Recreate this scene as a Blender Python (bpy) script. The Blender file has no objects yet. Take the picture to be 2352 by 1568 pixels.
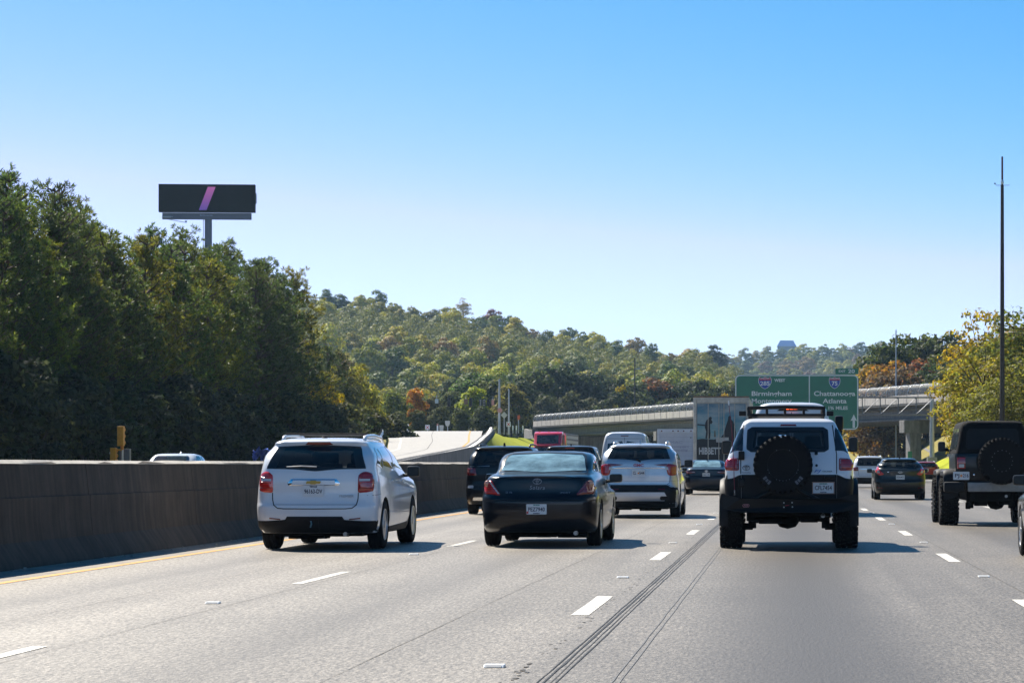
import bpy, bmesh, math, random
import numpy as np
from mathutils import Vector, Matrix
from mathutils.bvhtree import BVHTree

sc = bpy.context.scene
COL = sc.collection
R = math.radians

# ------------------------------------------------------------------ camera
EYE = 1.25          # the photographer sits in a car, 1.25 m above the road
FPX = 5880.0        # focal length in pixels of a 2352 px wide view of the photo
VPU, VPV = 1806.0, 1066.0   # where the straight motorway vanishes in that view
cam = bpy.data.cameras.new('camera')
cam_ob = bpy.data.objects.new('camera', cam); COL.objects.link(cam_ob)
cam_ob.location = (0, 0, EYE); cam_ob.rotation_euler = (R(90), 0, 0)
cam.sensor_width = 36; cam.lens = FPX / 2352 * 36
cam.shift_x = -(VPU - 1176) / 2352; cam.shift_y = (VPV - 784) / 2352
cam.clip_start = 0.3; cam.clip_end = 20000
sc.camera = cam_ob

# ------------------------------------------------------------------ light
SUN = Vector((-1.2, 1.5, 1.88)).normalized()
world = bpy.data.worlds.new('World'); sc.world = world; world.use_nodes = True
wn = world.node_tree
sky = wn.nodes.new('ShaderNodeTexSky'); sky.sky_type = 'NISHITA'; sky.sun_disc = False
sky.sun_elevation = math.asin(SUN.z); sky.sun_rotation = math.atan2(SUN.x, SUN.y)
sky.air_density = 0.5; sky.dust_density = 0.3; sky.ozone_density = 8.0; sky.altitude = 500
bgn = wn.nodes['Background']
# the photo's processing: reds of the sky a little steeper than the other channels, the same everywhere on the dome
sp_ = wn.nodes.new('ShaderNodeSeparateColor'); cb_ = wn.nodes.new('ShaderNodeCombineColor'); wn.links.new(sky.outputs[0], sp_.inputs[0])
def wm(op, a, b_):
    k = wn.nodes.new('ShaderNodeMath'); k.operation = op; wn.links.new(a, k.inputs[0])
    if isinstance(b_, (int, float)): k.inputs[1].default_value = b_
    else: wn.links.new(b_, k.inputs[1])
    return k.outputs[0]
wn.links.new(wm('MINIMUM', wm('MULTIPLY', wm('POWER', sp_.outputs[0], 3.1), .345), sp_.outputs[1]), cb_.inputs[0])
wn.links.new(wm('MULTIPLY', wm('POWER', sp_.outputs[1], 1.17), .97), cb_.inputs[1]); wn.links.new(wm('MULTIPLY', sp_.outputs[2], 1.08), cb_.inputs[2])
wn.links.new(cb_.outputs[0], bgn.inputs[0]); bgn.inputs[1].default_value = 0.080
sun = bpy.data.lights.new('sun', 'SUN'); sun.energy = 5.0; sun.angle = R(0.5); sun.color = (1.0, 0.93, 0.82)
sun_ob = bpy.data.objects.new('sun', sun); COL.objects.link(sun_ob)
sun_ob.rotation_euler = SUN.to_track_quat('Z', 'Y').to_euler()
sun_ob.location = (-60, 80, 100)
sc.view_settings.view_transform = 'Standard'; sc.view_settings.look = 'None'
sc.view_settings.exposure = 1.0; sc.view_settings.gamma = 1.0
sc.view_settings.use_curve_mapping = False
sc.render.engine = 'CYCLES'
sc.cycles.use_denoising = True
sc.cycles.max_bounces = 6; sc.cycles.transparent_max_bounces = 8
sc.cycles.volume_bounces = 0

HAZE = 0.00010

# ------------------------------------------------------------------ materials
def node_mat(name):
    m = bpy.data.materials.new(name); m.use_nodes = True
    return m, m.node_tree.nodes, m.node_tree.links, m.node_tree.nodes['Principled BSDF']
def noise(n, l, scale, detail=4, rough=.6, src=None, out='Fac'):
    t = n.new('ShaderNodeTexNoise'); t.inputs['Scale'].default_value = scale
    t.inputs['Detail'].default_value = detail; t.inputs['Roughness'].default_value = rough
    if src: l.new(src, t.inputs['Vector'])
    return t.outputs[out]
def ramp(n, l, fac, stops):
    r = n.new('ShaderNodeValToRGB'); e = r.color_ramp.elements
    while len(e) < len(stops): e.new(.5)
    for k, (p, c) in zip(e, stops):
        k.position = p; k.color = (c[0], c[1], c[2], 1) if len(c) == 3 else c
    l.new(fac, r.inputs[0]); return r.outputs[0]
def mixc(n, l, fac, a, b, mode='MIX'):
    m = n.new('ShaderNodeMix'); m.data_type = 'RGBA'; m.blend_type = mode
    for i, v in ((0, fac), (6, a), (7, b)):
        if hasattr(v, 'links'): l.new(v, m.inputs[i])
        elif isinstance(v, (int, float)): m.inputs[i].default_value = v
        else: m.inputs[i].default_value = (v[0], v[1], v[2], 1)
    return m.outputs[2]
def bump(n, l, h, b, strength=.3, dist=.02):
    k = n.new('ShaderNodeBump'); k.inputs['Strength'].default_value = strength; k.inputs['Distance'].default_value = dist
    l.new(h, k.inputs['Height']); l.new(k.outputs[0], b.inputs['Normal'])
def objco(n): return n.new('ShaderNodeTexCoord').outputs['Object']
def mapv(n, l, src, sc_):
    m = n.new('ShaderNodeMapping'); m.inputs['Scale'].default_value = sc_; l.new(src, m.inputs['Vector']); return m.outputs[0]

_plain = {}
def plain(name, col, rough=.5, metal=0, coat=0, var=.12, scale=9, emit=None, estr=0, spec=.5):
    """principled material whose colour is broken up a little by noise (dust, wear)"""
    if name in _plain: return _plain[name]
    m, n, l, b = node_mat(name)
    f = noise(n, l, scale, 5, .65, objco(n))
    lo = [c * (1 - var) for c in col]; hi = [min(1, c * (1 + var)) for c in col]
    l.new(ramp(n, l, f, [(.3, lo), (.7, hi)]), b.inputs['Base Color'])
    rr = n.new('ShaderNodeMapRange'); rr.inputs[3].default_value = max(.02, rough * .85); rr.inputs[4].default_value = min(1, rough * 1.2)
    l.new(f, rr.inputs[0]); l.new(rr.outputs[0], b.inputs['Roughness'])
    b.inputs['Metallic'].default_value = metal; b.inputs['Coat Weight'].default_value = coat
    b.inputs['Coat Roughness'].default_value = .04; b.inputs['Specular IOR Level'].default_value = spec
    if emit:
        b.inputs['Emission Color'].default_value = (*emit, 1); b.inputs['Emission Strength'].default_value = estr
    _plain[name] = m; return m

# ------------------------------------------------------------------ objects and meshes
def tag(o, label=None, cat=None, group=None, kind=None):
    if label: o['label'] = label
    if cat: o['category'] = cat
    if group: o['group'] = group
    if kind: o['kind'] = kind
    return o
def link(name, me, mat=None, parent=None, loc=None):
    o = bpy.data.objects.new(name, me); COL.objects.link(o)
    if mat is not None and me is not None:
        ms = mat if isinstance(mat, (list, tuple)) else [mat]
        for m in ms: me.materials.append(m)
    if parent: o.parent = parent
    if loc is not None: o.location = loc
    return o
def empty(name, loc=(0, 0, 0), rz=0, label=None, cat=None, group=None):
    o = bpy.data.objects.new(name, None); COL.objects.link(o); o.location = loc; o.rotation_euler = (0, 0, rz)
    o.empty_display_size = .2
    return tag(o, label, cat, group)
def fast_mesh(name, V, F, n):
    """V (k,3) array, F (m,n) index array of n-gons"""
    me = bpy.data.meshes.new(name); V = np.asarray(V, np.float32); F = np.asarray(F, np.int32)
    me.vertices.add(len(V)); me.vertices.foreach_set('co', V.ravel())
    me.loops.add(F.size); me.loops.foreach_set('vertex_index', F.ravel())
    me.polygons.add(len(F)); me.polygons.foreach_set('loop_start', np.arange(0, F.size, n, dtype=np.int32))
    me.update(calc_edges=True); return me

class MB:
    """collects shapes into one mesh"""
    def __init__(s): s.v = []; s.f = []; s.mi = []; s.cur = 0
    def add(s, vs, fs):
        b = len(s.v); s.v += [tuple(v) for v in vs]
        for f in fs: s.f.append(tuple(i + b for i in f)); s.mi.append(s.cur)
        return s
    def box(s, c, d, rot=None, taper=1.0):
        x, y, z = d[0] / 2, d[1] / 2, d[2] / 2; t = taper
        vs = [Vector(p) for p in ((-x, -y, -z), (x, -y, -z), (x, y, -z), (-x, y, -z), (-x * t, -y * t, z), (x * t, -y * t, z), (x * t, y * t, z), (-x * t, y * t, z))]
        if rot is not None: vs = [rot @ v for v in vs]
        c = Vector(c)
        return s.add([v + c for v in vs], [(0, 3, 2, 1), (4, 5, 6, 7), (0, 1, 5, 4), (1, 2, 6, 5), (2, 3, 7, 6), (3, 0, 4, 7)])
    def tube(s, pts, r, n=8, cap=True):
        pts = [Vector(p) for p in pts]; rs = r if isinstance(r, (list, tuple)) else [r] * len(pts)
        vs = []; fs = []; up0 = None
        for i, p in enumerate(pts):
            t = (pts[min(i + 1, len(pts) - 1)] - pts[max(i - 1, 0)]).normalized()
            if up0 is None: up0 = t.orthogonal()
            a = (up0 - t * up0.dot(t)).normalized(); up0 = a; b = t.cross(a)
            for k in range(n):
                an = 2 * math.pi * k / n; vs.append(p + a * (math.cos(an) * rs[i]) + b * (math.sin(an) * rs[i]))
        for i in range(len(pts) - 1):
            for k in range(n):
                k2 = (k + 1) % n; fs.append((i * n + k, i * n + k2, (i + 1) * n + k2, (i + 1) * n + k))
        if cap: fs.append(tuple(reversed(range(n)))); fs.append(tuple((len(pts) - 1) * n + k for k in range(n)))
        return s.add(vs, fs)
    def lathe(s, prof, axis='x', c=(0, 0, 0), n=32, closed=False):
        """prof: (along axis, radius)"""
        vs = []; fs = []; c = Vector(c)
        for a, r in prof:
            for k in range(n):
                an = 2 * math.pi * k / n; p, q = r * math.cos(an), r * math.sin(an)
                vs.append(c + Vector({'x': (a, p, q), 'y': (q, a, p), 'z': (p, q, a)}[axis]))
        m = len(prof)
        for i in range(m - 1 + (1 if closed else 0)):
            j = (i + 1) % m
            for k in range(n):
                k2 = (k + 1) % n; fs.append((i * n + k, i * n + k2, j * n + k2, j * n + k))
        if not closed: fs.append(tuple(reversed(range(n)))); fs.append(tuple((m - 1) * n + k for k in range(n)))
        return s.add(vs, fs)
    def prism(s, poly, axis, a0, a1):
        """polygon extruded along an axis: 'y' -> poly is (x,z); 'x' -> (y,z); 'z' -> (x,y)"""
        def P(p, a): return {'y': (p[0], a, p[1]), 'x': (a, p[0], p[1]), 'z': (p[0], p[1], a)}[axis]
        n = len(poly); vs = [P(p, a0) for p in poly] + [P(p, a1) for p in poly]
        fs = [tuple(range(n)), tuple(reversed(range(n, 2 * n)))] + [(i, i + n, (i + 1) % n + n, (i + 1) % n) for i in range(n)]
        return s.add(vs, fs)
    def sheet(s, rows):
        """grid of points"""
        m = len(rows[0]); vs = [p for r in rows for p in r]
        fs = [(i * m + j, i * m + j + 1, (i + 1) * m + j + 1, (i + 1) * m + j) for i in range(len(rows) - 1) for j in range(m - 1)]
        return s.add(vs, fs)
    def mesh(s, name, smooth=False, fix=True, bevel=0, angle=35):
        me = bpy.data.meshes.new(name); me.from_pydata(s.v, [], s.f); me.update()
        if any(s.mi): me.polygons.foreach_set('material_index', s.mi)
        if fix or bevel:
            bm = bmesh.new(); bm.from_mesh(me)
            if bevel:
                es = [e for e in bm.edges if len(e.link_faces) == 2 and e.calc_face_angle(0) > R(25)]
                bmesh.ops.bevel(bm, geom=es, offset=bevel, segments=2, affect='EDGES', profile=.6, clamp_overlap=True)
            if fix: bmesh.ops.recalc_face_normals(bm, faces=bm.faces[:])
            bm.to_mesh(me); bm.free()
        if smooth:
            me.polygons.foreach_set('use_smooth', [True] * len(me.polygons))
            if smooth != 'all':
                me.set_sharp_from_angle(angle=R(angle))
        return me
    def build(s, name, mat, parent=None, loc=None, **k):
        return link(name, s.mesh(name, **k), mat, parent, loc)

def P(u, v, d):
    """the point seen at pixel (u, v) of the photo when it is d metres ahead"""
    return Vector(((u - VPU) * d / FPX, d, EYE - (v - VPV) * d / FPX))
def U(u, d): return (u - VPU) * d / FPX
def Zv(v, d): return EYE - (v - VPV) * d / FPX

_fonts = {}
def text_mesh(s, size, extrude=.002, shear=0, bold=0, spacing=1.0, align='CENTER', width=None):
    key = (s, size, extrude, shear, bold, spacing, align, width)
    if key in _fonts: return _fonts[key]
    cu = bpy.data.curves.new('lettering', 'FONT'); cu.body = s; cu.size = size; cu.extrude = extrude; cu.shear = shear
    cu.offset = bold; cu.space_character = spacing; cu.align_x = align; cu.align_y = 'CENTER'; cu.resolution_u = 3
    o = bpy.data.objects.new('lettering', cu); COL.objects.link(o)
    dg = bpy.context.evaluated_depsgraph_get()
    me = bpy.data.meshes.new_from_object(o.evaluated_get(dg)); bpy.data.objects.remove(o); bpy.data.curves.remove(cu)
    if width and len(me.vertices):
        xs = [v.co.x for v in me.vertices]; k = width / (max(xs) - min(xs)); mid = (max(xs) + min(xs)) / 2
        for v in me.vertices: v.co.x = (v.co.x - mid) * k
    me.name = 'lettering'; _fonts[key] = me; return me
def text(s, size, loc, mat, parent=None, name='lettering', rx=90, rz=0, **k):
    """lettering that faces the camera side (-y) when rz is 0"""
    me = text_mesh(s, size, **k)
    if not me.materials: me.materials.append(mat)
    else:
        if me.materials[0] != mat: me = me.copy(); me.materials[0] = mat
    o = bpy.data.objects.new(name, me); COL.objects.link(o); o.location = loc; o.rotation_euler = (R(rx), 0, R(rz))
    if parent: o.parent = parent
    return o
# ================================================================== SETTING
def road_mat():
    m, n, l, b = node_mat('pavement')
    geo = n.new('ShaderNodeNewGeometry'); pos = geo.outputs['Position']
    sx = n.new('ShaderNodeSeparateXYZ'); l.new(pos, sx.inputs[0])
    fine = noise(n, l, 34, 2, .75, mapv(n, l, pos, (1, .45, 1)))
    mid = noise(n, l, 9, 3, .65, mapv(n, l, pos, (1, .5, 1)))
    streak = noise(n, l, 1.0, 4, .6, mapv(n, l, pos, (1.1, .03, 1)))
    patch = noise(n, l, .35, 3, .55, pos)
    spk = ramp(n, l, fine, [(.34, (.028, .026, .023)), (.5, (.25, .237, .22)), (.66, (.58, .555, .515))])
    c = mixc(n, l, .5, spk, ramp(n, l, mid, [(.3, (.17, .162, .15)), (.7, (.34, .325, .305))]))
    c = mixc(n, l, 1.0, c, ramp(n, l, streak, [(.32, (.74, .73, .72)), (.65, (1.1, 1.1, 1.1))]), 'MULTIPLY')
    drag = noise(n, l, 1.0, 3, .75, mapv(n, l, pos, (38, 4.2, 1)))
    c = mixc(n, l, 1.0, c, ramp(n, l, drag, [(.30, (.60, .59, .57)), (.5, (.97, .965, .955)), (.70, (1.36, 1.35, 1.32))]), 'MULTIPLY')
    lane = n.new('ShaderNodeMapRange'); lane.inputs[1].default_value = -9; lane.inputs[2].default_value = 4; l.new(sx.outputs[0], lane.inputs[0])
    c = mixc(n, l, 1.0, c, ramp(n, l, lane.outputs[0], [(0, (.98, .96, .93)), (.295, (.95, .93, .90)), (.305, (.86, .845, .82)), (.56, (.83, .815, .79)), (.575, (.66, .645, .625)), (1, (.62, .605, .59))]), 'MULTIPLY')  # paler left, darker right: glare from the left put into the road colour
    c = mixc(n, l, 1.0, c, ramp(n, l, patch, [(.3, (.88, .88, .88)), (.7, (1.06, 1.06, 1.06))]), 'MULTIPLY')
    # oil drips worn into the middle of each lane
    for xc, wd, k in ((0.45, 1.3, .92), (-3.35, .8, .34), (-6.8, .8, .30), (4.0, .9, .42), (7.6, .8, .4)):
        d = n.new('ShaderNodeMath'); d.operation = 'SUBTRACT'; l.new(sx.outputs[0], d.inputs[0]); d.inputs[1].default_value = xc
        w_ = n.new('ShaderNodeMath'); w_.operation = 'MULTIPLY_ADD'; l.new(streak, w_.inputs[0]); w_.inputs[1].default_value = .5; l.new(d.outputs[0], w_.inputs[2])
        a = n.new('ShaderNodeMath'); a.operation = 'ABSOLUTE'; l.new(w_.outputs[0], a.inputs[0])
        q = n.new('ShaderNodeMapRange'); q.interpolation_type = 'SMOOTHSTEP'
        q.inputs[1].default_value = 0; q.inputs[2].default_value = wd; q.inputs[3].default_value = k; q.inputs[4].default_value = 0
        l.new(a.outputs[0], q.inputs[0])
        c = mixc(n, l, q.outputs[0], c, (.055, .05, .045))
    c = mixc(n, l, 1.0, c, (1.0, .955, .89), 'MULTIPLY')
    l.new(c, b.inputs['Base Color'])
    b.inputs['Roughness'].default_value = .55; b.inputs['Specular IOR Level'].default_value = .35
    bump(n, l, fine, b, .5, .012)
    return m
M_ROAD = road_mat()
def conc_mat(name, lo, hi, stain=.5, sc_=(3, .25, .12), bumpk=.25):
    m, n, l, b = node_mat(name)
    geo = n.new('ShaderNodeNewGeometry'); pos = geo.outputs['Position']
    f = noise(n, l, 2.2, 6, .65, pos); g = noise(n, l, 40, 3, .6, pos)
    st = noise(n, l, 1.6, 4, .6, mapv(n, l, pos, (1.0, 3.1, .10)))
    c = ramp(n, l, f, [(.3, lo), (.7, hi)])
    c = mixc(n, l, 1.0, c, ramp(n, l, st, [(.36, (1 - stain, 1 - stain, 1 - stain * .97)), (.62, (1.08, 1.07, 1.05))]), 'MULTIPLY')
    c = mixc(n, l, .18, c, ramp(n, l, g, [(.3, (.05, .05, .05)), (.7, (.6, .6, .6))]), 'OVERLAY')
    l.new(c, b.inputs['Base Color']); b.inputs['Roughness'].default_value = .85; b.inputs['Specular IOR Level'].default_value = .25
    bump(n, l, g, b, bumpk, .01); return m
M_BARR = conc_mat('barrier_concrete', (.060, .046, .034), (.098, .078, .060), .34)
M_CONC = conc_mat('bridge_concrete', (.30, .29, .27), (.42, .405, .38), .3)
M_CONCD = conc_mat('weathered_concrete', (.20, .195, .19), (.30, .29, .28), .35)
M_SHOULD = conc_mat('shoulder_concrete', (.23, .205, .175), (.36, .325, .285), .25)
M_RAMP = conc_mat('ramp_pavement', (.36, .35, .335), (.47, .46, .44), .15)
def worn_paint(name, col):
    m, n, l, b = node_mat(name); geo = n.new('ShaderNodeNewGeometry'); pos = geo.outputs['Position']
    a_ = noise(n, l, 26, 4, .7, mapv(n, l, pos, (1, .35, 1))); d_ = noise(n, l, 1.7, 3, .6, pos)
    c = mixc(n, l, ramp(n, l, a_, [(.36, (1, 1, 1)), (.47, (0, 0, 0))]), [k * 1.0 for k in col], (.20, .19, .175))
    c = mixc(n, l, 1.0, c, ramp(n, l, d_, [(.3, (.72, .70, .67)), (.7, (1, 1, 1))]), 'MULTIPLY')
    l.new(c, b.inputs['Base Color']); b.inputs['Roughness'].default_value = .7; return m
M_WHITE = worn_paint('road_paint_white', (.70, .68, .62)); M_YEL = worn_paint('road_paint_yellow', (.66, .31, .02))
M_TAR = plain('tar_seal', (.012, .012, .013), .6, var=.3, spec=.25)
M_CRACK = plain('joint_dirt', (.09, .085, .08), .8, var=.3)
M_GALV = plain('galvanised_steel', (.45, .46, .47), .45, .7, var=.15)
M_STEELD = plain('painted_steel_grey', (.13, .14, .17), .5, .3, var=.15)
M_BLACK = plain('black_plastic', (.008, .008, .009), .5, var=.3, spec=.25)
M_RUBBER = plain('rubber', (.009, .009, .010), .8, var=.3, scale=30, spec=.15)

def ground_mat(name, stops, scale=.6, fine=6):
    m, n, l, b = node_mat(name)
    geo = n.new('ShaderNodeNewGeometry'); pos = geo.outputs['Position']
    f = noise(n, l, scale, 6, .65, pos); g = noise(n, l, fine, 4, .7, pos)
    c = mixc(n, l, .45, ramp(n, l, f, stops), ramp(n, l, g, stops))
    l.new(c, b.inputs['Base Color']); b.inputs['Roughness'].default_value = .95; b.inputs['Specular IOR Level'].default_value = .1
    bump(n, l, g, b, .6, .1); return m
M_GRASS = ground_mat('mown_grass', [(.3, (.20, .24, .010)), (.55, (.33, .35, .014)), (.75, (.42, .40, .035))], .5, 3)
M_DRY = ground_mat('dry_grass', [(.3, (.16, .15, .04)), (.55, (.25, .21, .07)), (.75, (.13, .14, .025))], .4, 3)
M_FLOOR = ground_mat('forest_floor', [(.3, (.035, .035, .015)), (.6, (.07, .06, .03)), (.8, (.10, .08, .04))], .3, 2)
M_HILL = ground_mat('hill_floor', [(.3, (.03, .04, .012)), (.6, (.06, .065, .02)), (.8, (.09, .07, .02))], .1, .6)

def bend(y): return max(0.0, y - 290) ** 2 / 2400
def structure(name, mb, mat, **k):
    o = mb.build(name, mat, **k); o['kind'] = 'structure'; return o

# ground far and wide
structure('ground', MB().add([(-4000, -600, -.35), (4000, -600, -.35), (4000, 5200, -.35), (-4000, 5200, -.35)], [(0, 1, 2, 3)]), M_FLOOR)
# our carriageway: finely gridded near the camera is not needed, one sheet with the crossfall left out
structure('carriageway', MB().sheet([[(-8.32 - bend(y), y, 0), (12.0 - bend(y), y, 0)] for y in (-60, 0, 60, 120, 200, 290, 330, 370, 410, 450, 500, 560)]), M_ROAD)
structure('shoulder', MB().sheet([[(-9.6 - bend(y), y, -.004), (-8.32 - bend(y), y, -.004)] for y in (-60, 120, 290, 330, 370, 410, 450, 500, 560)]), M_SHOULD)
structure('verge', MB().sheet([[(12.0 - bend(y), y, -.004), (12.6 - bend(y), y, .0), (12.9 - bend(y), y, .12)] for y in (-60, 60, 120, 290, 330, 370, 410, 450, 500, 560)]), M_SHOULD)
# opposite carriageway
opp = [(-60, -20.6), (90, -20.6), (118, -17.2), (130, -17.4), (170, -19), (220, -24), (300, -24.5), (330, -25.1), (370, -27.2), (420, -31.5), (500, -43), (560, -55)]
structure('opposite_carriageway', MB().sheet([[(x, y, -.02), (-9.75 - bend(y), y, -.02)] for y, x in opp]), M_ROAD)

# road markings: sheets 4 mm above the pavement
def strip(mb, x, y0, y1, w, z=.004, seg=1, wob=0):
    rows = []
    for i in range(seg + 1):
        y = y0 + (y1 - y0) * i / seg; dx = wob * math.sin(y * .9 + x * 7) + wob * .6 * math.sin(y * 2.3 + x)
        rows.append([(x - w / 2 + dx, y, z), (x + w / 2 + dx, y, z)])
    mb.sheet(rows)
def marking(name, mb, mat): 
    o = mb.build(name, mat); o['kind'] = 'structure'; return o
mb = MB(); strip(mb, -8.27, 5, 290, .13, seg=60, wob=.006); marking('yellow_edge_line', mb, M_YEL)
mb = MB(); strip(mb, 11.6, 5, 290, .15, seg=10); marking('white_edge_line', mb, M_WHITE)
D = 12.19
dash_me = {}
def dashes(x, first, count, w=.115):
    for i in range(count):
        y0 = first + i * D
        mb = MB(); strip(mb, x, y0, y0 + 3.05, w, seg=4, wob=.004)
        marking('lane_dash', mb, M_WHITE)
dashes(-5.12, 14.55, 13); dashes(-1.715, 21.2, 13, .15); dashes(2.16, 20.6, 13, .15); dashes(5.85, 24.0, 12)
# black tar lines and fine joints along the lanes
def strips(name, spec, mat, z=.004):
    mb = MB()
    rr_ = random.Random(int(abs(spec[0][0]) * 1000))
    for x, w in spec:
        rows = []; y = 3.0
        while y < 240:
            ww = w * rr_.uniform(.55, 1.25); dx = rr_.gauss(0, .0022)
            rows.append([(x + dx - ww / 2, y, z), (x + dx + ww / 2, y, z)]); y += rr_.uniform(.25, .9) * (1 + y / 40)
        mb.sheet(rows)
    o = mb.build(name, mat); o['kind'] = 'structure'
strips('tar_line', [(-1.425, .011), (-1.392, .017), (-1.352, .008), (-1.318, .011)], M_TAR)
M_TAR2 = plain('faded_tar_seal', (.10, .097, .094), .6, var=.3)
strips('faded_tar_line', [(-1.0, .010), (-.955, .009)], M_TAR2)
strips('pavement_joint', [(-2.67, .006), (-4.95, .006), (2.31, .008), (-6.2, .005), (5.7, .008)], M_CRACK)
# crumbled spots along the lane line
rng = random.Random(4); mb = MB()
for i in range(150):
    y = 10 + rng.random() ** 1.6 * 70; x = -1.60 + rng.gauss(0, .02); s_ = rng.uniform(.008, .026)
    k = rng.randint(5, 7); mb.add([(x + s_ * rng.uniform(.5, 1.1) * math.cos(a * 2 * math.pi / k), y + 2.2 * s_ * rng.uniform(.5, 1.2) * math.sin(a * 2 * math.pi / k), .005) for a in range(k)], [tuple(range(k))])
o = mb.build('pavement_chips', M_CRACK); o['kind'] = 'stuff'

# raised reflectors, each a thing
refl = MB()
refl.prism([(-.05, 0), (.05, 0), (.032, .02), (-.032, .02)], 'x', -.06, .06)
rm = refl.mesh('road_reflector', bevel=.004); rm.materials.append(plain('reflector_body', (.86, .86, .83), .35, var=.1))
lens_me = MB().add([(-.045, -.0505, .003), (.045, -.0505, .003), (.045, -.036, .018), (-.045, -.036, .018)], [(0, 1, 2, 3)]).mesh('lens')
lens_me.materials.append(plain('reflector_lens', (.75, .70, .62), .15, var=.05, coat=1))
def reflector(x, y, label):
    o = bpy.data.objects.new('road_reflector', rm); COL.objects.link(o); o.location = (x, y, .002); o.scale = (1.05, 1.2, .85)
    tag(o, label, 'reflector', 'raised reflectors between the lane dashes')
    c = bpy.data.objects.new('lens', lens_me); COL.objects.link(c); c.parent = o
for x, y0, n_, names in ((-1.80, 15.8, 5, 'dashes left of the white off-roader'), (2.19, 28.4, 4, 'dashes right of the white off-roader'), (-5.15, 23.0, 5, 'dashes between white crossover and black coupe')):
    order = ['nearest', 'second nearest', 'third nearest', 'fourth nearest', 'fifth nearest']
    for i in range(n_):
        reflector(x, y0 + 12.4 * i, '%s pale reflector on the %s' % (order[i], names))

# ------------------------------------------------------------------ median wall
prof = [(-9.17, 0), (-9.19, .07), (-9.34, .30), (-9.37, .55), (-9.38, .84), (-9.40, .845), (-9.445, 1.262), (-9.51, 1.303), (-9.74, 1.303), (-9.80, .85), (-9.83, .5), (-9.86, .3), (-10.0, .07), (-10.02, 0)]
wall = empty('median_wall', (-9.5, 0, 0), 0, 'long dark stained concrete median wall with a pale top edge', 'wall')
seg = 0; y = 4.0
rngw = random.Random(8)
panel_mesh = {}
while y < 285:
    L_ = 6.1 if y < 120 else 15.0
    mb = MB(); nn = 10; rows = []
    for i in range(nn + 1):
        yy = .012 + (L_ - .024) * i / nn
        rows.append([(px + 9.5, yy, pz + 0) for px, pz in prof])
    mb.sheet(rows)
    m_ = len(prof)
    mb.add([(px + 9.5, .012, pz) for px, pz in prof], [tuple(range(m_))]); mb.add([(px + 9.5, L_ - .012, pz) for px, pz in prof], [tuple(reversed(range(m_)))])
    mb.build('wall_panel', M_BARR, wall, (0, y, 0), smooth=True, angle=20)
    y += L_
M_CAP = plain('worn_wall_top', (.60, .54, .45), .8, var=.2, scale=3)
mb = MB(); rows = []
rngc = random.Random(3)
for i in range(258):
    yy = 4 + i * 1.09; dz = rngc.gauss(0, .003)
    rows.append([(-.0 + .045, yy, 1.306 + dz), (-.245, yy, 1.306 + dz)])
# rounded, chipped top edge of the wall
rows2 = [[(.060, r[0][1], 1.258 + rngc.gauss(0, .003)), (-.004, r[0][1], r[0][2]), (r[1][0], r[1][1], r[1][2])] for r in rows]
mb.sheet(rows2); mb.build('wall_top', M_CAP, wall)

# ------------------------------------------------------------------ ramp on the far left that climbs to the cross street
def pl(tab, y):
    return float(np.interp(y, [t[0] for t in tab], [t[1] for t in tab]))
RR = [(70, -17.6), (120, -17.3), (137, -18.2), (158, -19.5), (195, -23.3), (240, -28.6), (295, -35), (330, -39)]
RL = [(70, -21.0), (120, -22.0), (137, -22.6), (158, -24.6), (180, -28.0), (205, -31.8), (250, -39), (300, -46.5), (330, -51)]
RZ = [(70, .05), (100, .75), (120, 1.42), (160, 2.22), (200, 3.06), (250, 4.12), (300, 5.15), (330, 5.3)]
ys = np.arange(70, 331, 5)
structure('ramp', MB().sheet([[(pl(RL, y) + (pl(RR, y) - pl(RL, y)) * t, y, pl(RZ, y)) for t in (0, .25, .5, .75, 1)] for y in ys]), M_RAMP, smooth='all')
def ramp_line(name, off_l, off_r, mat):
    rows = []
    for y in ys:
        a, b_ = pl(RL, y), pl(RR, y); x0 = a + (b_ - a) * off_l; rows.append([(x0, y, pl(RZ, y) + .006), (x0 + off_r, y, pl(RZ, y) + .006)])
    marking(name, MB().sheet(rows), mat)
ramp_line('ramp_yellow_line', .86, .16, M_YEL); ramp_line('ramp_white_line', .12, .16, M_WHITE); ramp_line('ramp_joint', .47, .05, M_CRACK)
# wall along the near side of the ramp
rw = empty('ramp_wall', (-20, 120, 0), 0, 'curved concrete wall with a white top along the sunlit ramp', 'wall')
rows = []; top = []
for y in np.arange(76, 316, 4):
    x, z = pl(RR, y) + float(np.interp(y, [76, 200, 250, 316], [.05, .1, .7, 1.2])), pl(RZ, y); h = float(np.interp(y, [76, 150, 195, 250, 280, 316], [.10, .12, .12, .10, .25, .60]))
    rows.append([(x + .25, y, max(-.3, z - 2.0)), (x + .2, y, z + .2), (x, y, z + h), (x - .22, y, z + h), (x - .32, y, z + .2), (x - .34, y, z - .3)])
    top.append([(x + .02, y, z + h + .006), (x - .24, y, z + h + .006)])
o = MB().sheet(rows).build('wall_face', M_CONCD, rw, smooth=True, angle=30); o.location = (20, -120, 0)
o = MB().sheet(top).build('wall_top', plain('whitewashed_concrete', (.75, .74, .71), .8, var=.1), rw); o.location = (20, -120, 0)
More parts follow.
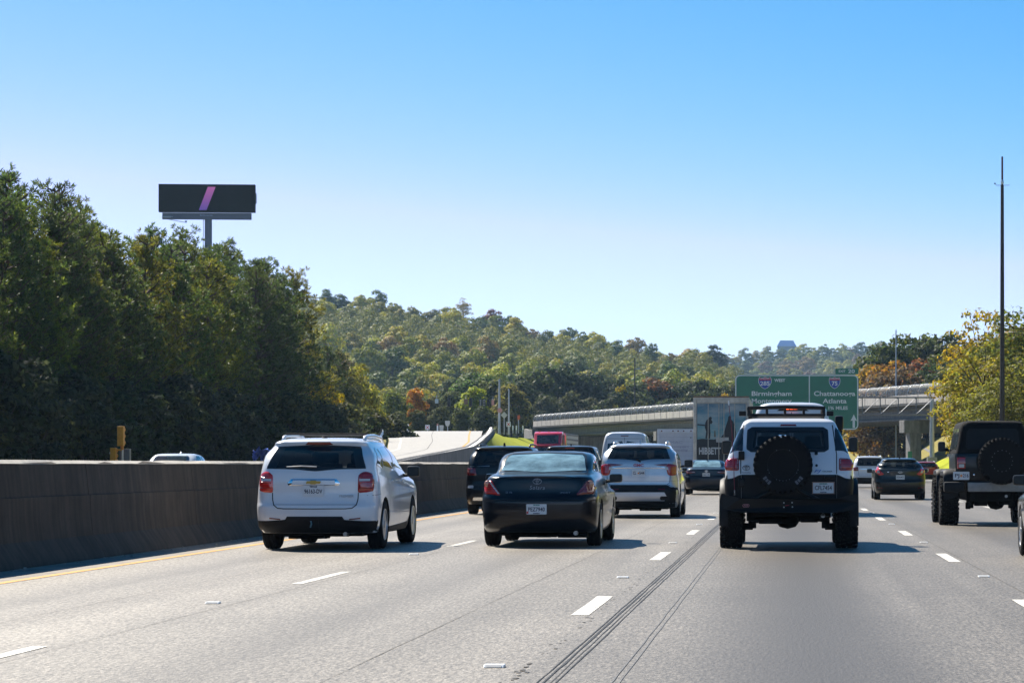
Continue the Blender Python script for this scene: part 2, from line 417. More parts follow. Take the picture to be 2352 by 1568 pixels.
# bank between ramp wall and opposite carriageway
def opx(y): return pl([(a, b) for a, b in opp], y)
rows = []
for y in np.arange(84, 410, 6):
    x0 = opx(y) if y > 150 else min(opx(y), pl(RR, y) + 1.6)
    x1 = pl(RR, y) + .4 + float(np.interp(y, [76, 200, 250, 316], [.05, .1, .7, 1.2])) if y < 316 else -37 + .0
    z1 = (pl(RZ, y) - .15) if y < 316 else 5.0
    k = max(0, min(1, (y - 110) / 60)); x0 = max(x0, x1 + .3)
    rows.append([(x0 + (x1 - x0) * t, y, -.05 + (z1 * k + .0) * (t ** .9)) for t in (0, .2, .4, .6, .8, 1)])
structure('grass_bank', MB().sheet(rows), M_GRASS, smooth='all')
# plateau of the cross street and left bank of the ramp
rows = []
for y in np.arange(60, 331, 6):
    x1 = pl(RL, y) ; z1 = pl(RZ, y) - .05
    rows.append([(x1, y, z1), (x1 - 1.5, y, z1 - .1), (x1 - 9, y, max(0, z1 - 2.0)), (-75, y, max(.0, z1 - 2.6))])
structure('left_bank', MB().sheet(rows), M_DRY, smooth='all')
structure('cross_street', MB().sheet([[(-170, y, z), (-37, y, z)] for y, z in ((328, 5.27), (352, 5.5))]), M_RAMP)
structure('plateau', MB().sheet([[(-220, y, z), (-37.2 - bend(y), y, z)] for y, z in ((326, 5.0), (353, 5.3), (400, 5.2), (520, 6.0))]), M_FLOOR)
structure('forest_ground', MB().sheet([[(-260, y, 1.5), (-70, y, .8), (-27 if y < 140 else -40, y, .25)] for y in (20, 80, 140, 200, 325)]), M_FLOOR)

# right embankment
def bank_z(x, y):
    t = max(0, x + bend(y) - 12.9)
    z = .12 + .62 * min(t, 7) + .40 * max(0, min(t - 7, 18)) + .1 * max(0, t - 25)
    return z + .25 * math.sin(y * .05 + x * .2) * min(1, t / 4)
rows = [[(x - bend(y), y, bank_z(x - bend(y), y)) for x in (12.9, 13.5, 14.5, 15.6, 16.5, 18, 20, 24, 30, 38, 60, 140)] for y in np.arange(40, 560, 10)]
mbk = MB(); mbk.sheet(rows); nx = 11
mbk.mi = [0 if (i % nx) < 3 else (1 if (i % nx) < 6 else 2) for i in range(len(mbk.f))]
structure('right_embankment', mbk, [M_GRASS, M_DRY, M_FLOOR], smooth='all')
# concrete ditch on the embankment
structure('drain_ditch', MB().sheet([[(15.0 + (y - 140) * .012, y, bank_z(15.0 + (y - 140) * .012, y) + .03), (15.5 + (y - 140) * .012, y, bank_z(15.5 + (y - 140) * .012, y) - .02)] for y in np.arange(120, 420, 10)]), M_CRACK)

# ------------------------------------------------------------------ hills
ridge = [(560, 655), (745, 672), (850, 678), (1000, 700), (1120, 722), (1250, 752), (1400, 775), (1540, 800), (1600, 797), (1660, 825), (1720, 858), (1790, 905), (1850, 950)]
HD = 960.0
def hill_pt(u, t):
    """t 0 at the foot of the hill, 1 on its ridge"""
    d = 500 + (HD - 500) * t
    vr = float(np.interp(u, [a for a, _ in ridge], [b for _, b in ridge]))
    zr = max(6, Zv(vr - 12, HD) - 11)
    z = 5.5 + (zr - 5.5) * (t ** 1.15)
    return Vector((U(u, d), d, z))
rows = [[hill_pt(u, t) for u in range(440, 1881, 60)] for t in np.linspace(0, 1, 9)]
rows.append([p + Vector((0, 150, -18)) for p in rows[-1]]); rows.append([Vector((p.x, HD + 900, -.3)) for p in rows[-2]])
rows.insert(0, [Vector((p.x, 470, -.4)) for p in rows[0]])
structure('wooded_hill', MB().sheet(rows), M_HILL, smooth='all')
ridge2 = [(1350, 852), (1500, 828), (1600, 816), (1660, 810), (1700, 810), (1780, 794), (1860, 790), (1950, 788), (2050, 784), (2160, 780), (2350, 782), (2700, 792)]
HD2 = 1950.0
def hill2_pt(u, t):
    d = 1500 + (HD2 - 1500) * t
    vr = float(np.interp(u, [a for a, _ in ridge2], [b for _, b in ridge2]))
    zr = Zv(vr, HD2) - 11; z = 10 + (zr - 10) * t
    return Vector((U(u, d), d, z))
rows = [[hill2_pt(u, t) for u in range(1350, 2701, 90)] for t in np.linspace(0, 1, 6)]
rows.append([Vector((p.x, HD2 + 900, -.3)) for p in rows[-1]])
rows.insert(0, [Vector((p.x, 1350, -.4)) for p in rows[0]])
structure('far_hill', MB().sheet(rows), M_HILL, smooth='all')

# grit and small litter swept against the foot of the median wall
rng = random.Random(21); mb = MB()
for i in range(420):
    y = 18 + rng.random() ** 1.5 * 70; x = -9.12 + abs(rng.gauss(0, .16)); s_ = rng.uniform(.006, .022) * (1.6 if rng.random() < .06 else 1)
    mb.box((x, y, s_ * .4), (s_ * rng.uniform(.8, 1.6), s_ * rng.uniform(.8, 2), s_ * .8), Matrix.Rotation(rng.uniform(0, 3), 3, 'Z'), .7)
o = mb.build('gravel', plain('grit', (.30, .28, .25), .9, var=.5, scale=3)); o['kind'] = 'stuff'
# ================================================================== BRIDGE
B0 = Vector((-41.2, 420, 0)); B1 = Vector((17.5, 246, 0))     # near edge of the deck, left and right end
bd = (B1 - B0); BL = bd.length; bd.normalize(); bn = Vector((-bd.y, bd.x, 0)); 
if bn.y < 0: bn = -bn
BANG = math.atan2(bd.y, bd.x)
bridge = empty('bridge', B0, BANG, 'concrete overpass with a curved chain-link fence crossing the motorway', 'bridge')
# local frame: x along the near edge, y away from the camera, z up
M_GIRD = conc_mat('girder_concrete', (.135, .135, .145), (.20, .20, .21), .3); M_EDGE = conc_mat('deck_edge_concrete', (.06, .06, .065), (.10, .10, .105), .3)  # girders and deck edge darkened: shade under the parapet put into the colour
BW = 13.0; ZG0, ZG1, ZP0, ZP1, ZF = 5.75, 6.95, 7.35, 8.25, 9.35
for i in range(5):
    y = .9 + i * 2.8
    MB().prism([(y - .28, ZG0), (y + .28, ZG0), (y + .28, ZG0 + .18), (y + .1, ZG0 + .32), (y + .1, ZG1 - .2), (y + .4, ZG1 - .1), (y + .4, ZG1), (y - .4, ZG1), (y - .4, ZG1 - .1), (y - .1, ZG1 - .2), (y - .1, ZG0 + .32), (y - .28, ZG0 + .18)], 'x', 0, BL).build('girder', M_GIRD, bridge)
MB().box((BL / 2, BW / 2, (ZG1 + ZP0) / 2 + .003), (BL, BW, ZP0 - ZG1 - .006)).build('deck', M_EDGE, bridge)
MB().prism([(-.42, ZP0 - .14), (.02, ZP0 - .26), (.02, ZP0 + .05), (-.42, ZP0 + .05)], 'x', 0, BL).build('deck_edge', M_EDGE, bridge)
# parapet panels
nP = int(BL / 3.05); w = BL / nP
pm = MB().box((w / 2, .05, 0), (w - .17, .22, ZP1 - ZP0 - .06), taper=.995).mesh('parapet_panel', bevel=.02); pm.materials.append(conc_mat('parapet_concrete', (.44, .41, .385), (.55, .52, .49), .2))
pm2 = pm.copy(); 
for i in range(nP):
    o = bpy.data.objects.new('parapet_panel', pm); COL.objects.link(o); o.parent = bridge; o.location = (i * w, -.30, (ZP0 + ZP1) / 2 + .05)
MB().box((BL / 2, BW - .1, (ZP0 + ZP1) / 2), (BL, .25, ZP1 - ZP0)).build('far_parapet', M_CONC, bridge)
# curved fence posts and mesh
def fence_curve(t):
    a = t * R(115); r = .95
    return (-.25 + r - r * math.cos(a), ZP1 + .35 + r * .85 * math.sin(a) if t > 0 else ZP1)
fc = [(-.25, ZP1 - .3)] + [fence_curve(t) for t in np.linspace(.02, 1, 8)]
pmb = MB().tube([(0, a, b_) for a, b_ in fc], .035, 6); pme = pmb.mesh('fence_post', smooth='all'); pme.materials.append(M_GALV)
for i in range(nP + 1):
    o = bpy.data.objects.new('fence_post', pme); COL.objects.link(o); o.parent = bridge; o.location = (min(BL - .05, i * w + .02), 0, 0)
def mesh_mat():
    m, n, l, b = node_mat('chain_link'); b.inputs['Base Color'].default_value = (.36, .37, .38, 1); b.inputs['Metallic'].default_value = .5; b.inputs['Roughness'].default_value = .4
    t = n.new('ShaderNodeBsdfTransparent'); mx = n.new('ShaderNodeMixShader')
    co = objco(n); a = n.new('ShaderNodeTexWave'); a.wave_type = 'BANDS'; a.bands_direction = 'DIAGONAL'; a.inputs['Scale'].default_value = 5.0
    l.new(co, a.inputs[0]); r = n.new('ShaderNodeMapRange'); r.inputs[1].default_value = .3; r.inputs[2].default_value = .7; r.inputs[3].default_value = .17; r.inputs[4].default_value = .20
    l.new(a.outputs['Fac'], r.inputs[0]); l.new(r.outputs[0], mx.inputs[0]); l.new(t.outputs[0], mx.inputs[1]); l.new(b.outputs[0], mx.inputs[2]); l.new(mx.outputs[0], n['Material Output'].inputs['Surface'])
    return m
M_MESH = mesh_mat()
for i in range(nP):
    xs = (i * w + .05, (i + 1) * w - .03)
    MB().sheet([[(x, a + .02, b_) for x in xs] for a, b_ in fc]).build('fence_mesh', M_MESH, bridge, smooth='all')
MB().tube([(0, fc[-1][0], fc[-1][1]), (BL, fc[-1][0], fc[-1][1])], .03, 6).build('fence_rail', M_GALV, bridge)
MB().add([(.0, a, b_) for a, b_ in fc] + [(.0, .9, ZP1 - .3)], [tuple(range(len(fc) + 1))]).build('fence_end', M_MESH, bridge)
# piers
def pier(xl, name='pier'):
    mb = MB()
    mb.box((xl, BW / 2, ZG0 - .65), (1.5, BW + .6, 1.28))
    for yy in (1.0, BW / 2, BW - 1.0): mb.box((xl, yy, (ZG0 - 1.3 - .4) / 2), (1.25, 1.25, ZG0 - 1.3 + .4))
    mb.build(name, M_CONCD, bridge, bevel=.05)
pl_ = (Vector((U(2076, 262), 262, 0)) - B0)
pier(pl_.dot(bd)); pier(BL * .40); 
# abutment with wing wall on the left
MB().box((-1.2, BW / 2, 3.4), (2.4, BW + 1, 7.2)).build('abutment', M_CONC, bridge, bevel=.04)
MB().prism([(-2.5, -0.4), (6.0, -0.4), (6.0, 3.2), (.2, 6.9), (-2.5, 7.1)], 'y', -1.3, -.8).build('wing_wall', M_CONC, bridge)

# ================================================================== SIGN GANTRY
GD = 235.0
M_SIGNG = plain('sign_green', (.010, .175, .095), .55, var=.1, scale=1.2, coat=.2)
M_SIGNW = plain('sign_white', (.78, .80, .78), .5, var=.06)
M_SHB = plain('shield_blue', (.02, .07, .42), .5, var=.06)
M_SHR = plain('shield_red', (.50, .02, .04), .5, var=.06)
gan = empty('sign_gantry', (U(2142, GD), GD + .9, Zv(1058, GD)), 0, 'grey steel truss gantry on a single post at the right roadside', 'gantry')
gz = gan.location.z; gx = gan.location.x
ht = Zv(912, GD) - gz; hb_ = Zv(951, GD) - gz; left = U(1650, GD) - gx
MB().tube([(0, 0, -.6), (0, 0, hb_ - .1), (0, 0, ht)], [.24, .20, .18], 12).build('post', M_GALV, gan, smooth=True)
MB().box((0, 0, .1), (.9, .9, .5)).build('footing', M_CONC, gan, bevel=.03)
mb = MB()
for yy in (-.55, .55):
    for zz in (hb_, ht): mb.tube([(.3, yy, zz), (left, yy, zz)], .06, 6)
nb = 12
for i in range(nb):
    xa = .2 + (left - .2) * i / nb; xb = .2 + (left - .2) * (i + 1) / nb
    for yy in (-.55, .55): mb.tube([(xa, yy, ht), (xb, yy, hb_)], .032, 5); mb.tube([(xb, yy, hb_), (xb, yy, ht)], .028, 5)
    mb.tube([(xa, -.55, ht), (xb, .55, ht)], .035, 4); mb.tube([(xa, -.55, hb_), (xb, .55, hb_)], .035, 4)
mb.build('truss', M_STEELD, gan, smooth=True)
# the sign itself
x0, x1 = U(1688, GD), U(1972, GD); z1, z0 = Zv(860, GD), Zv(987, GD); sw, sh = x1 - x0, z1 - z0
sgn = empty('motorway_sign', ((x0 + x1) / 2, GD, (z0 + z1) / 2), 0, 'big green motorway sign for 285 West and 75 with a white border', 'sign', )
def rrect(w, h, r, n=5, cx=0, cy=0):
    pts = []
    for sx, sy, a0 in ((1, 1, 0), (-1, 1, 90), (-1, -1, 180), (1, -1, 270)):
        for k in range(n + 1):
            a = R(a0 + 90 * k / n); pts.append((cx + sx * (w / 2 - r) + r * math.cos(a), cy + sy * (h / 2 - r) + r * math.sin(a)))
    return pts
MB().prism(rrect(sw, sh, .45), 'y', -.03, .03).build('panel', M_SIGNG, sgn)
def frame(mb, w, h, r, t, y, cx=0, cy=0):
    a = rrect(w, h, r, 5, cx, cy); b_ = rrect(w - 2 * t, h - 2 * t, max(.01, r - t), 5, cx, cy); n_ = len(a)
    mb.add([(p[0], y, p[1]) for p in a] + [(p[0], y, p[1]) for p in b_], [(i, (i + 1) % n_, (i + 1) % n_ + n_, i + n_) for i in range(n_)])
    return mb
frame(MB(), sw - .06, sh - .06, .42, .10, -.036).build('border', M_SIGNW, sgn)
def sx(u): return U(u, GD) - (x0 + x1) / 2
def sz(v): return Zv(v, GD) - (z0 + z1) / 2
MB().box((sx(1859), -.036, 0), (.10, .01, sh - .26)).build('divider', M_SIGNW, sgn)
# raised aluminium extrusion joints on the panel
for k in range(1, 5): MB().box((0, -.0315, -sh / 2 + sh * k / 5), (sw - .3, .003, .018)).build('panel_joint', M_SIGNG, sgn)
def shield(cx, cz, w, h, num, parent, yb=-.036):
    H = h / 2; W = w / 2
    pts = [(-W, H * .55), (-W * .85, H * .95), (-W * .45, H * .82), (0, H * .98), (W * .45, H * .82), (W * .85, H * .95), (W, H * .55), (W * .97, 0), (W * .75, -H * .45), (W * .4, -H * .8), (0, -H), (-W * .4, -H * .8), (-W * .75, -H * .45), (-W * .97, 0)]
    MB().prism([(cx + a, cz + b_) for a, b_ in pts], 'y', yb - .012, yb).build('shield_edge', M_SIGNW, parent)
    inn = [(a * .92, b_ * .93) for a, b_ in pts]
    MB().prism([(cx + a, cz + b_) for a, b_ in inn], 'y', yb - .018, yb - .0125).build('shield', M_SHB, parent)
    top = [p for p in inn if p[1] > H * .5]; zc = H * .42; xx = W * .91
    poly = [(cx - xx, cz + zc)] + [(cx + a * .99, cz + b_ * .985) for a, b_ in inn[0:7]] + [(cx + xx, cz + zc)]
    MB().prism(poly, 'y', yb - .023, yb - .0185).build('shield_top', M_SHR, parent)
    text('INTERSTATE', h * .13, (cx, yb - .026, cz + H * .66), M_SIGNW, parent, bold=.004)
    text(num, h * (.50 if len(num) < 3 else .46), (cx, yb - .026, cz - H * .12), M_SIGNW, parent, bold=.012, width=w * (.5 if len(num) < 3 else .72))
shield(sx(1757), sz(879), 1.22, 1.15, '285', sgn); shield(sx(1917), sz(879), 1.05, 1.1, '75', sgn)
def st(s, u, v, h_px, wpx, **k):
    text(s, h_px / 25.02 * 1.42, (sx(u), -.037, sz(v)), M_SIGNW, sgn, bold=.012, width=wpx / 25.02, **k)
st('WEST', 1791, 873.5, 6.6, 25); st('Birmingham', 1772.5, 904, 10.5, 92); st('Montgomery', 1772.5, 921, 10.5, 92)
st('Chattanooga', 1917, 904, 10.5, 95); st('Atlanta', 1917, 921, 10.5, 55); st('1¾ MILES', 1925, 937, 7.5, 44)
ax, az0, az1 = sx(1961), sz(985.5) + .12, sz(951)
MB().prism([(ax - .11, az0), (ax + .11, az0), (ax + .11, az1 - .55), (ax + .30, az1 - .62), (ax, az1), (ax - .30, az1 - .62), (ax - .11, az1 - .55)], 'y', -.042, -.031).build('arrow', M_SIGNW, sgn)
mb = MB()
for u in (1700, 1760, 1820, 1880, 1940): mb.box((sx(u), .22, .1), (.12, .38, sh - .3))
mb.build('bracket', M_GALV, sgn)
tx0, tx1, tz0, tz1 = U(1919, GD), U(1972, GD), Zv(859.2, GD), Zv(846, GD)
tab = empty('exit_tab_sign', ((tx0 + tx1) / 2, GD, (tz0 + tz1) / 2), 0, 'small green EXIT 20 tab on the top right of the motorway sign', 'sign')
MB().prism(rrect(tx1 - tx0, tz1 - tz0, .08), 'y', -.03, .03).build('panel', M_SIGNG, tab)
text('EXIT', .30, (-.45, -.036, 0), M_SIGNW, tab, width=.62, bold=.006); text('20', .46, (.40, -.036, 0), M_SIGNW, tab, width=.62, bold=.01)
MB().box((0, .05, -.2), (.1, .04, .7)).build('bracket', M_GALV, tab)

# small green marker on the bridge pier's foot
mk = empty('marker_sign', (U(2090, 255), 255, Zv(1047, 255) - 1.0), 0, 'small green marker sign at the foot of the bridge pier', 'sign')
MB().box((0, 0, 1.1), (.42, .03, .75)).build('panel', M_SIGNG, mk); MB().tube([(0, .04, -1.5), (0, .04, 1.4)], .03, 6).build('post', M_GALV, mk)

# ================================================================== BILLBOARD
BD = 394.0; ppm = FPX / BD
bb = empty('billboard', (U(477, BD), BD, 5.0), R(3.5), 'black digital billboard with a slanted pink-purple bar on a tall grey pole', 'billboard')
def bx_(u): return U(u, BD) - bb.location.x
def bz(v): return Zv(v, BD) - 5.0
MB().box((bx_(476), 0, (bz(424) + bz(488)) / 2), (bx_(585.5) - bx_(367), .9, bz(424) - bz(488))).build('screen_box', plain('screen_black', (.0008, .0008, .0008), .6, var=.1, spec=0), bb)
m, n, l, b = node_mat('lit_bar'); co = n.new('ShaderNodeTexCoord'); s_ = n.new('ShaderNodeSeparateXYZ'); l.new(co.outputs['Generated'], s_.inputs[0])
cc = ramp(n, l, s_.outputs[2], [(0, (.10, .065, .34)), (1, (.42, .12, .36))]); l.new(cc, b.inputs['Emission Color']); b.inputs['Emission Strength'].default_value = .42; b.inputs['Specular IOR Level'].default_value = 0; b.inputs['Base Color'].default_value = (0, 0, 0, 1)
MB().prism([(bx_(458), bz(483.5)), (bx_(475.5), bz(483)), (bx_(496), bz(430)), (bx_(478.5), bz(430))], 'y', -.47, -.455).build('lit_bar', m, bb)
MB().box((bx_(475), .25, (bz(489) + bz(504)) / 2), (bx_(576) - bx_(374), .5, bz(489) - bz(504))).build('apron', M_STEELD, bb)
text('Billboards', .36, (bx_(474), -.01, bz(494.5)), plain('apron_lettering', (.35, .40, .55), .5), bb, width=1.9)
MB().tube([(bx_(477), .6, -8), (bx_(477), .6, bz(489))], .56, 20).build('pole', M_STEELD, bb, smooth=True)
MB().tube([(bx_(466), .5, -6), (bx_(466), .5, bz(500))], .05, 6).build('ladder', M_GALV, bb)
mb = MB(); mb.tube([(bx_(396), -.3, bz(506)), (bx_(396) - .3, -1.2, bz(506)), (bx_(430), -1.2, bz(513))], .05, 5); mb.box((bx_(431), -1.2, bz(511)), (.25, .2, .3)); mb.tube([(bx_(374), -.3, bz(500)), (bx_(400), -.9, bz(500))], .06, 5)
mb.box((bx_(385), .2, bz(499)), (1.2, .5, .25)); mb.build('catwalk_arm', M_GALV, bb)
MB().box((bx_(586), .3, bz(455)), (.16, .5, 1.6)).build('side_box', M_STEELD, bb)

# ================================================================== POLES
M_POLE = plain('weathered_pole', (.045, .035, .033), .7, .1, var=.3, scale=2)
M_POLEW = plain('pale_pole', (.42, .43, .45), .5, .4, var=.1)
pd = 150.0; px_ = U(2302, pd); pb = bank_z(px_, pd) - .3
tp_ = empty('tall_pole', (px_, pd, pb), 0, 'tall dark pole with a small bracket near its reddish top, right edge', 'pole')
MB().tube([(0, 0, 0), (0, 0, Zv(425, pd) - pb)], [.165, .095], 12).build('shaft', M_POLE, tp_, smooth=True)
MB().tube([(0, 0, Zv(425, pd) - pb), (0, 0, Zv(360, pd) - pb)], [.062, .055], 10).build('mast', plain('rusty_mast', (.10, .03, .03), .6), tp_, smooth=True)
zb_ = Zv(424, pd) - pb
MB().tube([(-.42, 0, zb_ + .06), (-.38, 0, zb_ - .04), (.38, 0, zb_ - .04), (.42, 0, zb_ + .02)], .018, 5).build('bracket', M_GALV, tp_)
MB().box((-.43, 0, zb_ + .06), (.09, .1, .06)).build('lamp', M_BLACK, tp_)
MB().lathe([(zb_ + .02, .07), (zb_ + .1, .1), (zb_ + .22, .085), (zb_ + .28, .06)], 'z', n=12).build('collar', plain('bright_collar', (.7, .7, .68), .3, .5), tp_, smooth=True)
def pole(kind, u, v0, v1, d, r, mat, label, zb=None, lamp=None):
    x = U(u, d); zb = Zv(v1, d) if zb is None else zb
    o = empty(kind, (x, d, zb), 0, label, 'pole')
    h = Zv(v0, d) - zb
    MB().tube([(0, 0, 0), (0, 0, h)], [r, r * .6], 8).build('shaft', mat, o, smooth=True)
    if lamp: MB().box((lamp, 0, h * .88), (.5, .25, .14)).tube([(0, 0, h * .87), (lamp * .6, 0, h * .885)], .04, 5).build('lamp', M_GALV, o)
    else: MB().tube([(0, 0, h), (0, 0, h + .25)], [r * .75, r * .4], 8).build('cap', mat, o)
    return o
pole('light_pole', 2058, 762, 890, 296, .11, M_POLEW, 'pale grey light pole standing behind the right end of the bridge', .5)
pole('utility_pole', 1458, 822, 930, 435, .16, M_POLE, 'thin dark utility pole with a small lamp in front of the hill', 4.0, .55)
pole('signal_pole', 1147, 875, 988, 318, .17, M_POLEW, 'taller of the two pale poles beside the diamond sign', 5.0)
pole('signal_pole', 1169, 897, 988, 322, .14, M_POLEW, 'shorter pale pole to the right of the diamond sign', 5.0)

# ================================================================== TRAFFIC SIGNALS AND SIGNS AT THE TOP OF THE RAMP
SD = 320.0
M_SIGB = plain('signal_black', (.012, .013, .016), .5)
M_SIGP = plain('sign_back_pale', (.55, .53, .46), .6, var=.1)
M_SIGPK = plain('pinkish_red', (.62, .30, .24), .6, var=.15)  # pinkish tone: sunlight on the red octagon put into its colour
M_RED = plain('sign_red', (.55, .03, .03), .5, var=.1)
M_YELS = plain('signal_yellow', (.62, .28, .015), .5, var=.12)
wire = MB().tube([P(905, 914, SD), P(1000, 919, SD), P(1080, 921, SD), P(1147, 912, SD)], .02, 4).build('span_wire', M_SIGB)
tag(wire, 'thin sagging wire that carries the hanging traffic signals', 'wire')
def signal(u, v, h_px, label, n_=3, depth=.3, w=.36, lit=None):
    h = h_px / (FPX / SD)
    o = empty('traffic_signal', P(u, v, SD) + Vector((0, -.05, 0)), 0, label, 'traffic signal', 'hanging traffic signals at the top of the ramp')
    MB().box((0, 0, 0), (w, depth, h)).build('housing', M_SIGB, o, bevel=.03)
    hh = h / n_
    for k in range(n_):
        zc = h / 2 - hh * (k + .5)
        MB().lathe([(-.16, .13), (-.3, .145), (-.31, .125), (-.17, .12)], 'y', (0, 0, zc), 12).build('visor', M_SIGB, o)
        if lit is not None:
            MB().lathe([(-.165, .10), (-.175, .11)], 'y', (0, 0, zc), 10).build('lens', M_SIGP, o)
    MB().tube([(0, 0, h / 2), (0, 0, h / 2 + .35)], .03, 5).build('hanger', M_SIGB, o)
signal(1031, 923.5, 20, 'black hanging traffic signal left of the yellow-green tree'); signal(1081, 923, 19, 'black hanging traffic signal in front of the yellow-green tree')
signal(1104, 924.5, 14, 'leftmost black signal of the close group of three', 3, lit=1); signal(1112, 924.5, 16, 'middle black signal of the close group, pale lenses showing', 3, lit=1)
signal(1122, 924.5, 15, 'rightmost black signal of the close group of three')
def plate(kind, u, v, poly, mat, label, d=SD, post_v=None, extra=None, cat='sign', ring=None, pm=None, z0=None):
    s = d / FPX; c = P(u, v, d)
    zb = (Zv(post_v, d) if post_v else None) if z0 is None else z0
    o = empty(kind, (c.x, d, zb if zb is not None else c.z), 0, label, cat)
    dz = c.z - o.location.z
    MB().prism([(a * s, dz + b_ * s) for a, b_ in poly], 'y', -.03, 0).build('panel', mat, o)
    if zb is not None: MB().tube([(0, .05, -.4), (0, .05, dz + poly[0][1] * s * .5)], .06, 6).build('post', pm or M_GALV, o)
    else: MB().box((0, .03, dz + .3), (.06, .05, .9)).build('hanger', M_GALV, o)
    if extra:
        for nm, pp, mm in extra: MB().prism([(a * s, dz + b_ * s) for a, b_ in pp], 'y', -.045, -.031).build(nm, mm, o)
    return o
sq = lambda w, h, x=0, y=0: [(x - w / 2, y - h / 2), (x + w / 2, y - h / 2), (x + w / 2, y + h / 2), (x - w / 2, y + h / 2)]
cross = [('cross_bar', [(-4, -3.5), (-2.5, -4), (4, 3.5), (2.5, 4)], M_RED), ('cross_bar', [(4, -3.5), (2.5, -4), (-4, 3.5), (-2.5, 4)], M_RED)]
plate('diamond_sign', 1158, 953, [(0, -8), (8, 0), (0, 8), (-8, 0)], M_SIGP, 'pale diamond sign on a post between the two pale poles', post_v=990)
plate('wrong_way_sign', 982, 981, sq(10, 11), M_SIGNW, 'white and red square sign left on the crest of the ramp', extra=cross, post_v=994)
plate('wrong_way_sign', 1168, 974, sq(10, 11), M_SIGNW, 'white and red square sign low on the shorter pale pole', d=321, extra=cross, post_v=990)
plate('octagon_sign', 1148, 942, [(6 * math.cos(R(22.5 + 45 * k)), 6 * math.sin(R(22.5 + 45 * k))) for k in range(8)], M_SIGPK, 'pinkish octagonal sign on the taller pale pole', d=317.5, post_v=988)
plate('shield_sign', 1028, 972, [(-6, 6), (-5, -1), (-3.5, -6), (3.5, -6), (5, -1), (6, 6)], M_SIGP, 'pale shield-shaped sign back on the ramp crest', post_v=992)
plate('round_topped_sign', 1014, 983, [(-5, 7), (-4.5, 0), (-4, -8), (4, -8), (4.5, 0), (5, 7)], M_SIGP, 'pale sign back left of the shield-shaped one', post_v=993)
plate('lane_sign', 1003, 921, sq(8, 10), plain('pale_blue_sign', (.35, .42, .45), .5), 'pale square sign hanging on the span wire')
plate('lane_sign', 1070, 922, sq(9, 12), plain('brown_sign', (.16, .10, .06), .6), 'brown square sign hanging between two signals')
plate('small_sign', 1132, 924, sq(6, 12), M_SIGPK, 'small pinkish sign hanging right of the signal group')
plate('narrow_sign', 900, 961, sq(8, 14), plain('grey_sign_back', (.35, .37, .36), .5), 'narrow grey sign above the end of the guardrail', d=290, post_v=1000)
plate('marker_post', 937, 982, sq(4.5, 16), M_SIGNW, 'white marker post left of the red and white sign', post_v=992)
plate('marker_post', 1005, 982, sq(3.5, 17), M_SIGNW, 'white marker post with a brownish top on the ramp crest', post_v=992, extra=[('cap_band', sq(3.5, 4, 0, 7), M_SIGPK)])
plate('street_sign', 1191, 958, [(-2, -6), (2, -6), (4, 0), (2, 6), (-3, 3)], plain('orange_sign', (.75, .14, .03), .5), 'orange sign on a pole left of the bridge fence', post_v=987)
for i, u in enumerate((1178, 1186, 1201)): plate('bollard', u, 982, sq(3, 10), M_SIGNW, 'white bollard at the end of the bridge, %s from the left' % ('first', 'second', 'third')[i], d=325, post_v=988)
# guardrail at the left edge of the ramp
def guard_mesh(pts, h=.62):
    mb = MB(); prof = [(0, -.15), (-.05, -.10), (-.05, -.05), (.01, 0), (-.05, .05), (-.05, .10), (0, .15)]
    rows = []
    for i, p in enumerate(pts):
        t = (pts[min(i + 1, len(pts) - 1)] - pts[max(i - 1, 0)]); t.z = 0; t.normalize(); nn = Vector((t.y, -t.x, 0))
        rows.append([p + nn * a * -1 + Vector((0, 0, h + b_)) for a, b_ in prof])
    mb.sheet(rows); return mb
gr = empty('guardrail', (-24, 155, 2.2), 0, 'steel guardrail bending along the left edge of the sunlit ramp', 'guardrail')
gp = [Vector((pl(RL, y) - .5, y, pl(RZ, y))) for y in np.arange(124, 262, 4)]; gp += [gp[-1] + Vector((-1.6, 2.0, .1)), gp[-1] + Vector((-3.6, 2.6, .2))]
o = guard_mesh(gp).build('rail', M_GALV, gr, smooth='all'); o.location = (24, -155, -2.2)
mpost = MB().box((0, 0, .25), (.12, .15, 1.1)).mesh('post'); mpost.materials.append(plain('guard_post', (.16, .13, .10), .8))
for p in gp[::1]:
    o = bpy.data.objects.new('post', mpost); COL.objects.link(o); o.parent = gr; o.location = p + Vector((-.12, 0, 0)) - Vector((-24, 155, 2.2))
# low yellowish bush beside the guardrail is part of the verge planting (trees section)

# yellow signal heads on a post behind the median wall
YD = 120.0; yx = U(281, YD)
ys_ = empty('ramp_signal', (yx, YD, 0), 0, 'post with yellow signal heads and a grey cabinet beyond the median wall', 'traffic signal')
MB().tube([(0, 0, -.2), (0, 0, Zv(1020, YD))], .06, 8).build('post', M_GALV, ys_, smooth=True)
def head(u, v, w, h, parent):
    z = Zv(v, YD); x = U(u, YD) - yx
    o = MB().box((x, -.1, z), (w, .26, h)).build('signal_head', M_YELS, parent, bevel=.02)
    for k in range(3):
        MB().lathe([(.02, .12), (.22, .14), (.23, .12), (.03, .11)], 'y', (x, 0, z + h * (k - 1) / 3.05), 12).build('visor', M_YELS, o)
        MB().box((x, -.235, z + h * (k - 1) / 3.05), (w * .86, .02, h / 3.3)).build('back_door', M_YELS, o, bevel=.006)
    return o
head(279, 1001, .30, .93, ys_); head(262, 1046, .27, .75, ys_)
MB().tube([(0, 0, Zv(1022, YD)), (0, -.05, Zv(1027, YD)), (0, 0, Zv(1031, YD))], .075, 8).build('clamp', plain('clamp_orange', (.55, .20, .03), .5), ys_)
MB().tube([(0, -.1, Zv(1033, YD)), (-.38, -.1, Zv(1032, YD))], .035, 6).build('arm', M_YELS, ys_)
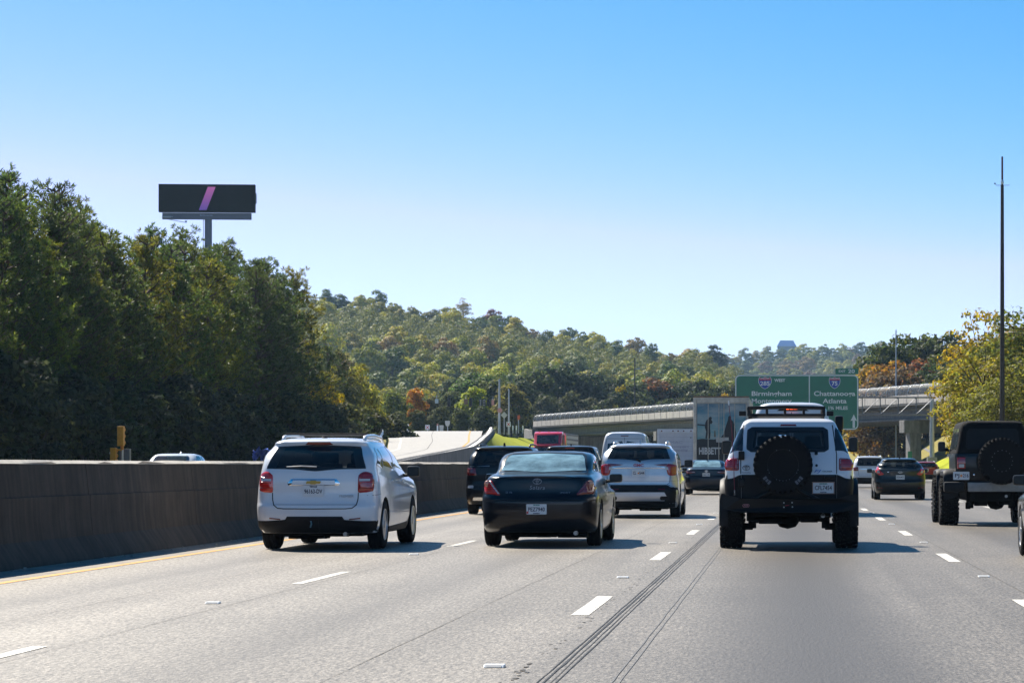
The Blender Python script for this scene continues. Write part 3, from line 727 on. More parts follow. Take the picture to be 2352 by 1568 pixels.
MB().box((U(284, YD) - yx, .3, Zv(1052, YD) - .3), (.48, .3, 1.5)).build('cabinet', plain('cabinet_grey', (.14, .15, .16), .5, .3), ys_, bevel=.02)
MB().lathe([(-.02, .02), (.02, .10), (.1, .10), (.12, .02)], 'y', (U(256, YD) - yx, 0, Zv(1040, YD)), 12).build('beacon', plain('beacon_clear', (.7, .72, .72), .15), ys_)
# blue tarpaulin in the wood
td = 150.0; rng = random.Random(5)
rows = []
for i in range(9):
    rows.append([P(580 + 45 * j / 12, 1030 + 8 * math.sin(j * 1.3) * rng.random() + 26 * i / 8 * (1 if j % 4 else .7), td) + Vector((0, rng.uniform(-.25, .25), 0)) for j in range(13)])
tarp = MB().sheet(rows).build('tarpaulin', plain('blue_tarp', (.10, .16, .55), .35, var=.5, scale=3)); tag(tarp, 'crumpled blue tarpaulin hanging at the foot of the dark wood', 'tarpaulin')

# building whose roof shows over the far hill
hd = 1985.0; hx = U(1807, hd); hz = Zv(830, hd)
bld = empty('hilltop_building', (hx, hd, hz), 0, 'pale blue building top with a sloped roof above the far hill', 'building')
zr, ze = Zv(781, hd) - hz, Zv(795, hd) - hz; w0, w1 = 45 * hd / FPX / 2, 30 * hd / FPX / 2
MB().box((0, 10, ze / 2), (w0 * 2 - .8, 18, ze)).build('wall', plain('far_wall', (.42, .45, .5), .6), bld)
MB().add([(-w0, 0, ze), (w0, 0, ze), (w0, 20, ze), (-w0, 20, ze), (-w1, 4, zr), (w1, 4, zr), (w1, 16, zr), (-w1, 16, zr)], [(0, 1, 5, 4), (1, 2, 6, 5), (2, 3, 7, 6), (3, 0, 4, 7), (4, 5, 6, 7), (3, 2, 1, 0)]).build('roof', plain('far_roof', (.34, .52, .85), .4), bld)
# ================================================================== TREES
def leaf_mat(name, rough=.6, trans=.45, var=.55):
    """leaf colour comes from the tree's own object colour; every leaf differs a little"""
    m, n, l, b = node_mat(name)
    oi = n.new('ShaderNodeObjectInfo'); geo = n.new('ShaderNodeNewGeometry')
    hv = n.new('ShaderNodeHueSaturation'); l.new(oi.outputs['Color'], hv.inputs['Color'])
    mr = n.new('ShaderNodeMapRange'); mr.inputs[3].default_value = 1 - var; mr.inputs[4].default_value = 1 + var * .9
    l.new(geo.outputs['Random Per Island'], mr.inputs[0]); l.new(mr.outputs[0], hv.inputs['Value'])
    mh = n.new('ShaderNodeMapRange'); mh.inputs[3].default_value = .475; mh.inputs[4].default_value = .525
    wn_ = n.new('ShaderNodeMath'); wn_.operation = 'FRACT'; mu = n.new('ShaderNodeMath'); mu.operation = 'MULTIPLY'; mu.inputs[1].default_value = 17.3
    l.new(geo.outputs['Random Per Island'], mu.inputs[0]); l.new(mu.outputs[0], wn_.inputs[0]); l.new(wn_.outputs[0], mh.inputs[0])
    l.new(mh.outputs[0], hv.inputs['Hue'])
    l.new(hv.outputs[0], b.inputs['Base Color']); b.inputs['Roughness'].default_value = rough; b.inputs['Specular IOR Level'].default_value = .25
    tr = n.new('ShaderNodeBsdfTranslucent'); l.new(hv.outputs[0], tr.inputs['Color'])
    mx = n.new('ShaderNodeMixShader'); mx.inputs[0].default_value = trans
    l.new(b.outputs[0], mx.inputs[1]); l.new(tr.outputs[0], mx.inputs[2]); l.new(mx.outputs[0], n['Material Output'].inputs['Surface'])
    return m
M_LEAF = leaf_mat('broad_leaves', .6, .55, .6); M_NEED = leaf_mat('pine_needles', .5, .5, .6)
M_HLEAF = leaf_mat('hillside_leaves', .6, .33, .45)
def bark(name, lo, hi):
    m, n, l, b = node_mat(name); co = objco(n)
    f = noise(n, l, 3, 5, .7, mapv(n, l, co, (2, 2, .35)))
    l.new(ramp(n, l, f, [(.35, lo), (.65, hi)]), b.inputs['Base Color']); b.inputs['Roughness'].default_value = .9
    bump(n, l, f, b, .8, .05); return m
M_BARK = bark('bark', (.035, .027, .02), (.10, .08, .06)); M_PINEB = bark('pine_bark', (.045, .03, .02), (.13, .085, .06))

def unit(g, n):
    v = g.normal(size=(n, 3)); return v / np.linalg.norm(v, axis=1, keepdims=True)
def leaf_quads(g, C, N, size, asp=.62):
    """rhombic leaves at C facing N"""
    k = len(C); a = np.cross(N, g.normal(size=(k, 3))); a /= np.linalg.norm(a, axis=1, keepdims=True) + 1e-9
    b = np.cross(N, a); s = (size * g.uniform(.6, 1.35, (k, 1)))
    a = a * s; b = b * s * asp
    V = np.stack([C - a, C - b * .9 + a * .1, C + a, C + b * .9 + a * .1], 1).reshape(-1, 3)
    return V, np.arange(4 * k).reshape(-1, 4)
def limbs(mb, g, base, tips, r0, n=5):
    for t in tips:
        b = Vector(base(t)); t = Vector(t); L_ = (t - b).length
        mid = b.lerp(t, .5) + Vector((0, 0, -.08 * L_)) + Vector(g.normal(size=3) * .05 * L_)
        mb.tube([b, mid, t], [r0, r0 * .6, r0 * .18], n, cap=False)

def broad_tree(seed, H, RX, base=.22, clumps=34, leaves=120, leaf=.22, flat=1.0, sparse_top=False, cr=(.22, .38), nj=.55):
    g = np.random.default_rng(seed)
    zc = H * (base + 1) / 2; rz = H * (1 - base) / 2
    cs = []; tries = 0
    while len(cs) < clumps and tries < 20000:
        tries += 1
        p = unit(g, 1)[0] * (g.uniform(.25, 1) ** .5)
        z = p[2]; wd = (1 - .35 * max(0, z)) * (1 - .15 * max(0, -z))
        q = np.array([p[0] * RX * wd * .80, p[1] * RX * wd * .80, zc + p[2] * rz * .86 * flat])
        rr = RX * g.uniform(*cr)
        if sparse_top and z > .45: rr *= .55
        if all(np.linalg.norm(q - o[0]) > .55 * (rr + o[1]) * .9 for o in cs) or tries > 4000: cs.append((q, rr))
    Vs = []; Fs = []; nv = 0
    for q, rr in cs:
        k = int(leaves * (rr / (RX * .3)) ** 2 * (.45 if sparse_top and q[2] > zc + .45 * rz else 1)) + 6
        u = unit(g, k); u[:, 2] = np.where(u[:, 2] < -.35, -u[:, 2] * .5, u[:, 2])
        rad = rr * (g.uniform(.35, 1, (k, 1)) ** .45)
        C = q + u * rad * np.array([1.1, 1.1, .8])
        N = u + g.normal(size=(k, 3)) * nj + np.array([0, 0, .35]); N /= np.linalg.norm(N, axis=1, keepdims=True)
        V, F = leaf_quads(g, C, N, leaf); Vs.append(V); Fs.append(F + nv); nv += len(V)
    crown = fast_mesh('crown', np.concatenate(Vs), np.concatenate(Fs), 4)
    mb = MB(); tr = max(.10, H * .018)
    top = H * (base + .55)
    wob = g.normal(size=(5, 2)) * .012 * H; wob[0] = 0
    tp = [(wob[i][0], wob[i][1], top * i / 4 - (.3 if i == 0 else 0)) for i in range(5)]
    mb.tube(tp, [tr * 1.25, tr, tr * .85, tr * .6, tr * .3], 7, cap=False)
    sel = [cs[i][0] for i in g.choice(len(cs), min(len(cs), 16), replace=False)]
    limbs(mb, g, lambda t: (0, 0, max(H * base * .8, min(top, t[2] - .18 * H))), sel, tr * .42, 4)
    return crown, mb.mesh('trunk', smooth='all', fix=False)

def pine_tree(seed, H, RX, base=.15, tufts=2600, needle=.30, blades=9, width=.045, open_top=0.0):
    """loblolly pine: whorled limbs whose twigs end in up-turned tufts of needles"""
    g = np.random.default_rng(seed); mb = MB(); tr = H * .0125
    wob = g.normal(size=(6, 2)) * .008 * H; wob[0] = 0
    tp = [(wob[i][0], wob[i][1], H * .97 * i / 5 - (.3 if i == 0 else 0)) for i in range(6)]
    mb.tube(tp, [tr * 1.2, tr, tr * .8, tr * .6, tr * .38, tr * .12], 7, cap=False)
    tips = []; z = H * base
    while z < H * .97:
        t = (z / H - base) / (1 - base)
        L_ = RX * (1.0 - t ** 2.2) * g.uniform(.75, 1.15) * (.72 + .55 * min(1, t * 3)) + .35
        if t < .25: L_ *= g.uniform(.55, 1.0)
        for k in range(g.integers(3, 6)):
            an = g.uniform(0, 2 * math.pi); up = .10 + .55 * t + g.normal() * .12
            dv = np.array([math.cos(an), math.sin(an), up]); dv /= np.linalg.norm(dv); l_ = L_ * g.uniform(.7, 1.1)
            p0 = np.array([0, 0, z]); p1 = p0 + dv * l_ * .55 + np.array([0, 0, -.03 * l_]); p2 = p0 + dv * l_ + np.array([0, 0, .10 * l_])
            mb.tube([p0, p1, p2], [tr * .30, tr * .2, tr * .07], 4, cap=False)
            tips.append((p0, p1, p2, l_, t))
        z += H * g.uniform(.022, .036)
    tot = sum(t[3] for t in tips); TC = []; TD = []
    for p0, p1, p2, l_, t in tips:
        k = max(3, int(tufts * l_ / tot * (1 - open_top * (t > .55))))
        s = g.uniform(.25, 1.03, k) ** .8
        c = np.where(s[:, None] < .55, p0 + (p1 - p0) * (s[:, None] / .55), p1 + (p2 - p1) * ((s[:, None] - .55) / .45))
        side = g.normal(size=(k, 3)) * np.array([1, 1, .55]); side /= np.linalg.norm(side, axis=1, keepdims=True)
        off = side * (.22 + .24 * l_ * (1.1 - np.abs(s - .62))[:, None]) * g.uniform(.3, 1, (k, 1))
        TC.append(c + off); d = side * .6 + (p2 - p0) / l_ * .5 + np.array([0, 0, .75]); TD.append(d / np.linalg.norm(d, axis=1, keepdims=True))
    TC = np.concatenate(TC); TD = np.concatenate(TD); k = len(TC)
    sc_ = g.uniform(.7, 1.25, (k, 1, 1))
    B = unit(g, k * blades).reshape(k, blades, 3) + TD[:, None, :] * .95; B /= np.linalg.norm(B, axis=2, keepdims=True)
    W = np.cross(B, g.normal(size=(k, blades, 3))); W /= np.linalg.norm(W, axis=2, keepdims=True)
    c = TC[:, None, :] + TD[:, None, :] * (g.uniform(-.10, .10, (k, blades, 1)))
    a0 = c - W * width * .35 * sc_; a1 = c + W * width * .35 * sc_; mid = c + B * needle * .55 * sc_
    V = np.stack([a0, mid - W * width * sc_ * .6, c + B * needle * sc_, mid + W * width * sc_ * .6], 2).reshape(-1, 3)
    crown = fast_mesh('crown', V, np.arange(len(V)).reshape(-1, 4), 4)
    return crown, mb.mesh('trunk', smooth='all', fix=False)

def tree(kind, variant, loc, rz, s, colour, label, cat, group, leafm, barkm, sz=1.0):
    crown, trunk = variant
    if not crown.materials: crown.materials.append(leafm)
    if not trunk.materials: trunk.materials.append(barkm)
    r = empty(kind, loc, rz, label, cat, group); r.scale = (s, s, s * sz)
    c = bpy.data.objects.new('crown', crown); COL.objects.link(c); c.parent = r; c.color = (*colour, 1)
    t = bpy.data.objects.new('trunk', trunk); COL.objects.link(t); t.parent = r
    return r
def jit(rng, c, a=.2):
    k = rng.uniform(1 - a, 1 + a); return tuple(max(.003, x * k * rng.uniform(1 - a * .4, 1 + a * .4)) for x in c)

rng = random.Random(12)
PINES = [pine_tree(10 + i, 16, 3.0, .10, 1500, .29, 17, .046) for i in range(6)]
PINE_OPEN = [pine_tree(31, 16.4, 2.9, .12, 800, .31, 17, .045, .45), pine_tree(32, 16.4, 3.2, .1, 880, .31, 17, .045, .5)]
PCOL = [(.14, .175, .022), (.105, .145, .024), (.18, .19, .02), (.085, .12, .028)]
def pine(x, y, z, H, label, group, variant=None, col=None, wide=1.0):
    v = variant or rng.choice(PINES)
    return tree('pine_tree', v, (x, y, z), rng.uniform(0, 6.3), H / 16 * wide, jit(rng, col or rng.choice(PCOL)), label, 'tree', group, M_NEED, M_PINEB, 1 / wide)
# silhouette of the left wood: height of tree tops above the road along X = -40
topz = [(60, 15.2), (118, 15.3), (127, 16.2), (133, 16.2), (136, 15.2), (141, 16.6), (147, 15.8), (152, 15.8), (160, 16.6), (167, 17.0), (175, 16.9), (183, 17.3), (195, 18.3), (203, 18.4), (208, 17.2), (214, 17.0), (222, 16.0)]
GW = 'pines of the dark wood left of the motorway'
y = 62.0
while y < 207:
    x = -40 + rng.uniform(-1.3, 1.6); ytop = y * 40 / abs(x)
    h = float(np.interp(y, [a for a, _ in topz], [b for _, b in topz])) * rng.uniform(.87, .945)
    ulab = VPU + x * FPX / y
    where = 'below the sparse open-topped pines' if ulab < 190 else ('between the open-topped pines and the billboard' if ulab < 370 else ('under the billboard' if ulab < 560 else ('right of the billboard pole' if ulab < 660 else 'near the right end of the wood')))
    pine(x, y, .3, h, 'dense pine in the front row of the wood, %s' % where, 'front-row pines of the wood ' + where)
    y += rng.uniform(2.9, 4.4)
y = 70.0
while y < 218:
    x = -45.5 + rng.uniform(-1.5, 1.5)
    h = float(np.interp(y * 40 / abs(x), [a for a, _ in topz], [b for _, b in topz])) * rng.uniform(.90, 1.0) * abs(x) / 40 * .97
    pine(x, y, .6, h, 'pine standing behind the front row of the dark wood, only its top showing', 'pines in the second row of the wood')
    y += rng.uniform(4.0, 6.0)
pine(-40.5, 133.5, .3, 16.0, 'pine with a sparse open top at the left edge of the photo', 'open-topped pines', PINE_OPEN[0])
pine(-40.0, 140.3, .3, 16.3, 'highest sparse pine of the wood, sky showing between its limbs', 'open-topped pines', PINE_OPEN[1])
pine(-40.0, 145.0, .3, 15.2, 'sparse pine just right of the highest one', 'open-topped pines', PINE_OPEN[0])
pine(-40.0, 150.0, .3, 14.5, 'sparse small-topped pine third from the left on the skyline', 'open-topped pines', PINE_OPEN[1])
# understorey along the wood's edge
UND = [broad_tree(60 + i, 6.0, 2.4, .04, 26, 150, .17) for i in range(3)]
y = 55.0
while y < 232:
    x = -36.2 + rng.uniform(-.8, .8); ulab = VPU + x * FPX / y
    where = 'left of the yellow signal heads' if ulab < 270 else ('right of the yellow signals' if ulab < 350 else ('above the oncoming white car' if ulab < 470 else ('left of the blue tarpaulin' if ulab < 570 else 'right of the blue tarpaulin')))
    tree('understorey_shrub', rng.choice(UND), (x, y, .1), rng.uniform(0, 6.3), rng.uniform(.7, 1.15), jit(rng, rng.choice([(.055, .075, .022), (.08, .085, .02), (.06, .07, .028)])),
         'leafy shrub at the foot of the dark wood, %s' % where, 'shrub', 'shrubs at the foot of the wood ' + where, M_LEAF, M_BARK)
    y += rng.uniform(2.2, 3.6)

# trees at the right-hand end of the wood, beside the ramp
MIX = [broad_tree(80 + i, 12, 4.2, .12, 40, 190, .20) for i in range(4)]
g_ = 'trees at the end of the wood beside the ramp'
for u, vt, d, k, col, lab in ((782, 772, 238, 'p', (.075, .10, .028), 'dark pine stepping down at the right end of the wood'),
        (812, 790, 244, 'p', (.09, .11, .025), 'rounded pine at the wood end, second from its right edge'),
        (838, 812, 250, 'b', (.30, .28, .03), 'yellowish green tree on the right edge of the wood'),
        (862, 858, 256, 'b', (.33, .31, .03), 'low yellow-green tree sloping down towards the ramp'),
        (775, 862, 231, 'b', (.60, .45, .015), 'small bright yellow tree against the dark wood end'),
        (802, 900, 233, 'b', (.22, .20, .04), 'brownish green tree low at the end of the wood'),
        (845, 905, 240, 'b', (.20, .20, .03), 'dull green leaning tree close to the ramp guardrail'),
        (880, 912, 262, 'b', (.30, .32, .03), 'light green small tree just left of the ramp top'),
        (756, 760, 231, 'p', (.06, .085, .028), 'dark pine on the corner of the wood'),
        (822, 868, 236, 'b', (.11, .12, .035), 'shadowed grey-green tree in the middle of the wood end')):
    x = U(u - (30 if u > 770 else 45), d); zt = Zv(vt, d); zb = .8
    if k == 'p': pine(x, d, zb, (zt - zb) * .95, lab, g_, None, col, .95)
    else:
        s = (zt - zb) / 12; tree('broadleaf_tree', rng.choice(MIX), (x, d, zb), rng.uniform(0, 6), s * .85, col, lab, 'tree', g_, M_LEAF, M_BARK, 1.15)

# trees round the cross street at the top of the ramp and along the foot of the hill
MID = [broad_tree(100 + i, 12, 4.6, .10, 42, 150, .30) for i in range(4)]
foot = [ # u of the crown, v of its top, distance, width factor, colour, label
 (905, 905, 345, 1.0, (.16, .19, .03), 'pale green tree at the foot of the hill behind the ramp top'),
 (955, 893, 352, .62, (.52, .24, .02), 'bright orange tree at the foot of the hill'),
 (935, 925, 360, .8, (.30, .24, .03), 'yellowish bush beside the orange tree'),
 (990, 915, 356, .9, (.13, .13, .05), 'dull olive tree right of the orange tree'),
 (1035, 905, 372, 1.1, (.12, .14, .05), 'grey-green tree behind the hanging signals'),
 (1085, 895, 366, .95, (.30, .34, .02), 'bright yellow-green tree behind the traffic signals'),
 (1100, 862, 400, 1.1, (.11, .17, .04), 'fresh green rounded tree above the yellow one'),
 (1060, 868, 420, 1.1, (.10, .13, .05), 'grey-green tree above the hanging signals'),
 (1130, 880, 395, 1.0, (.12, .14, .03), 'green tree behind the pale lamp pole'),
 (1175, 890, 370, 1.0, (.20, .18, .04), 'yellow-brown tree behind the two pale poles'),
 (1010, 935, 345, 1.0, (.10, .11, .03), 'low dark tree above the crest of the ramp'),
 (1060, 940, 348, 1.0, (.09, .11, .03), 'second low dark tree above the ramp crest'),
 (1110, 935, 350, 1.1, (.07, .09, .03), 'dark low tree beside the diamond sign'),
 (960, 940, 346, 1.0, (.12, .13, .03), 'low green tree above the left half of the ramp crest'),
 (915, 945, 340, 1.0, (.13, .14, .03), 'low green tree near the guardrail end'),
 (1160, 940, 352, 1.0, (.10, .10, .03), 'shadowed low tree behind the diamond sign post'),
]
for u, vt, d, wf, col, lab in foot:
    zb = 5.1; zt = Zv(vt, d); s = (zt - zb) / 12
    tree('broadleaf_tree', rng.choice(MID), (U(u, d), d, zb - .3), rng.uniform(0, 6), s * wf * 1.15, col, lab, 'tree', 'trees round the cross street', M_LEAF, M_BARK, 1 / wf)
dark = [(1190, 868, 430, (.07, .09, .03), 'dark green tree left of the tall dark row behind the bridge'), (1225, 838, 445, (.085, .11, .025), 'big round olive-green tree behind the bridge fence'),
 (1262, 832, 450, (.06, .08, .03), 'tallest dark tree of the row behind the bridge'), (1300, 838, 455, (.05, .07, .03), 'near-black tree right of the tallest one'),
 (1345, 850, 455, (.05, .075, .03), 'dark blue-green tree left of the thin dark pole'), (1388, 862, 460, (.055, .075, .03), 'dark tree behind the middle of the bridge fence'),
 (1425, 882, 440, (.38, .30, .015), 'narrow bright yellow tree rising behind the bridge fence'), (1425, 858, 465, (.06, .08, .028), 'dark tree behind the narrow yellow one'),
 (1470, 872, 460, (.065, .085, .03), 'dark tree right of the thin dark pole'), (1515, 862, 462, (.22, .10, .03), 'russet tree in the dark row behind the bridge'),
 (1555, 878, 462, (.06, .08, .03), 'dark tree right of the russet one'), (1600, 868, 465, (.055, .075, .03), 'dark tree behind the poster trailer'),
 (1645, 880, 465, (.07, .09, .028), 'dark tree left of the green motorway sign'), (1665, 900, 450, (.45, .30, .015), 'small golden tree left of the green motorway sign'),
 (1690, 878, 480, (.08, .09, .03), 'dark tree half hidden by the green motorway sign'), (1250, 905, 425, (.08, .09, .03), 'lower dark tree over the end of the bridge fence')]
for u, vt, d, col, lab in dark:
    zb = 4.5; zt = Zv(vt, d); s = (zt - zb) / 12; w = .42 if 'narrow' in lab or 'small' in lab else 1.02
    tree('broadleaf_tree', rng.choice(MID), (U(u, d), d, zb), rng.uniform(0, 6), s * w, col, lab, 'tree', 'dark row of trees behind the bridge', M_LEAF, M_BARK, 1 / w)
# trees seen under and beyond the bridge, on the far part of the motorway
for i, (u, vt, d) in enumerate(((1730, 960, 470), (1790, 955, 520), (1850, 962, 540), (1905, 955, 500), (1960, 950, 480), (2010, 940, 460), (1650, 965, 500), (1580, 962, 480))):
    zt = Zv(vt, d); s = (zt + .4) / 12
    tree('broadleaf_tree', MID[i % 4], (U(u, d), d, -.4), i, s * 1.3, jit(rng, (.055, .075, .032)), 'dark tree closing the view under the bridge', 'tree', 'trees beyond the bridge', M_LEAF, M_BARK, 1.0)

for i, u in enumerate(range(1325, 1620, 26)):
    tree('understorey_shrub', UND[i % 3], (U(u, 436), 436 + (i % 3) * 5, 3.6), i * 1.1, rng.uniform(1.3, 1.9), jit(rng, (.07, .085, .028)), 'dark bush closing the gap under the left half of the bridge', 'shrub', 'bushes under the bridge', M_LEAF, M_BARK)
# right-hand hill above the embankment
RCOL = {'g': (.11, .13, .02), 'd': (.07, .095, .022), 'o': (.38, .21, .02), 'r': (.28, .10, .03), 'y': (.34, .22, .02), 'b': (.17, .11, .04)}
right = [(1992, 838, 345, 'y', 'golden tree at the left foot of the right-hand hill'), (2008, 828, 350, 'y', 'amber tree just right of the green motorway sign'), (2035, 775, 350, 'd', 'dark green pine starting the slope of the right-hand hill'),
 (2012, 800, 356, 'g', 'olive green tree on the left shoulder of the right-hand hill'), (2065, 768, 352, 'g', 'green tree behind the grey light pole'), (2095, 762, 356, 'd', 'dark green tree on top of the right-hand hill'),
 (2125, 756, 356, 'g', 'round green tree at the crest of the right-hand hill'), (2160, 760, 352, 'd', 'dark crest tree next to the yellow roadside trees'), (2190, 762, 350, 'g', 'green tree half behind the yellow roadside trees'),
 (2050, 815, 335, 'o', 'orange-brown tree below the crest by the light pole'), (2105, 815, 335, 'r', 'red-brown tree in the middle of the right-hand hill'), (2078, 828, 330, 'b', 'brown tree just above the bridge rail'),
 (2130, 835, 332, 'd', 'shadowed green tree above the right end of the bridge'), (2150, 812, 336, 'g', 'green tree behind the right end of the bridge'), (2030, 845, 330, 'b', 'low brown tree over the bridge fence'), (2180, 820, 325, 'd', 'dark tree low behind the yellow trees')]
RT = [broad_tree(130 + i, 12, 4.3, .1, 44, 150, .24) for i in range(4)]
for i, (u, vt, d, c, lab) in enumerate(right):
    x = U(u, d); zb = bank_z(x, d) - .3; zt = Zv(vt, d); s = max(.45, (zt - zb) / 12)
    tree('broadleaf_tree', RT[i % 4], (x, d, zb), rng.uniform(0, 6), s * 1.0, jit(rng, RCOL[c], .12), lab, 'tree', 'autumn trees on the right-hand hill', M_LEAF, M_BARK, 1)
for i in range(26):   # wood behind the crest and further right, so the hill is closed
    d = rng.uniform(345, 400); x = rng.uniform(26, 75); 
    tree('broadleaf_tree', RT[i % 4], (x, d, bank_z(x, d) - .3), rng.uniform(0, 6), rng.uniform(.75, 1.0), jit(rng, RCOL[rng.choice('gdgdyo')], .2), 'tree in the wood behind the crest of the right-hand hill', 'tree', 'wood behind the right-hand hill', M_LEAF, M_BARK)
# yellow roadside trees at the right edge
YT = [broad_tree(150, 10, 3.2, .05, 52, 170, .125, sparse_top=True, cr=(.2, .34)), broad_tree(151, 10, 3.4, .05, 56, 170, .125, sparse_top=True, cr=(.2, .34)), broad_tree(152, 10, 3.6, .04, 58, 190, .125)]
for u, vt, d, k, col, lab, w in ((2240, 680, 172, 0, (.36, .27, .018), 'tall yellow-leaved tree with a thin top left of the dark pole', .85),
        (2245, 775, 176, 2, (.33, .26, .02), 'yellow roadside tree beside the bridge end', .8),
        (2260, 740, 160, 1, (.27, .24, .022), 'yellow-green tree right behind the dark pole', 1.05),
        (2292, 688, 172, 0, (.38, .26, .018), 'sparse yellow tree with its top beside the dark pole', .85),
        (2335, 705, 166, 2, (.15, .17, .022), 'greener tree at the right edge of the photo', 1.1),
        (2238, 890, 180, 2, (.24, .22, .03), 'low yellow-green tree near the sign gantry post', .7),
        (2278, 870, 156, 2, (.22, .22, .02), 'bushy yellow-green tree behind the lifted black off-roader', 1.1),
        (2310, 860, 152, 2, (.18, .18, .022), 'bushy green tree at the foot of the dark pole', 1.15),
        (2385, 760, 160, 1, (.20, .2, .022), 'yellow-green tree cut by the right edge of the photo', 1.2)):
    x = U(u, d); zb = bank_z(x, d) - .4; zt = Zv(vt, d); s = (zt - zb) / 10
    tree('yellow_tree', YT[k], (x, d, zb), rng.uniform(0, 6), s * w, col, lab, 'tree', 'yellow roadside trees', M_LEAF, M_BARK, 1 / w)

# hillside woods: single crowns
HT = [broad_tree(170 + i, 12, 5.4, .02, 40, 170, .30, cr=(.17, .36), nj=.28) for i in range(8)]
HC = [((.29, .285, .022), 'olive-green'), ((.12, .155, .026), 'dark green'), ((.46, .42, .022), 'yellow-green'), ((.20, .225, .045), 'grey-green'), ((.27, .18, .04), 'orange-brown'), ((.42, .31, .03), 'golden'), ((.21, .12, .06), 'reddish')]
HWT = [36, 24, 24, 12, 5, 4, 1]
cands = []
for t in np.linspace(.02, 1.0, 21):
    d = 500 + (HD - 500) * t; step = 6.8 * FPX / d; u = 540 + rng.uniform(0, step)
    while u < 1850:
        p = hill_pt(u, min(1.0, t + rng.uniform(-.025, .025)))
        vis = (u > 735) and not (t < .14 and 1190 < u < 1700) and p.z > 5.8
        cands.append((not vis, d if t < .9 else 0, rng.random(), p, t)); u += step * rng.uniform(.75, 1.25)
# the crowns that show largest, and the skyline, are trees of their own; the rest is one mass of wood
vis_c = [c for c in cands if not c[0]]; vis_c.sort(key=lambda c: c[1:3]); solo = vis_c[:286]; rest = vis_c[286:] + [c for c in cands if c[0]]
for _, _, _, p, t in solo:
    (col, nm) = rng.choices(HC, HWT)[0]
    band = 'on the skyline' if t > .97 else ('on the upper slope' if t > .6 else ('halfway up' if t > .3 else 'low on the slope'))
    tree('hillside_tree', rng.choice(HT), p + Vector((0, 0, -2.6)), rng.uniform(0, 6), rng.uniform(.74, 1.15), jit(rng, col, .18), '%s tree %s of the wooded hill' % (nm, band), 'tree', '%s trees %s of the wooded hill' % (nm, band), M_HLEAF, M_BARK, rng.uniform(.85, 1.15))
def wood_mass(name, pts, base_variants, s0, s1, col, thin=2):
    g = np.random.default_rng(77); Vs = []; Fs = []; nv = 0
    raw = []
    for crown, _ in base_variants:
        a_ = np.empty(len(crown.vertices) * 3, np.float32); crown.vertices.foreach_get('co', a_); raw.append(a_.reshape(-1, 4, 3)[::thin])
    for p in pts:
        q = raw[g.integers(len(raw))]; an = g.uniform(0, 6.28); s_ = g.uniform(s0, s1); ca, sa = math.cos(an) * s_, math.sin(an) * s_
        w_ = np.empty_like(q); w_[..., 0] = q[..., 0] * ca - q[..., 1] * sa + p[0]; w_[..., 1] = q[..., 0] * sa + q[..., 1] * ca + p[1]; w_[..., 2] = q[..., 2] * s_ + p[2]
        Vs.append(w_.reshape(-1, 3)); Fs.append(np.arange(len(q) * 4).reshape(-1, 4) + nv); nv += len(q) * 4
    o = link(name, fast_mesh(name, np.concatenate(Vs), np.concatenate(Fs), 4), M_HLEAF); o.color = (*col, 1); o['kind'] = 'stuff'; return o
wood_mass('hillside_wood', [p + Vector((0, 0, -2.6)) for _, _, _, p, _ in rest], HT, .76, 1.15, (.20, .205, .03), 3)
print('hill trees', len(solo), len(rest))
tree('hillside_tree', YT[0], hill_pt(1064, 1.0) + Vector((0, 0, 2)), .3, 1.25, (.34, .27, .06), 'pale thin-crowned tree standing above the hill skyline', 'tree', 'skyline trees that stand out', M_LEAF, M_BARK)
tree('hillside_tree', HT[0], hill_pt(1130, 1.0) + Vector((0, 0, 1)), .3, .95, (.24, .09, .06), 'reddish round tree on the hill skyline', 'tree', 'skyline trees that stand out', M_HLEAF, M_BARK)
tree('hillside_tree', HT[2], hill_pt(1640, 1.0) + Vector((0, 0, .5)), .3, 1.1, (.07, .09, .035), 'dark round tree ending the near hill skyline', 'tree', 'skyline trees that stand out', M_HLEAF, M_BARK)
# the far hill

for t in np.linspace(.1, 1.0, 9):
    d = 1500 + (HD2 - 1500) * t; step = 8.0 * FPX / d; u = 1560 + rng.uniform(0, step)
    while u < 2130:
        (col, nm) = rng.choices(HC, [28, 20, 14, 16, 8, 3, 4])[0]
        p = hill2_pt(u, t + rng.uniform(-.05, .05) if t < 1 else 1)
        tree('far_tree', rng.choice(HT), p + Vector((0, 0, -4.5)), rng.uniform(0, 6), rng.uniform(1.15, 1.6), jit(rng, col, .15), '%s hazy tree on the far hill' % nm, 'tree', '%s trees on the far hill' % nm, M_HLEAF, M_BARK, rng.uniform(.8, 1.05))
        u += step * rng.uniform(.8, 1.2)
# ================================================================== haze
m, n, l, b = node_mat('haze')
n.remove(b)
pv = n.new('ShaderNodeVolumePrincipled'); pv.inputs['Color'].default_value = (.50, .74, 1, 1); pv.inputs['Density'].default_value = HAZE; pv.inputs['Anisotropy'].default_value = .15
l.new(pv.outputs[0], n['Material Output'].inputs['Volume'])
hb = MB().box((0, 2200, 74.2), (3600, 5400, 151.6)).build('haze', m); hb['kind'] = 'stuff'
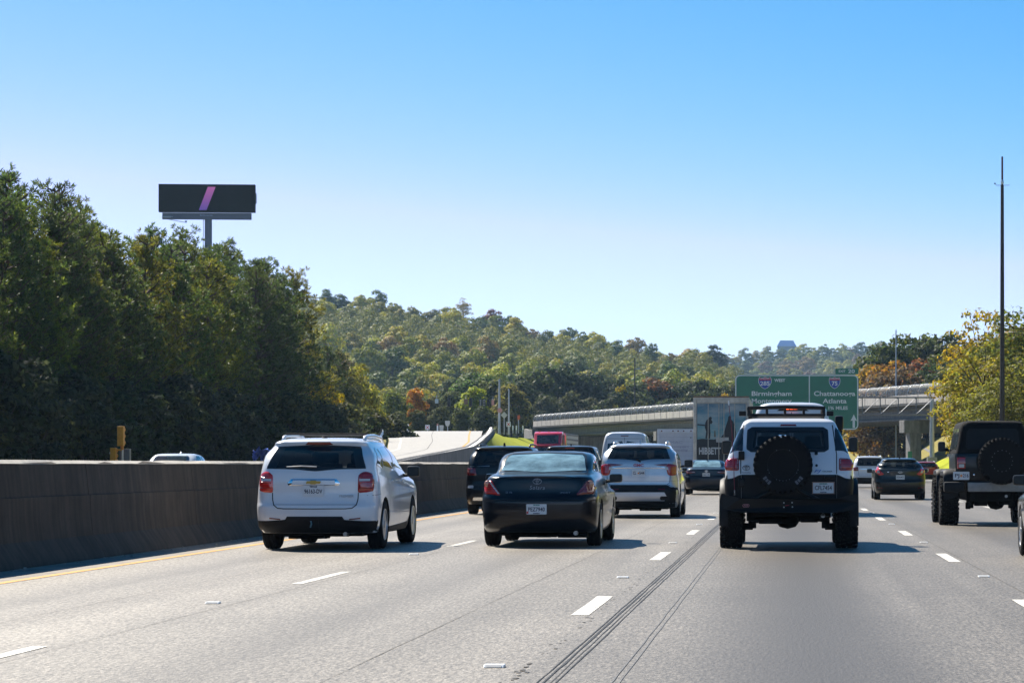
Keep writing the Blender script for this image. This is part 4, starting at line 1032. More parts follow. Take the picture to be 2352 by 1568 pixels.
# ================================================================== VEHICLES: tools
def pchip(x, y, q):
    x = np.asarray(x, float); y = np.asarray(y, float); h = np.diff(x); d = np.diff(y) / h; m = np.zeros(len(x))
    for i in range(1, len(x) - 1):
        if d[i - 1] * d[i] > 0:
            w1, w2 = 2 * h[i] + h[i - 1], h[i] + 2 * h[i - 1]; m[i] = (w1 + w2) / (w1 / d[i - 1] + w2 / d[i])
    m[0], m[-1] = d[0], d[-1]
    i = np.clip(np.searchsorted(x, q) - 1, 0, len(h) - 1); t = (q - x[i]) / h[i]
    return (2 * t**3 - 3 * t**2 + 1) * y[i] + (t**3 - 2 * t**2 + t) * h[i] * m[i] + (-2 * t**3 + 3 * t**2) * y[i + 1] + (t**3 - t**2) * h[i] * m[i + 1]

def paint(name, col, metal=0.0, rough=.35, dirt=.12, coat=1.0):
    m, n, l, b = node_mat(name); co = objco(n)
    f = noise(n, l, 3.5, 6, .7, co); g = noise(n, l, 60, 2, .5, co)
    dusty = [c * .8 + .03 for c in col]
    l.new(mixc(n, l, mixf(n, l, f, dirt), col, dusty), b.inputs['Base Color'])
    b.inputs['Metallic'].default_value = metal
    r = n.new('ShaderNodeMapRange'); r.inputs[3].default_value = rough * .85; r.inputs[4].default_value = rough * 1.25; l.new(f, r.inputs[0]); l.new(r.outputs[0], b.inputs['Roughness'])
    b.inputs['Coat Weight'].default_value = coat; b.inputs['Specular IOR Level'].default_value = .5 if coat >= 1 else .2
    r2 = n.new('ShaderNodeMapRange'); r2.inputs[3].default_value = .02; r2.inputs[4].default_value = .10; l.new(f, r2.inputs[0]); l.new(r2.outputs[0], b.inputs['Coat Roughness'])
    return m
def mixf(n, l, f, k):
    r = n.new('ShaderNodeMapRange'); r.inputs[1].default_value = .4; r.inputs[2].default_value = .75; r.inputs[3].default_value = 0; r.inputs[4].default_value = min(1, k * 4)
    l.new(f, r.inputs[0]); return r.outputs[0]
def glass_mat(name, col, rough=.03, dust=.25, dustcol=(.22, .23, .24)):
    """car glass over a dark cabin, with a thin film of dust"""
    m, n, l, b = node_mat(name); co = objco(n); f = noise(n, l, 2.5, 5, .6, co)
    l.new(mixc(n, l, mixf(n, l, f, dust * .25), col, dustcol), b.inputs['Base Color']); b.inputs['Roughness'].default_value = rough
    b.inputs['Specular IOR Level'].default_value = .6; b.inputs['Coat Weight'].default_value = .6; b.inputs['Coat Roughness'].default_value = .02
    return m
def clear_glass(name, tint, dust=.05, dustcol=(.3, .33, .35)):
    """a real pane: looks into the cabin through tinted glass, mirrors the sky, carries a little dust"""
    m, n, l, b = node_mat(name); n.remove(b); out = n['Material Output']
    t = n.new('ShaderNodeBsdfTransparent'); t.inputs[0].default_value = (*tint, 1)
    g = n.new('ShaderNodeBsdfGlossy'); g.inputs['Roughness'].default_value = .03; f = n.new('ShaderNodeFresnel'); f.inputs[0].default_value = 1.5
    mx = n.new('ShaderNodeMixShader'); l.new(f.outputs[0], mx.inputs[0]); l.new(t.outputs[0], mx.inputs[1]); l.new(g.outputs[0], mx.inputs[2])
    d = n.new('ShaderNodeBsdfDiffuse'); d.inputs[0].default_value = (*dustcol, 1); nz = noise(n, l, 3, 5, .65, objco(n))
    r = n.new('ShaderNodeMapRange'); r.inputs[1].default_value = .25; r.inputs[2].default_value = .8; r.inputs[3].default_value = dust * .4; r.inputs[4].default_value = dust * 1.8; l.new(nz, r.inputs[0])
    m2 = n.new('ShaderNodeMixShader'); l.new(r.outputs[0], m2.inputs[0]); l.new(mx.outputs[0], m2.inputs[1]); l.new(d.outputs[0], m2.inputs[2]); l.new(m2.outputs[0], out.inputs['Surface']); return m
G_WS = clear_glass('windscreen_glass', (.72, .78, .78), .03); G_TINT = clear_glass('privacy_glass', (.17, .18, .19), .035); G_REAR = clear_glass('green_rear_glass', (.55, .64, .66), .05)
G_HAZY = clear_glass('dusty_sky_glass', (.40, .54, .60), .55, (.26, .44, .54))  # bright blue dust film: sky reflection put into the pane's colour
def lens_mat(name, col, emit=0, ecol=None):
    m, n, l, b = node_mat(name); co = objco(n)
    w_ = n.new('ShaderNodeTexWave'); w_.bands_direction = 'Z'; w_.inputs['Scale'].default_value = 9; l.new(co, w_.inputs[0])
    l.new(mixc(n, l, w_.outputs['Fac'], [c * .55 for c in col], col), b.inputs['Base Color']); b.inputs['Roughness'].default_value = .12; b.inputs['Coat Weight'].default_value = 1
    if emit: b.inputs['Emission Color'].default_value = (*(ecol or col), 1); b.inputs['Emission Strength'].default_value = emit
    return m
G_DARK = glass_mat('tinted_glass', (.010, .011, .013)); G_MID = glass_mat('clear_car_glass', (.03, .045, .05), dust=.4)
G_SKY = glass_mat('dusty_sky_glass', (.10, .19, .24), .12, .8, (.20, .30, .35))
L_RED = lens_mat('red_lens', (.42, .012, .016)); L_REDB = lens_mat('bright_red_lens', (.72, .025, .02)); L_DRED = lens_mat('dark_red_lens', (.20, .008, .012))
L_CLEAR = lens_mat('clear_lens', (.62, .60, .58)); L_AMB = lens_mat('amber_lens', (.62, .26, .12))
L_LIT = lens_mat('lit_brake_lens', (.9, .08, .02), 4.0, (1, .10, .02))
M_MIRG = plain('mirror_dark', (.012, .016, .018), .25, spec=.3)
M_CHROME = plain('chrome', (.72, .73, .76), .12, 1.0, var=.06); M_ALLOY = plain('alloy', (.50, .51, .53), .3, .9, var=.1); M_GUNM = plain('gunmetal', (.05, .05, .055), .35, .8, var=.15)
M_CLAD = plain('grey_cladding', (.011, .011, .013), .55, var=.3, spec=.2); M_TRIM = plain('black_trim', (.006, .006, .007), .4, var=.2, spec=.25)
M_UNDER = plain('underbody', (.006, .006, .006), .85, var=.4, spec=.1); M_WELL = plain('wheel_well', (.008, .008, .008), .9)
M_PLATE = plain('plate_white', (.66, .67, .68), .4, var=.05, scale=4); M_PLTX = plain('plate_text', (.02, .022, .05), .5); M_PEACH = plain('plate_peach', (.80, .30, .08), .5, var=.2)
M_GOLD = plain('gold_badge', (.42, .28, .07), .3, .7); M_EXH = plain('exhaust_steel', (.30, .29, .28), .3, .9)

def fillet(poly, r, n=4):
    if not r: return list(poly)
    out = []; k = len(poly)
    for i in range(k):
        p = Vector(poly[i]); a = Vector(poly[i - 1]) - p; b_ = Vector(poly[(i + 1) % k]) - p
        rr = min(r, a.length * .48, b_.length * .48); pa = p + a.normalized() * rr; pb_ = p + b_.normalized() * rr
        for j in range(n + 1):
            t = j / n; out.append(tuple(pa * (1 - t)**2 + p * 2 * t * (1 - t) + pb_ * t * t))
    return out

class Car:
    def __init__(s, kind, label, cat, group, x, y, rz=0):
        s.root = empty(kind, (x, y, 0), rz, label, cat, group); s.bvh = None
    # -- the painted shell, built from plan outlines stacked in height
    def body(s, keys, mat, arches=(), sub=3, name='body', cabin=None):
        keys = np.array(sorted(keys), float); z = keys[:, 0]
        zq = np.concatenate([np.linspace(z[i], z[i + 1], sub + 1)[:-1] for i in range(len(z) - 1)] + [[z[-1]]])
        par = [pchip(z, keys[:, j], zq) for j in range(1, keys.shape[1])]
        rings = []
        for i, zz in enumerate(zq):
            yr, yf, wr, wm, wf, rr, rf, br, bf = [p[i] for p in par]
            rr = min(rr, wr * .9); rf = min(rf, wf * .9); h = []
            for k in range(8): x = (wr - rr) * k / 8; h.append((x, yr + br * (x / wr)**2))
            yb = yr + br * ((wr - rr) / wr)**2; ra = rr * 1.0
            for k in range(9): a = R(90 * k / 8); h.append((wr - rr + rr * math.sin(a), yb + ra * (1 - math.cos(a))))
            yfb = yf - bf * ((wf - rf) / wf)**2; y0, y1 = yb + ra, yfb - rf
            for k in range(1, 16): t = k / 16; h.append((wr + (wf - wr) * t + (wm - (wr + wf) / 2) * 4 * t * (1 - t), y0 + (y1 - y0) * t))
            for k in range(7): a = R(90 * k / 6); h.append((wf - rf + rf * math.cos(a), yfb - rf + rf * math.sin(a)))
            for k in range(5, -1, -1): x = (wf - rf) * k / 6; h.append((x, yf - bf * (x / wf)**2))
            rings.append([(x, y, zz) for x, y in h] + [(-x, y, zz) for x, y in h[-2:0:-1]])
        m = len(rings[0]); H = len(h); V = [p for r in rings for p in r]; F = []
        for i in range(len(rings) - 1):
            for k in range(m): F.append((i * m + k, i * m + (k + 1) % m, (i + 1) * m + (k + 1) % m, (i + 1) * m + k))
        for base, flip in ((0, True), ((len(rings) - 1) * m, False)):
            for k in range(H - 1):
                a, b_ = k, k + 1; c, d = (m - k - 1) % m, (m - k) % m
                q = [base + a, base + b_, base + c, base + d]
                if k == 0: q = [base, base + 1, base + m - 1]
                elif k == H - 2: q = [base + a, base + b_, base + d]
                F.append(tuple(reversed(q)) if flip else tuple(q))
        me = bpy.data.meshes.new(name); me.from_pydata(V, [], F); me.validate(); me.update()
        me.materials.append(mat); me.materials.append(M_WELL)
        bm = bmesh.new(); bm.from_mesh(me); bmesh.ops.recalc_face_normals(bm, faces=bm.faces[:]); s.bvh = BVHTree.FromBMesh(bm); bm.to_mesh(me); bm.free()
        o = bpy.data.objects.new(name, me); COL.objects.link(o)
        if arches or cabin:
            cut = MB()
            if cabin: cut.prism(cabin[0], 'y', cabin[1], cabin[2])
            for (yc, zc, r, dp, w) in arches:
                for sgn in (-1, 1):
                    a, b_ = sgn * (w - dp), sgn * (w + .4)
                    pts = [(yc + r * math.cos(t), zc + r * math.sin(t)) for t in np.linspace(R(-8), R(188), 26)] + [(yc - r * .98, zc - .6), (yc + r * .98, zc - .6)]
                    cut.prism(pts, 'x', min(a, b_), max(a, b_))
            cme = cut.mesh('cut'); cme.materials.append(M_WELL); co = bpy.data.objects.new('cut', cme); COL.objects.link(co)
            md = o.modifiers.new('b', 'BOOLEAN'); md.operation = 'DIFFERENCE'; md.object = co; md.solver = 'EXACT'
            try: md.material_mode = 'TRANSFER'
            except Exception: pass
            dg = bpy.context.evaluated_depsgraph_get(); nm = bpy.data.meshes.new_from_object(o.evaluated_get(dg))
            o.modifiers.clear(); o.data = nm; nm.name = name; bpy.data.objects.remove(co); me = nm
        me.polygons.foreach_set('use_smooth', [True] * len(me.polygons)); me.set_sharp_from_angle(angle=R(38))
        o.parent = s.root; s.body_ob = o; s.W = float(np.max(keys[:, 4])); return o
    def ray(s, a, b_, axis):
        if axis == 'rear': o, d = Vector((a, -4, b_)), Vector((0, 1, 0))
        elif axis == 'front': o, d = Vector((a, 12, b_)), Vector((0, -1, 0))
        elif axis == 'right': o, d = Vector((4, a, b_)), Vector((-1, 0, 0))
        elif axis == 'left': o, d = Vector((-4, a, b_)), Vector((1, 0, 0))
        else: o, d = Vector((a, b_, 6)), Vector((0, 0, -1))
        h = s.bvh.ray_cast(o, d)
        if h[0] is None:
            q = o + d * (4.3 if axis in ('rear',) else 3.2); h = s.bvh.find_nearest(q)
        nrm = h[1].copy()
        if nrm.dot(d) > 0: nrm = -nrm
        return h[0].copy(), nrm
    def surf(s, x, z, axis='rear'): return s.ray(x, z, axis)[0]
    # -- a panel, pane or lens that follows the shell
    def patch(s, name, poly, mat, axis='rear', off=.006, depth=.014, nu=12, nv=8, r=0.0, bulge=0, parent=None, label=None):
        poly = fillet(poly, r); bs = [p[1] for p in poly]; lo, hi = min(bs), max(bs); k = len(poly)
        rows = []
        ts = (1 - np.cos(np.linspace(0, math.pi, nv))) / 2 if bulge else np.linspace(0, 1, nv)
        for t in ts:
            b_ = lo + 1e-4 + (hi - lo - 2e-4) * t; xs = []
            for i in range(k):
                (a0, b0), (a1, b1) = poly[i], poly[(i + 1) % k]
                if (b0 - b_) * (b1 - b_) <= 0 and b0 != b1: xs.append(a0 + (a1 - a0) * (b_ - b0) / (b1 - b0))
            if not xs: continue
            x0, x1 = min(xs), max(xs)
            uu = (1 - np.cos(np.linspace(0, math.pi, nu))) / 2 if bulge else np.linspace(0, 1, nu)
            rows.append([(x0 + (x1 - x0) * u, b_, min(1, 4 * u * (1 - u) * 2) * min(1, 4 * t * (1 - t) * 2)) for u in uu])
        vs = []; ns = []
        for row in rows:
            for a, b_, e in row:
                p, nn = s.ray(a, b_, axis); vs.append(p + nn * (off + bulge * e)); ns.append(nn)
        nr, nc = len(rows), nu; F = [(i * nc + j, i * nc + j + 1, (i + 1) * nc + j + 1, (i + 1) * nc + j) for i in range(nr - 1) for j in range(nc - 1)]
        border = [j for j in range(nc)] + [i * nc + nc - 1 for i in range(1, nr)] + [(nr - 1) * nc + j for j in range(nc - 2, -1, -1)] + [i * nc for i in range(nr - 2, 0, -1)]
        base = len(vs); vs += [vs[i] - ns[i] * depth for i in border]; nb = len(border)
        F += [(border[i], border[(i + 1) % nb], base + (i + 1) % nb, base + i) for i in range(nb)]
        mb = MB(); mb.add(vs, F); me = mb.mesh(name, smooth=True, angle=40)
        # make the face look outwards
        if len(me.polygons) and me.polygons[len(F) // 3].normal.dot(ns[len(ns) // 2]) < 0: me.flip_normals()
        o = link(name, me, mat, parent or s.root)
        if label: o['label'] = label
        return o
    def both(s, name, poly, mat, axis='rear', **k):
        out = []
        for sg in (1, -1):
            if axis == 'rear' or axis == 'front' or axis == 'top': out.append(s.patch(name, [(a * sg, b_) for a, b_ in poly], mat, axis, **k))
            else: out.append(s.patch(name, poly, mat, 'right' if sg > 0 else 'left', **k))
        return out
    def seam(s, lines, axis='rear', w=.009, mat=None, name='panel_gap', off=.0025):
        mb = MB()
        for pts in lines:
            d = []
            for (a0, b0), (a1, b1) in zip(pts[:-1], pts[1:]):
                k = max(2, int(math.hypot(a1 - a0, b1 - b0) / .05)); d += [(a0 + (a1 - a0) * i / k, b0 + (b1 - b0) * i / k) for i in range(k)]
            d.append(pts[-1]); rows = []
            for i, (a, b_) in enumerate(d):
                ta = Vector(d[min(i + 1, len(d) - 1)]) - Vector(d[max(i - 1, 0)]); ta.normalize(); na = Vector((-ta.y, ta.x)) * w / 2
                row = []
                for sg in (-1, 1): p, nn = s.ray(a + na.x * sg, b_ + na.y * sg, axis); row.append(p + nn * off)
                rows.append(row)
            mb.sheet(rows)
        return mb.build(name, mat or M_TRIM, s.root)
    def txt(s, t, size, x, z, mat, axis='rear', off=.008, parent=None, **k):
        p, nn = s.ray(x, z, axis)
        if axis == 'rear':
            tilt = math.degrees(math.atan2(nn.z, -nn.y)); return text(t, size, p + nn * off, mat, parent or s.root, rx=90 - tilt, **k)
        return text(t, size, p + nn * off, mat, parent or s.root, rz=90 if axis == 'right' else -90, **k)
    def rbox(s, name, c, d, mat, bevel=.02, rot=None, parent=None, taper=1.0):
        return MB().box(c, d, rot, taper).build(name, mat, parent or s.root, bevel=bevel, smooth=True)
    def plate(s, x, z, lines, w=.305, h=.155, y=None, extra=None, frame=None):
        yy = (s.surf(x, z).y - .014) if y is None else y
        o = MB().prism(fillet([(x - w / 2, z - h / 2), (x + w / 2, z - h / 2), (x + w / 2, z + h / 2), (x - w / 2, z + h / 2)], .015), 'y', yy - .006, yy).build('licence_plate', M_PLATE, s.root)
        if frame:
            mb = MB(); t = .012
            for cx, cz, ww, hh in ((x, z + h / 2, w + .02, t), (x, z - h / 2, w + .02, t), (x - w / 2, z, t, h - t), (x + w / 2, z, t, h - t)): mb.box((cx, yy - .004, cz), (ww, .016, hh))
            mb.build('plate_frame', frame, o)
        for t, size, dx, dz, ww, mt in lines: text(t, size, (x + dx, yy - .0075, z + dz), mt, o, width=ww, bold=.0015, extrude=.001)
        if extra: extra(o, x, yy, z)
        return o
    def wheel(s, x, y, r, w, rim_r, style='five', rim=None, knobby=False, blocks=34, side=1, spin=0):
        """side +1: outer face towards +x"""
        hw = w / 2; mb = MB()
        prof = [(-hw * .80, rim_r * .98), (-hw * .93, rim_r + .012), (-hw * 1.0, (rim_r + r) / 2), (-hw * .94, r - .028), (-hw * .80, r - .006)]
        if not knobby:
            for g in (-.5, 0, .5): prof += [(hw * (g - .09), r - .001), (hw * (g - .07), r - .010), (hw * (g + .07), r - .010), (hw * (g + .09), r - .001)]
        else: prof += [(-hw * .4, r - .010), (hw * .4, r - .010)]
        prof += [(hw * .80, r - .006), (hw * .94, r - .028), (hw * 1.0, (rim_r + r) / 2), (hw * .93, rim_r + .012), (hw * .80, rim_r * .98)]
        mb.lathe(prof, 'x', n=48)
        if knobby:
            for k in range(blocks):
                for q, (ox, sw, sh, rot_) in enumerate(((-.78, .40, .020, .2), (-.28, .36, .014, -.35), (.28, .36, .014, .35), (.78, .40, .020, -.2))):
                    an = 2 * math.pi * (k + (.5 if q % 2 else 0)) / blocks; rr = r - .002
                    M_ = Matrix.Rotation(an, 3, 'X') @ Matrix.Rotation(rot_, 3, 'Z')
                    mb.box(Matrix.Rotation(an, 3, 'X') @ Vector((hw * ox, 0, rr)), (hw * sw, 2 * math.pi * r / blocks * .62, sh * 2), M_, .85)
                for sg in (-1, 1):
                    an = 2 * math.pi * (k + (.25 if sg > 0 else .75)) / blocks
                    mb.box(Matrix.Rotation(an, 3, 'X') @ Vector((hw * sg * .985, 0, r - .045)), (.03, 2 * math.pi * r / blocks * .5, .06), Matrix.Rotation(an, 3, 'X'))
        me = mb.mesh('wheel', smooth=True, angle=32)
        o = link('wheel', me, M_RUBBER, s.root, (x, y, r)); o.rotation_euler = (spin, 0, 0)
        rb = MB(); f = side
        rb.lathe([(f * hw * .86, rim_r * 1.0), (f * hw * .96, rim_r * .985), (f * hw * .93, rim_r * .90), (f * hw * .45, rim_r * .86), (f * hw * .40, .05), (f * hw * .40, .03)], 'x', n=36)
        ns = {'five': 5, 'six': 6, 'seven': 7, 'ten': 10, 'steel': 8}[style]
        for k in range(ns):
            an = 2 * math.pi * k / ns; M_ = Matrix.Rotation(an, 3, 'X')
            wd = rim_r * (.30 if ns < 8 else .16)
            rb.box(M_ @ Vector((f * hw * .76, 0, rim_r * .52)), (hw * .22, wd, rim_r * .80), M_, .8)
        rb.lathe([(f * hw * .62, rim_r * .28), (f * hw * .92, rim_r * .24), (f * hw * .95, rim_r * .12), (f * hw * .95, .008)], 'x', n=20)
        link('rim', rb.mesh('rim', smooth=True, angle=30), rim or M_ALLOY, o)
        return o
    def wheels(s, xs, yr, yf, r, w, rim_r, style='five', **k):
        for sg in (-1, 1):
            for yy in (yr, yf): s.wheel(sg * xs, yy, r, w, rim_r, style, side=sg, spin=.3 * yy + sg, **k)
    def under(s, w, y0, y1, z0, z1, axle=None, exhaust=(), diff=None, extra=()):
        mb = MB(); mb.box((0, (y0 + y1) / 2, (z0 + z1) / 2), (w, y1 - y0, z1 - z0))
        if axle: ya, za, ra = axle; mb.tube([(-w * .52, ya, za), (w * .52, ya, za)], ra, 8)
        if diff: mb.lathe([(-.17, .05), (-.12, .12), (0, .15), (.12, .12), (.17, .05)], 'x', diff, 14)
        for c, d in extra: mb.box(c, d)
        s.un = mb.build('underbody', M_UNDER, s.root, bevel=.012)
        for (x, y, z, r, l_) in exhaust: MB().lathe([(0, r * .8), (-.0, r), (l_, r), (l_, r * .8)], 'y', (x, y, z), 14).build('exhaust_pipe', M_EXH, s.root, smooth=True)
    def seats(s, front_y, rear_y, z, mat, rear=3, xs=.36):
        """seat backs and head restraints seen through the rear pane; z is the top of the seat back"""
        for yy, pos in ((front_y, (-xs, xs)), (rear_y, (-.42, 0, .42) if rear == 3 else (-.36, .36))):
            if yy is None: continue
            for x in pos:
                o = MB().box((x, yy, z - .22), (.44 if yy == front_y else .36, .13, .46)).build('seat_back', mat, s.root, bevel=.05, smooth=True)
                MB().box((x, yy + .02, z + .085), (.24, .10, .16)).build('head_restraint', mat, o, bevel=.04, smooth=True)
        MB().box((0, front_y + .75, z + .13), (.22, .03, .06)).build('rear_view_mirror', M_TRIM, s.root, bevel=.01)
    def mirror(s, x, y, z, w=.22, h=.16, mat=None, d=.12, sides=(-1, 1), face=True):
        for sg in sides:
            o = s.rbox('mirror', (sg * (x + w / 2), y, z), (w, d, h), mat or M_TRIM, .045)
            MB().tube([(sg * (x - .08), y + .02, z - h * .38), (sg * (x + .05), y, z - h * .30)], .028, 6).build('mirror_arm', M_TRIM, o)
            if face: MB().prism(fillet([(sg * (x + w / 2) - w * .42, z - h * .38), (sg * (x + w / 2) + w * .42, z - h * .38), (sg * (x + w / 2) + w * .42, z + h * .38), (sg * (x + w / 2) - w * .42, z + h * .38)], .03), 'y', y - d / 2 - .004, y - d / 2 + .01).build('mirror_glass', M_MIRG, o)
    def rails(s, x, y0, y1, z, mat=None, r=.022, h=.06):
        for sg in (-1, 1):
            MB().tube([(sg * x, y0, z - h * .7), (sg * x, y0 + .10, z + h * .3), (sg * x, y0 + .3, z + h * .55), (sg * x, (y0 + y1) / 2, z + h * .7), (sg * x, y1 - .3, z + h * .4), (sg * x, y1, z - h)], [r * 1.2, r * 1.1, r, r, r, r * .8], 8).build('roof_rail', mat or M_ALLOY, s.root, smooth='all')
    def fin(s, y, z, mat=None, h=.075):
        MB().prism([(y - .07, z - .01), (y + .12, z - .01), (y - .02, z + h), (y - .05, z + h)], 'x', -.022, .022).build('antenna_fin', mat or M_TRIM, s.root, bevel=.008)
def oval_ring(mb, cx, y, cz, rx, rz, t, n=28, d=.008):
    a = [(cx + rx * math.cos(2 * math.pi * k / n), cz + rz * math.sin(2 * math.pi * k / n)) for k in range(n)]
    b_ = [(cx + (rx - t) * math.cos(2 * math.pi * k / n), cz + (rz - t) * math.sin(2 * math.pi * k / n)) for k in range(n)]
    V = [(p[0], y - d, p[1]) for p in a] + [(p[0], y - d, p[1]) for p in b_] + [(p[0], y, p[1]) for p in a]
    mb.add(V, [(i, (i + 1) % n, (i + 1) % n + n, i + n) for i in range(n)] + [(i, (i + 1) % n, (i + 1) % n + 2 * n, i + 2 * n) for i in range(n)])
def three_ovals(car, x, z, w, mat, name='badge'):
    """badge of three overlapping ellipses"""
    y = car.surf(x, z).y - .006; mb = MB()
    oval_ring(mb, x, y, z, w / 2, w * .33, w * .055); oval_ring(mb, x, y - .001, z + w * .15, w * .33, w * .135, w * .05); oval_ring(mb, x, y - .002, z - w * .02, w * .12, w * .29, w * .05)
    return mb.build(name, mat, car.root)
def suv_keys(H, W, L, belt=1.14, rake=.34, sill=.27, rr=.30, bow=.09, tum=.74, bump=.05, lip=.06, mid=.86):
    w = W / 2; b0 = bump
    return [(sill, .18, L - .2, w - .07, w - .05, w - .12, rr, .35, bow, .15), (sill + .10, .05, L - .06, w - .03, w - .02, w - .06, rr, .4, bow, .18),
            (.52, 0, L, w - .015, w, w - .03, rr, .4, bow, .2), (.63, .0, L, w - .01, w, w - .03, rr, .4, bow, .2), (.70, b0 * .6, L - .02, w - .01, w, w - .03, rr, .4, bow, .2),
            (.85, b0, L - .05, w - .015, w - .005, w - .03, rr, .4, bow, .22), (.98, b0, L - .14, w - .03, w - .015, w - .06, rr, .4, bow, .22),
            (1.06, b0 + .005, L - .7, w - .045, w - .025, w - .08, rr, .3, bow, .2), (belt, b0 + .02, L - 1.15, w - .06, w - .045, w - .10, rr, .25, bow, .2),
            (belt + (H - belt) * .45, b0 + rake * .42, L - 1.75, w * mid + .03, w * mid + .035, w * mid - .02, rr * .85, .25, bow, .2),
            (H - .13, b0 + rake * .86, L - 2.12, w * tum + .03, w * tum + .04, w * tum, rr * .7, .25, bow, .2),
            (H - .085, b0 + rake * .86 - lip * .5, L - 2.22, w * tum, w * tum + .02, w * tum - .02, rr * .6, .25, bow, .2),
            (H - .055, b0 + rake - lip, L - 2.32, w * tum - .05, w * tum - .02, w * tum - .05, rr * .6, .25, bow, .2),
            (H - .02, b0 + rake + .12, L - 2.55, w * .58, w * .6, w * .56, .2, .2, bow, .2), (H, b0 + rake + .6, L - 3.0, w * .28, w * .28, w * .26, .1, .1, .05, .1)]
def sedan_keys(H, W, L, deck=1.05, dl=.85, sill=.22, rr=.32, bow=.12, tum=.68, bh=.55):
    w = W / 2; g = H - deck
    return [(sill, .20, L - .2, w - .09, w - .07, w - .12, rr, .4, bow, .2), (sill + .08, .06, L - .06, w - .05, w - .03, w - .06, rr, .45, bow, .25),
            (bh - .06, 0, L, w - .035, w - .01, w - .03, rr, .45, bow, .28), (bh + .08, 0, L, w - .03, w, w - .03, rr, .45, bow, .3), (bh + .15, .015, L - .02, w - .03, w, w - .03, rr, .45, bow, .3),
            (bh + .20, .05, L - .05, w - .035, w, w - .04, rr, .45, bow, .3), (.86, .06, L - .5, w - .05, w - .02, w - .08, rr, .4, bow, .3), (deck - .08, .065, L - .95, w - .085, w - .05, w - .12, rr, .35, bow, .3),
            (deck - .02, .075, L - 1.15, w - .12, w - .075, w - .16, rr, .3, bow, .3), (deck + .012, .17, L - 1.26, w - .15, w - .095, w - .18, rr, .3, bow, .3), (deck + .03, dl * .6, L - 1.32, w - .16, w - .11, w - .19, rr, .3, bow, .3), (deck + .05, dl, L - 1.38, w - .17, w - .125, w - .20, rr, .3, bow, .3),
            (deck + .05 + (g - .05) * .45, dl + .36, L - 1.78, w * .80, w * .82, w * .78, .26, .3, bow, .25), (H - .07, dl + .72, L - 2.15, w * tum + .02, w * tum + .04, w * tum, .2, .3, bow, .25),
            (H - .035, dl + .90, L - 2.3, w * tum - .06, w * tum - .03, w * tum - .06, .2, .25, bow, .2), (H - .01, dl + 1.15, L - 2.55, w * .48, w * .5, w * .46, .2, .2, bow, .2), (H, dl + 1.4, L - 2.8, w * .22, w * .22, w * .2, .08, .08, .03, .05)]
TRAFFIC = 'vehicles in the motorway traffic'
# ================================================================== WHITE CROSSOVER (left)
C_WHITE = paint('white_paint', (.72, .73, .75), 0, .35, .06); C_WHITE2 = paint('van_white_paint', (.66, .68, .72), 0, .4, .1)
C_BLACK = paint('black_paint', (.004, .004, .006), .0, .3, .06, .40); C_BLACKB = paint('blue_black_paint', (.003, .004, .008), .0, .28, .05, .48)
C_SILVER = paint('silver_paint', (.50, .51, .54), .65, .32, .08); C_GREY = paint('warm_grey_paint', (.055, .052, .047), .4, .35, .1)
C_DARK = paint('charcoal_paint', (.004, .0045, .006), .0, .3, .06, .5); C_NAVY = paint('navy_paint', (.004, .006, .014), .0, .3, .06, .5); C_RED = paint('red_paint', (.42, .03, .03), .2, .35, .1)

def side_windows(c, panes, mat=None, sides=('right', 'left')):
    for sd in sides:
        for poly in panes: c.patch('side_window', poly, mat or G_MID, sd, off=.005, depth=.012, nu=10, nv=8, r=.05)

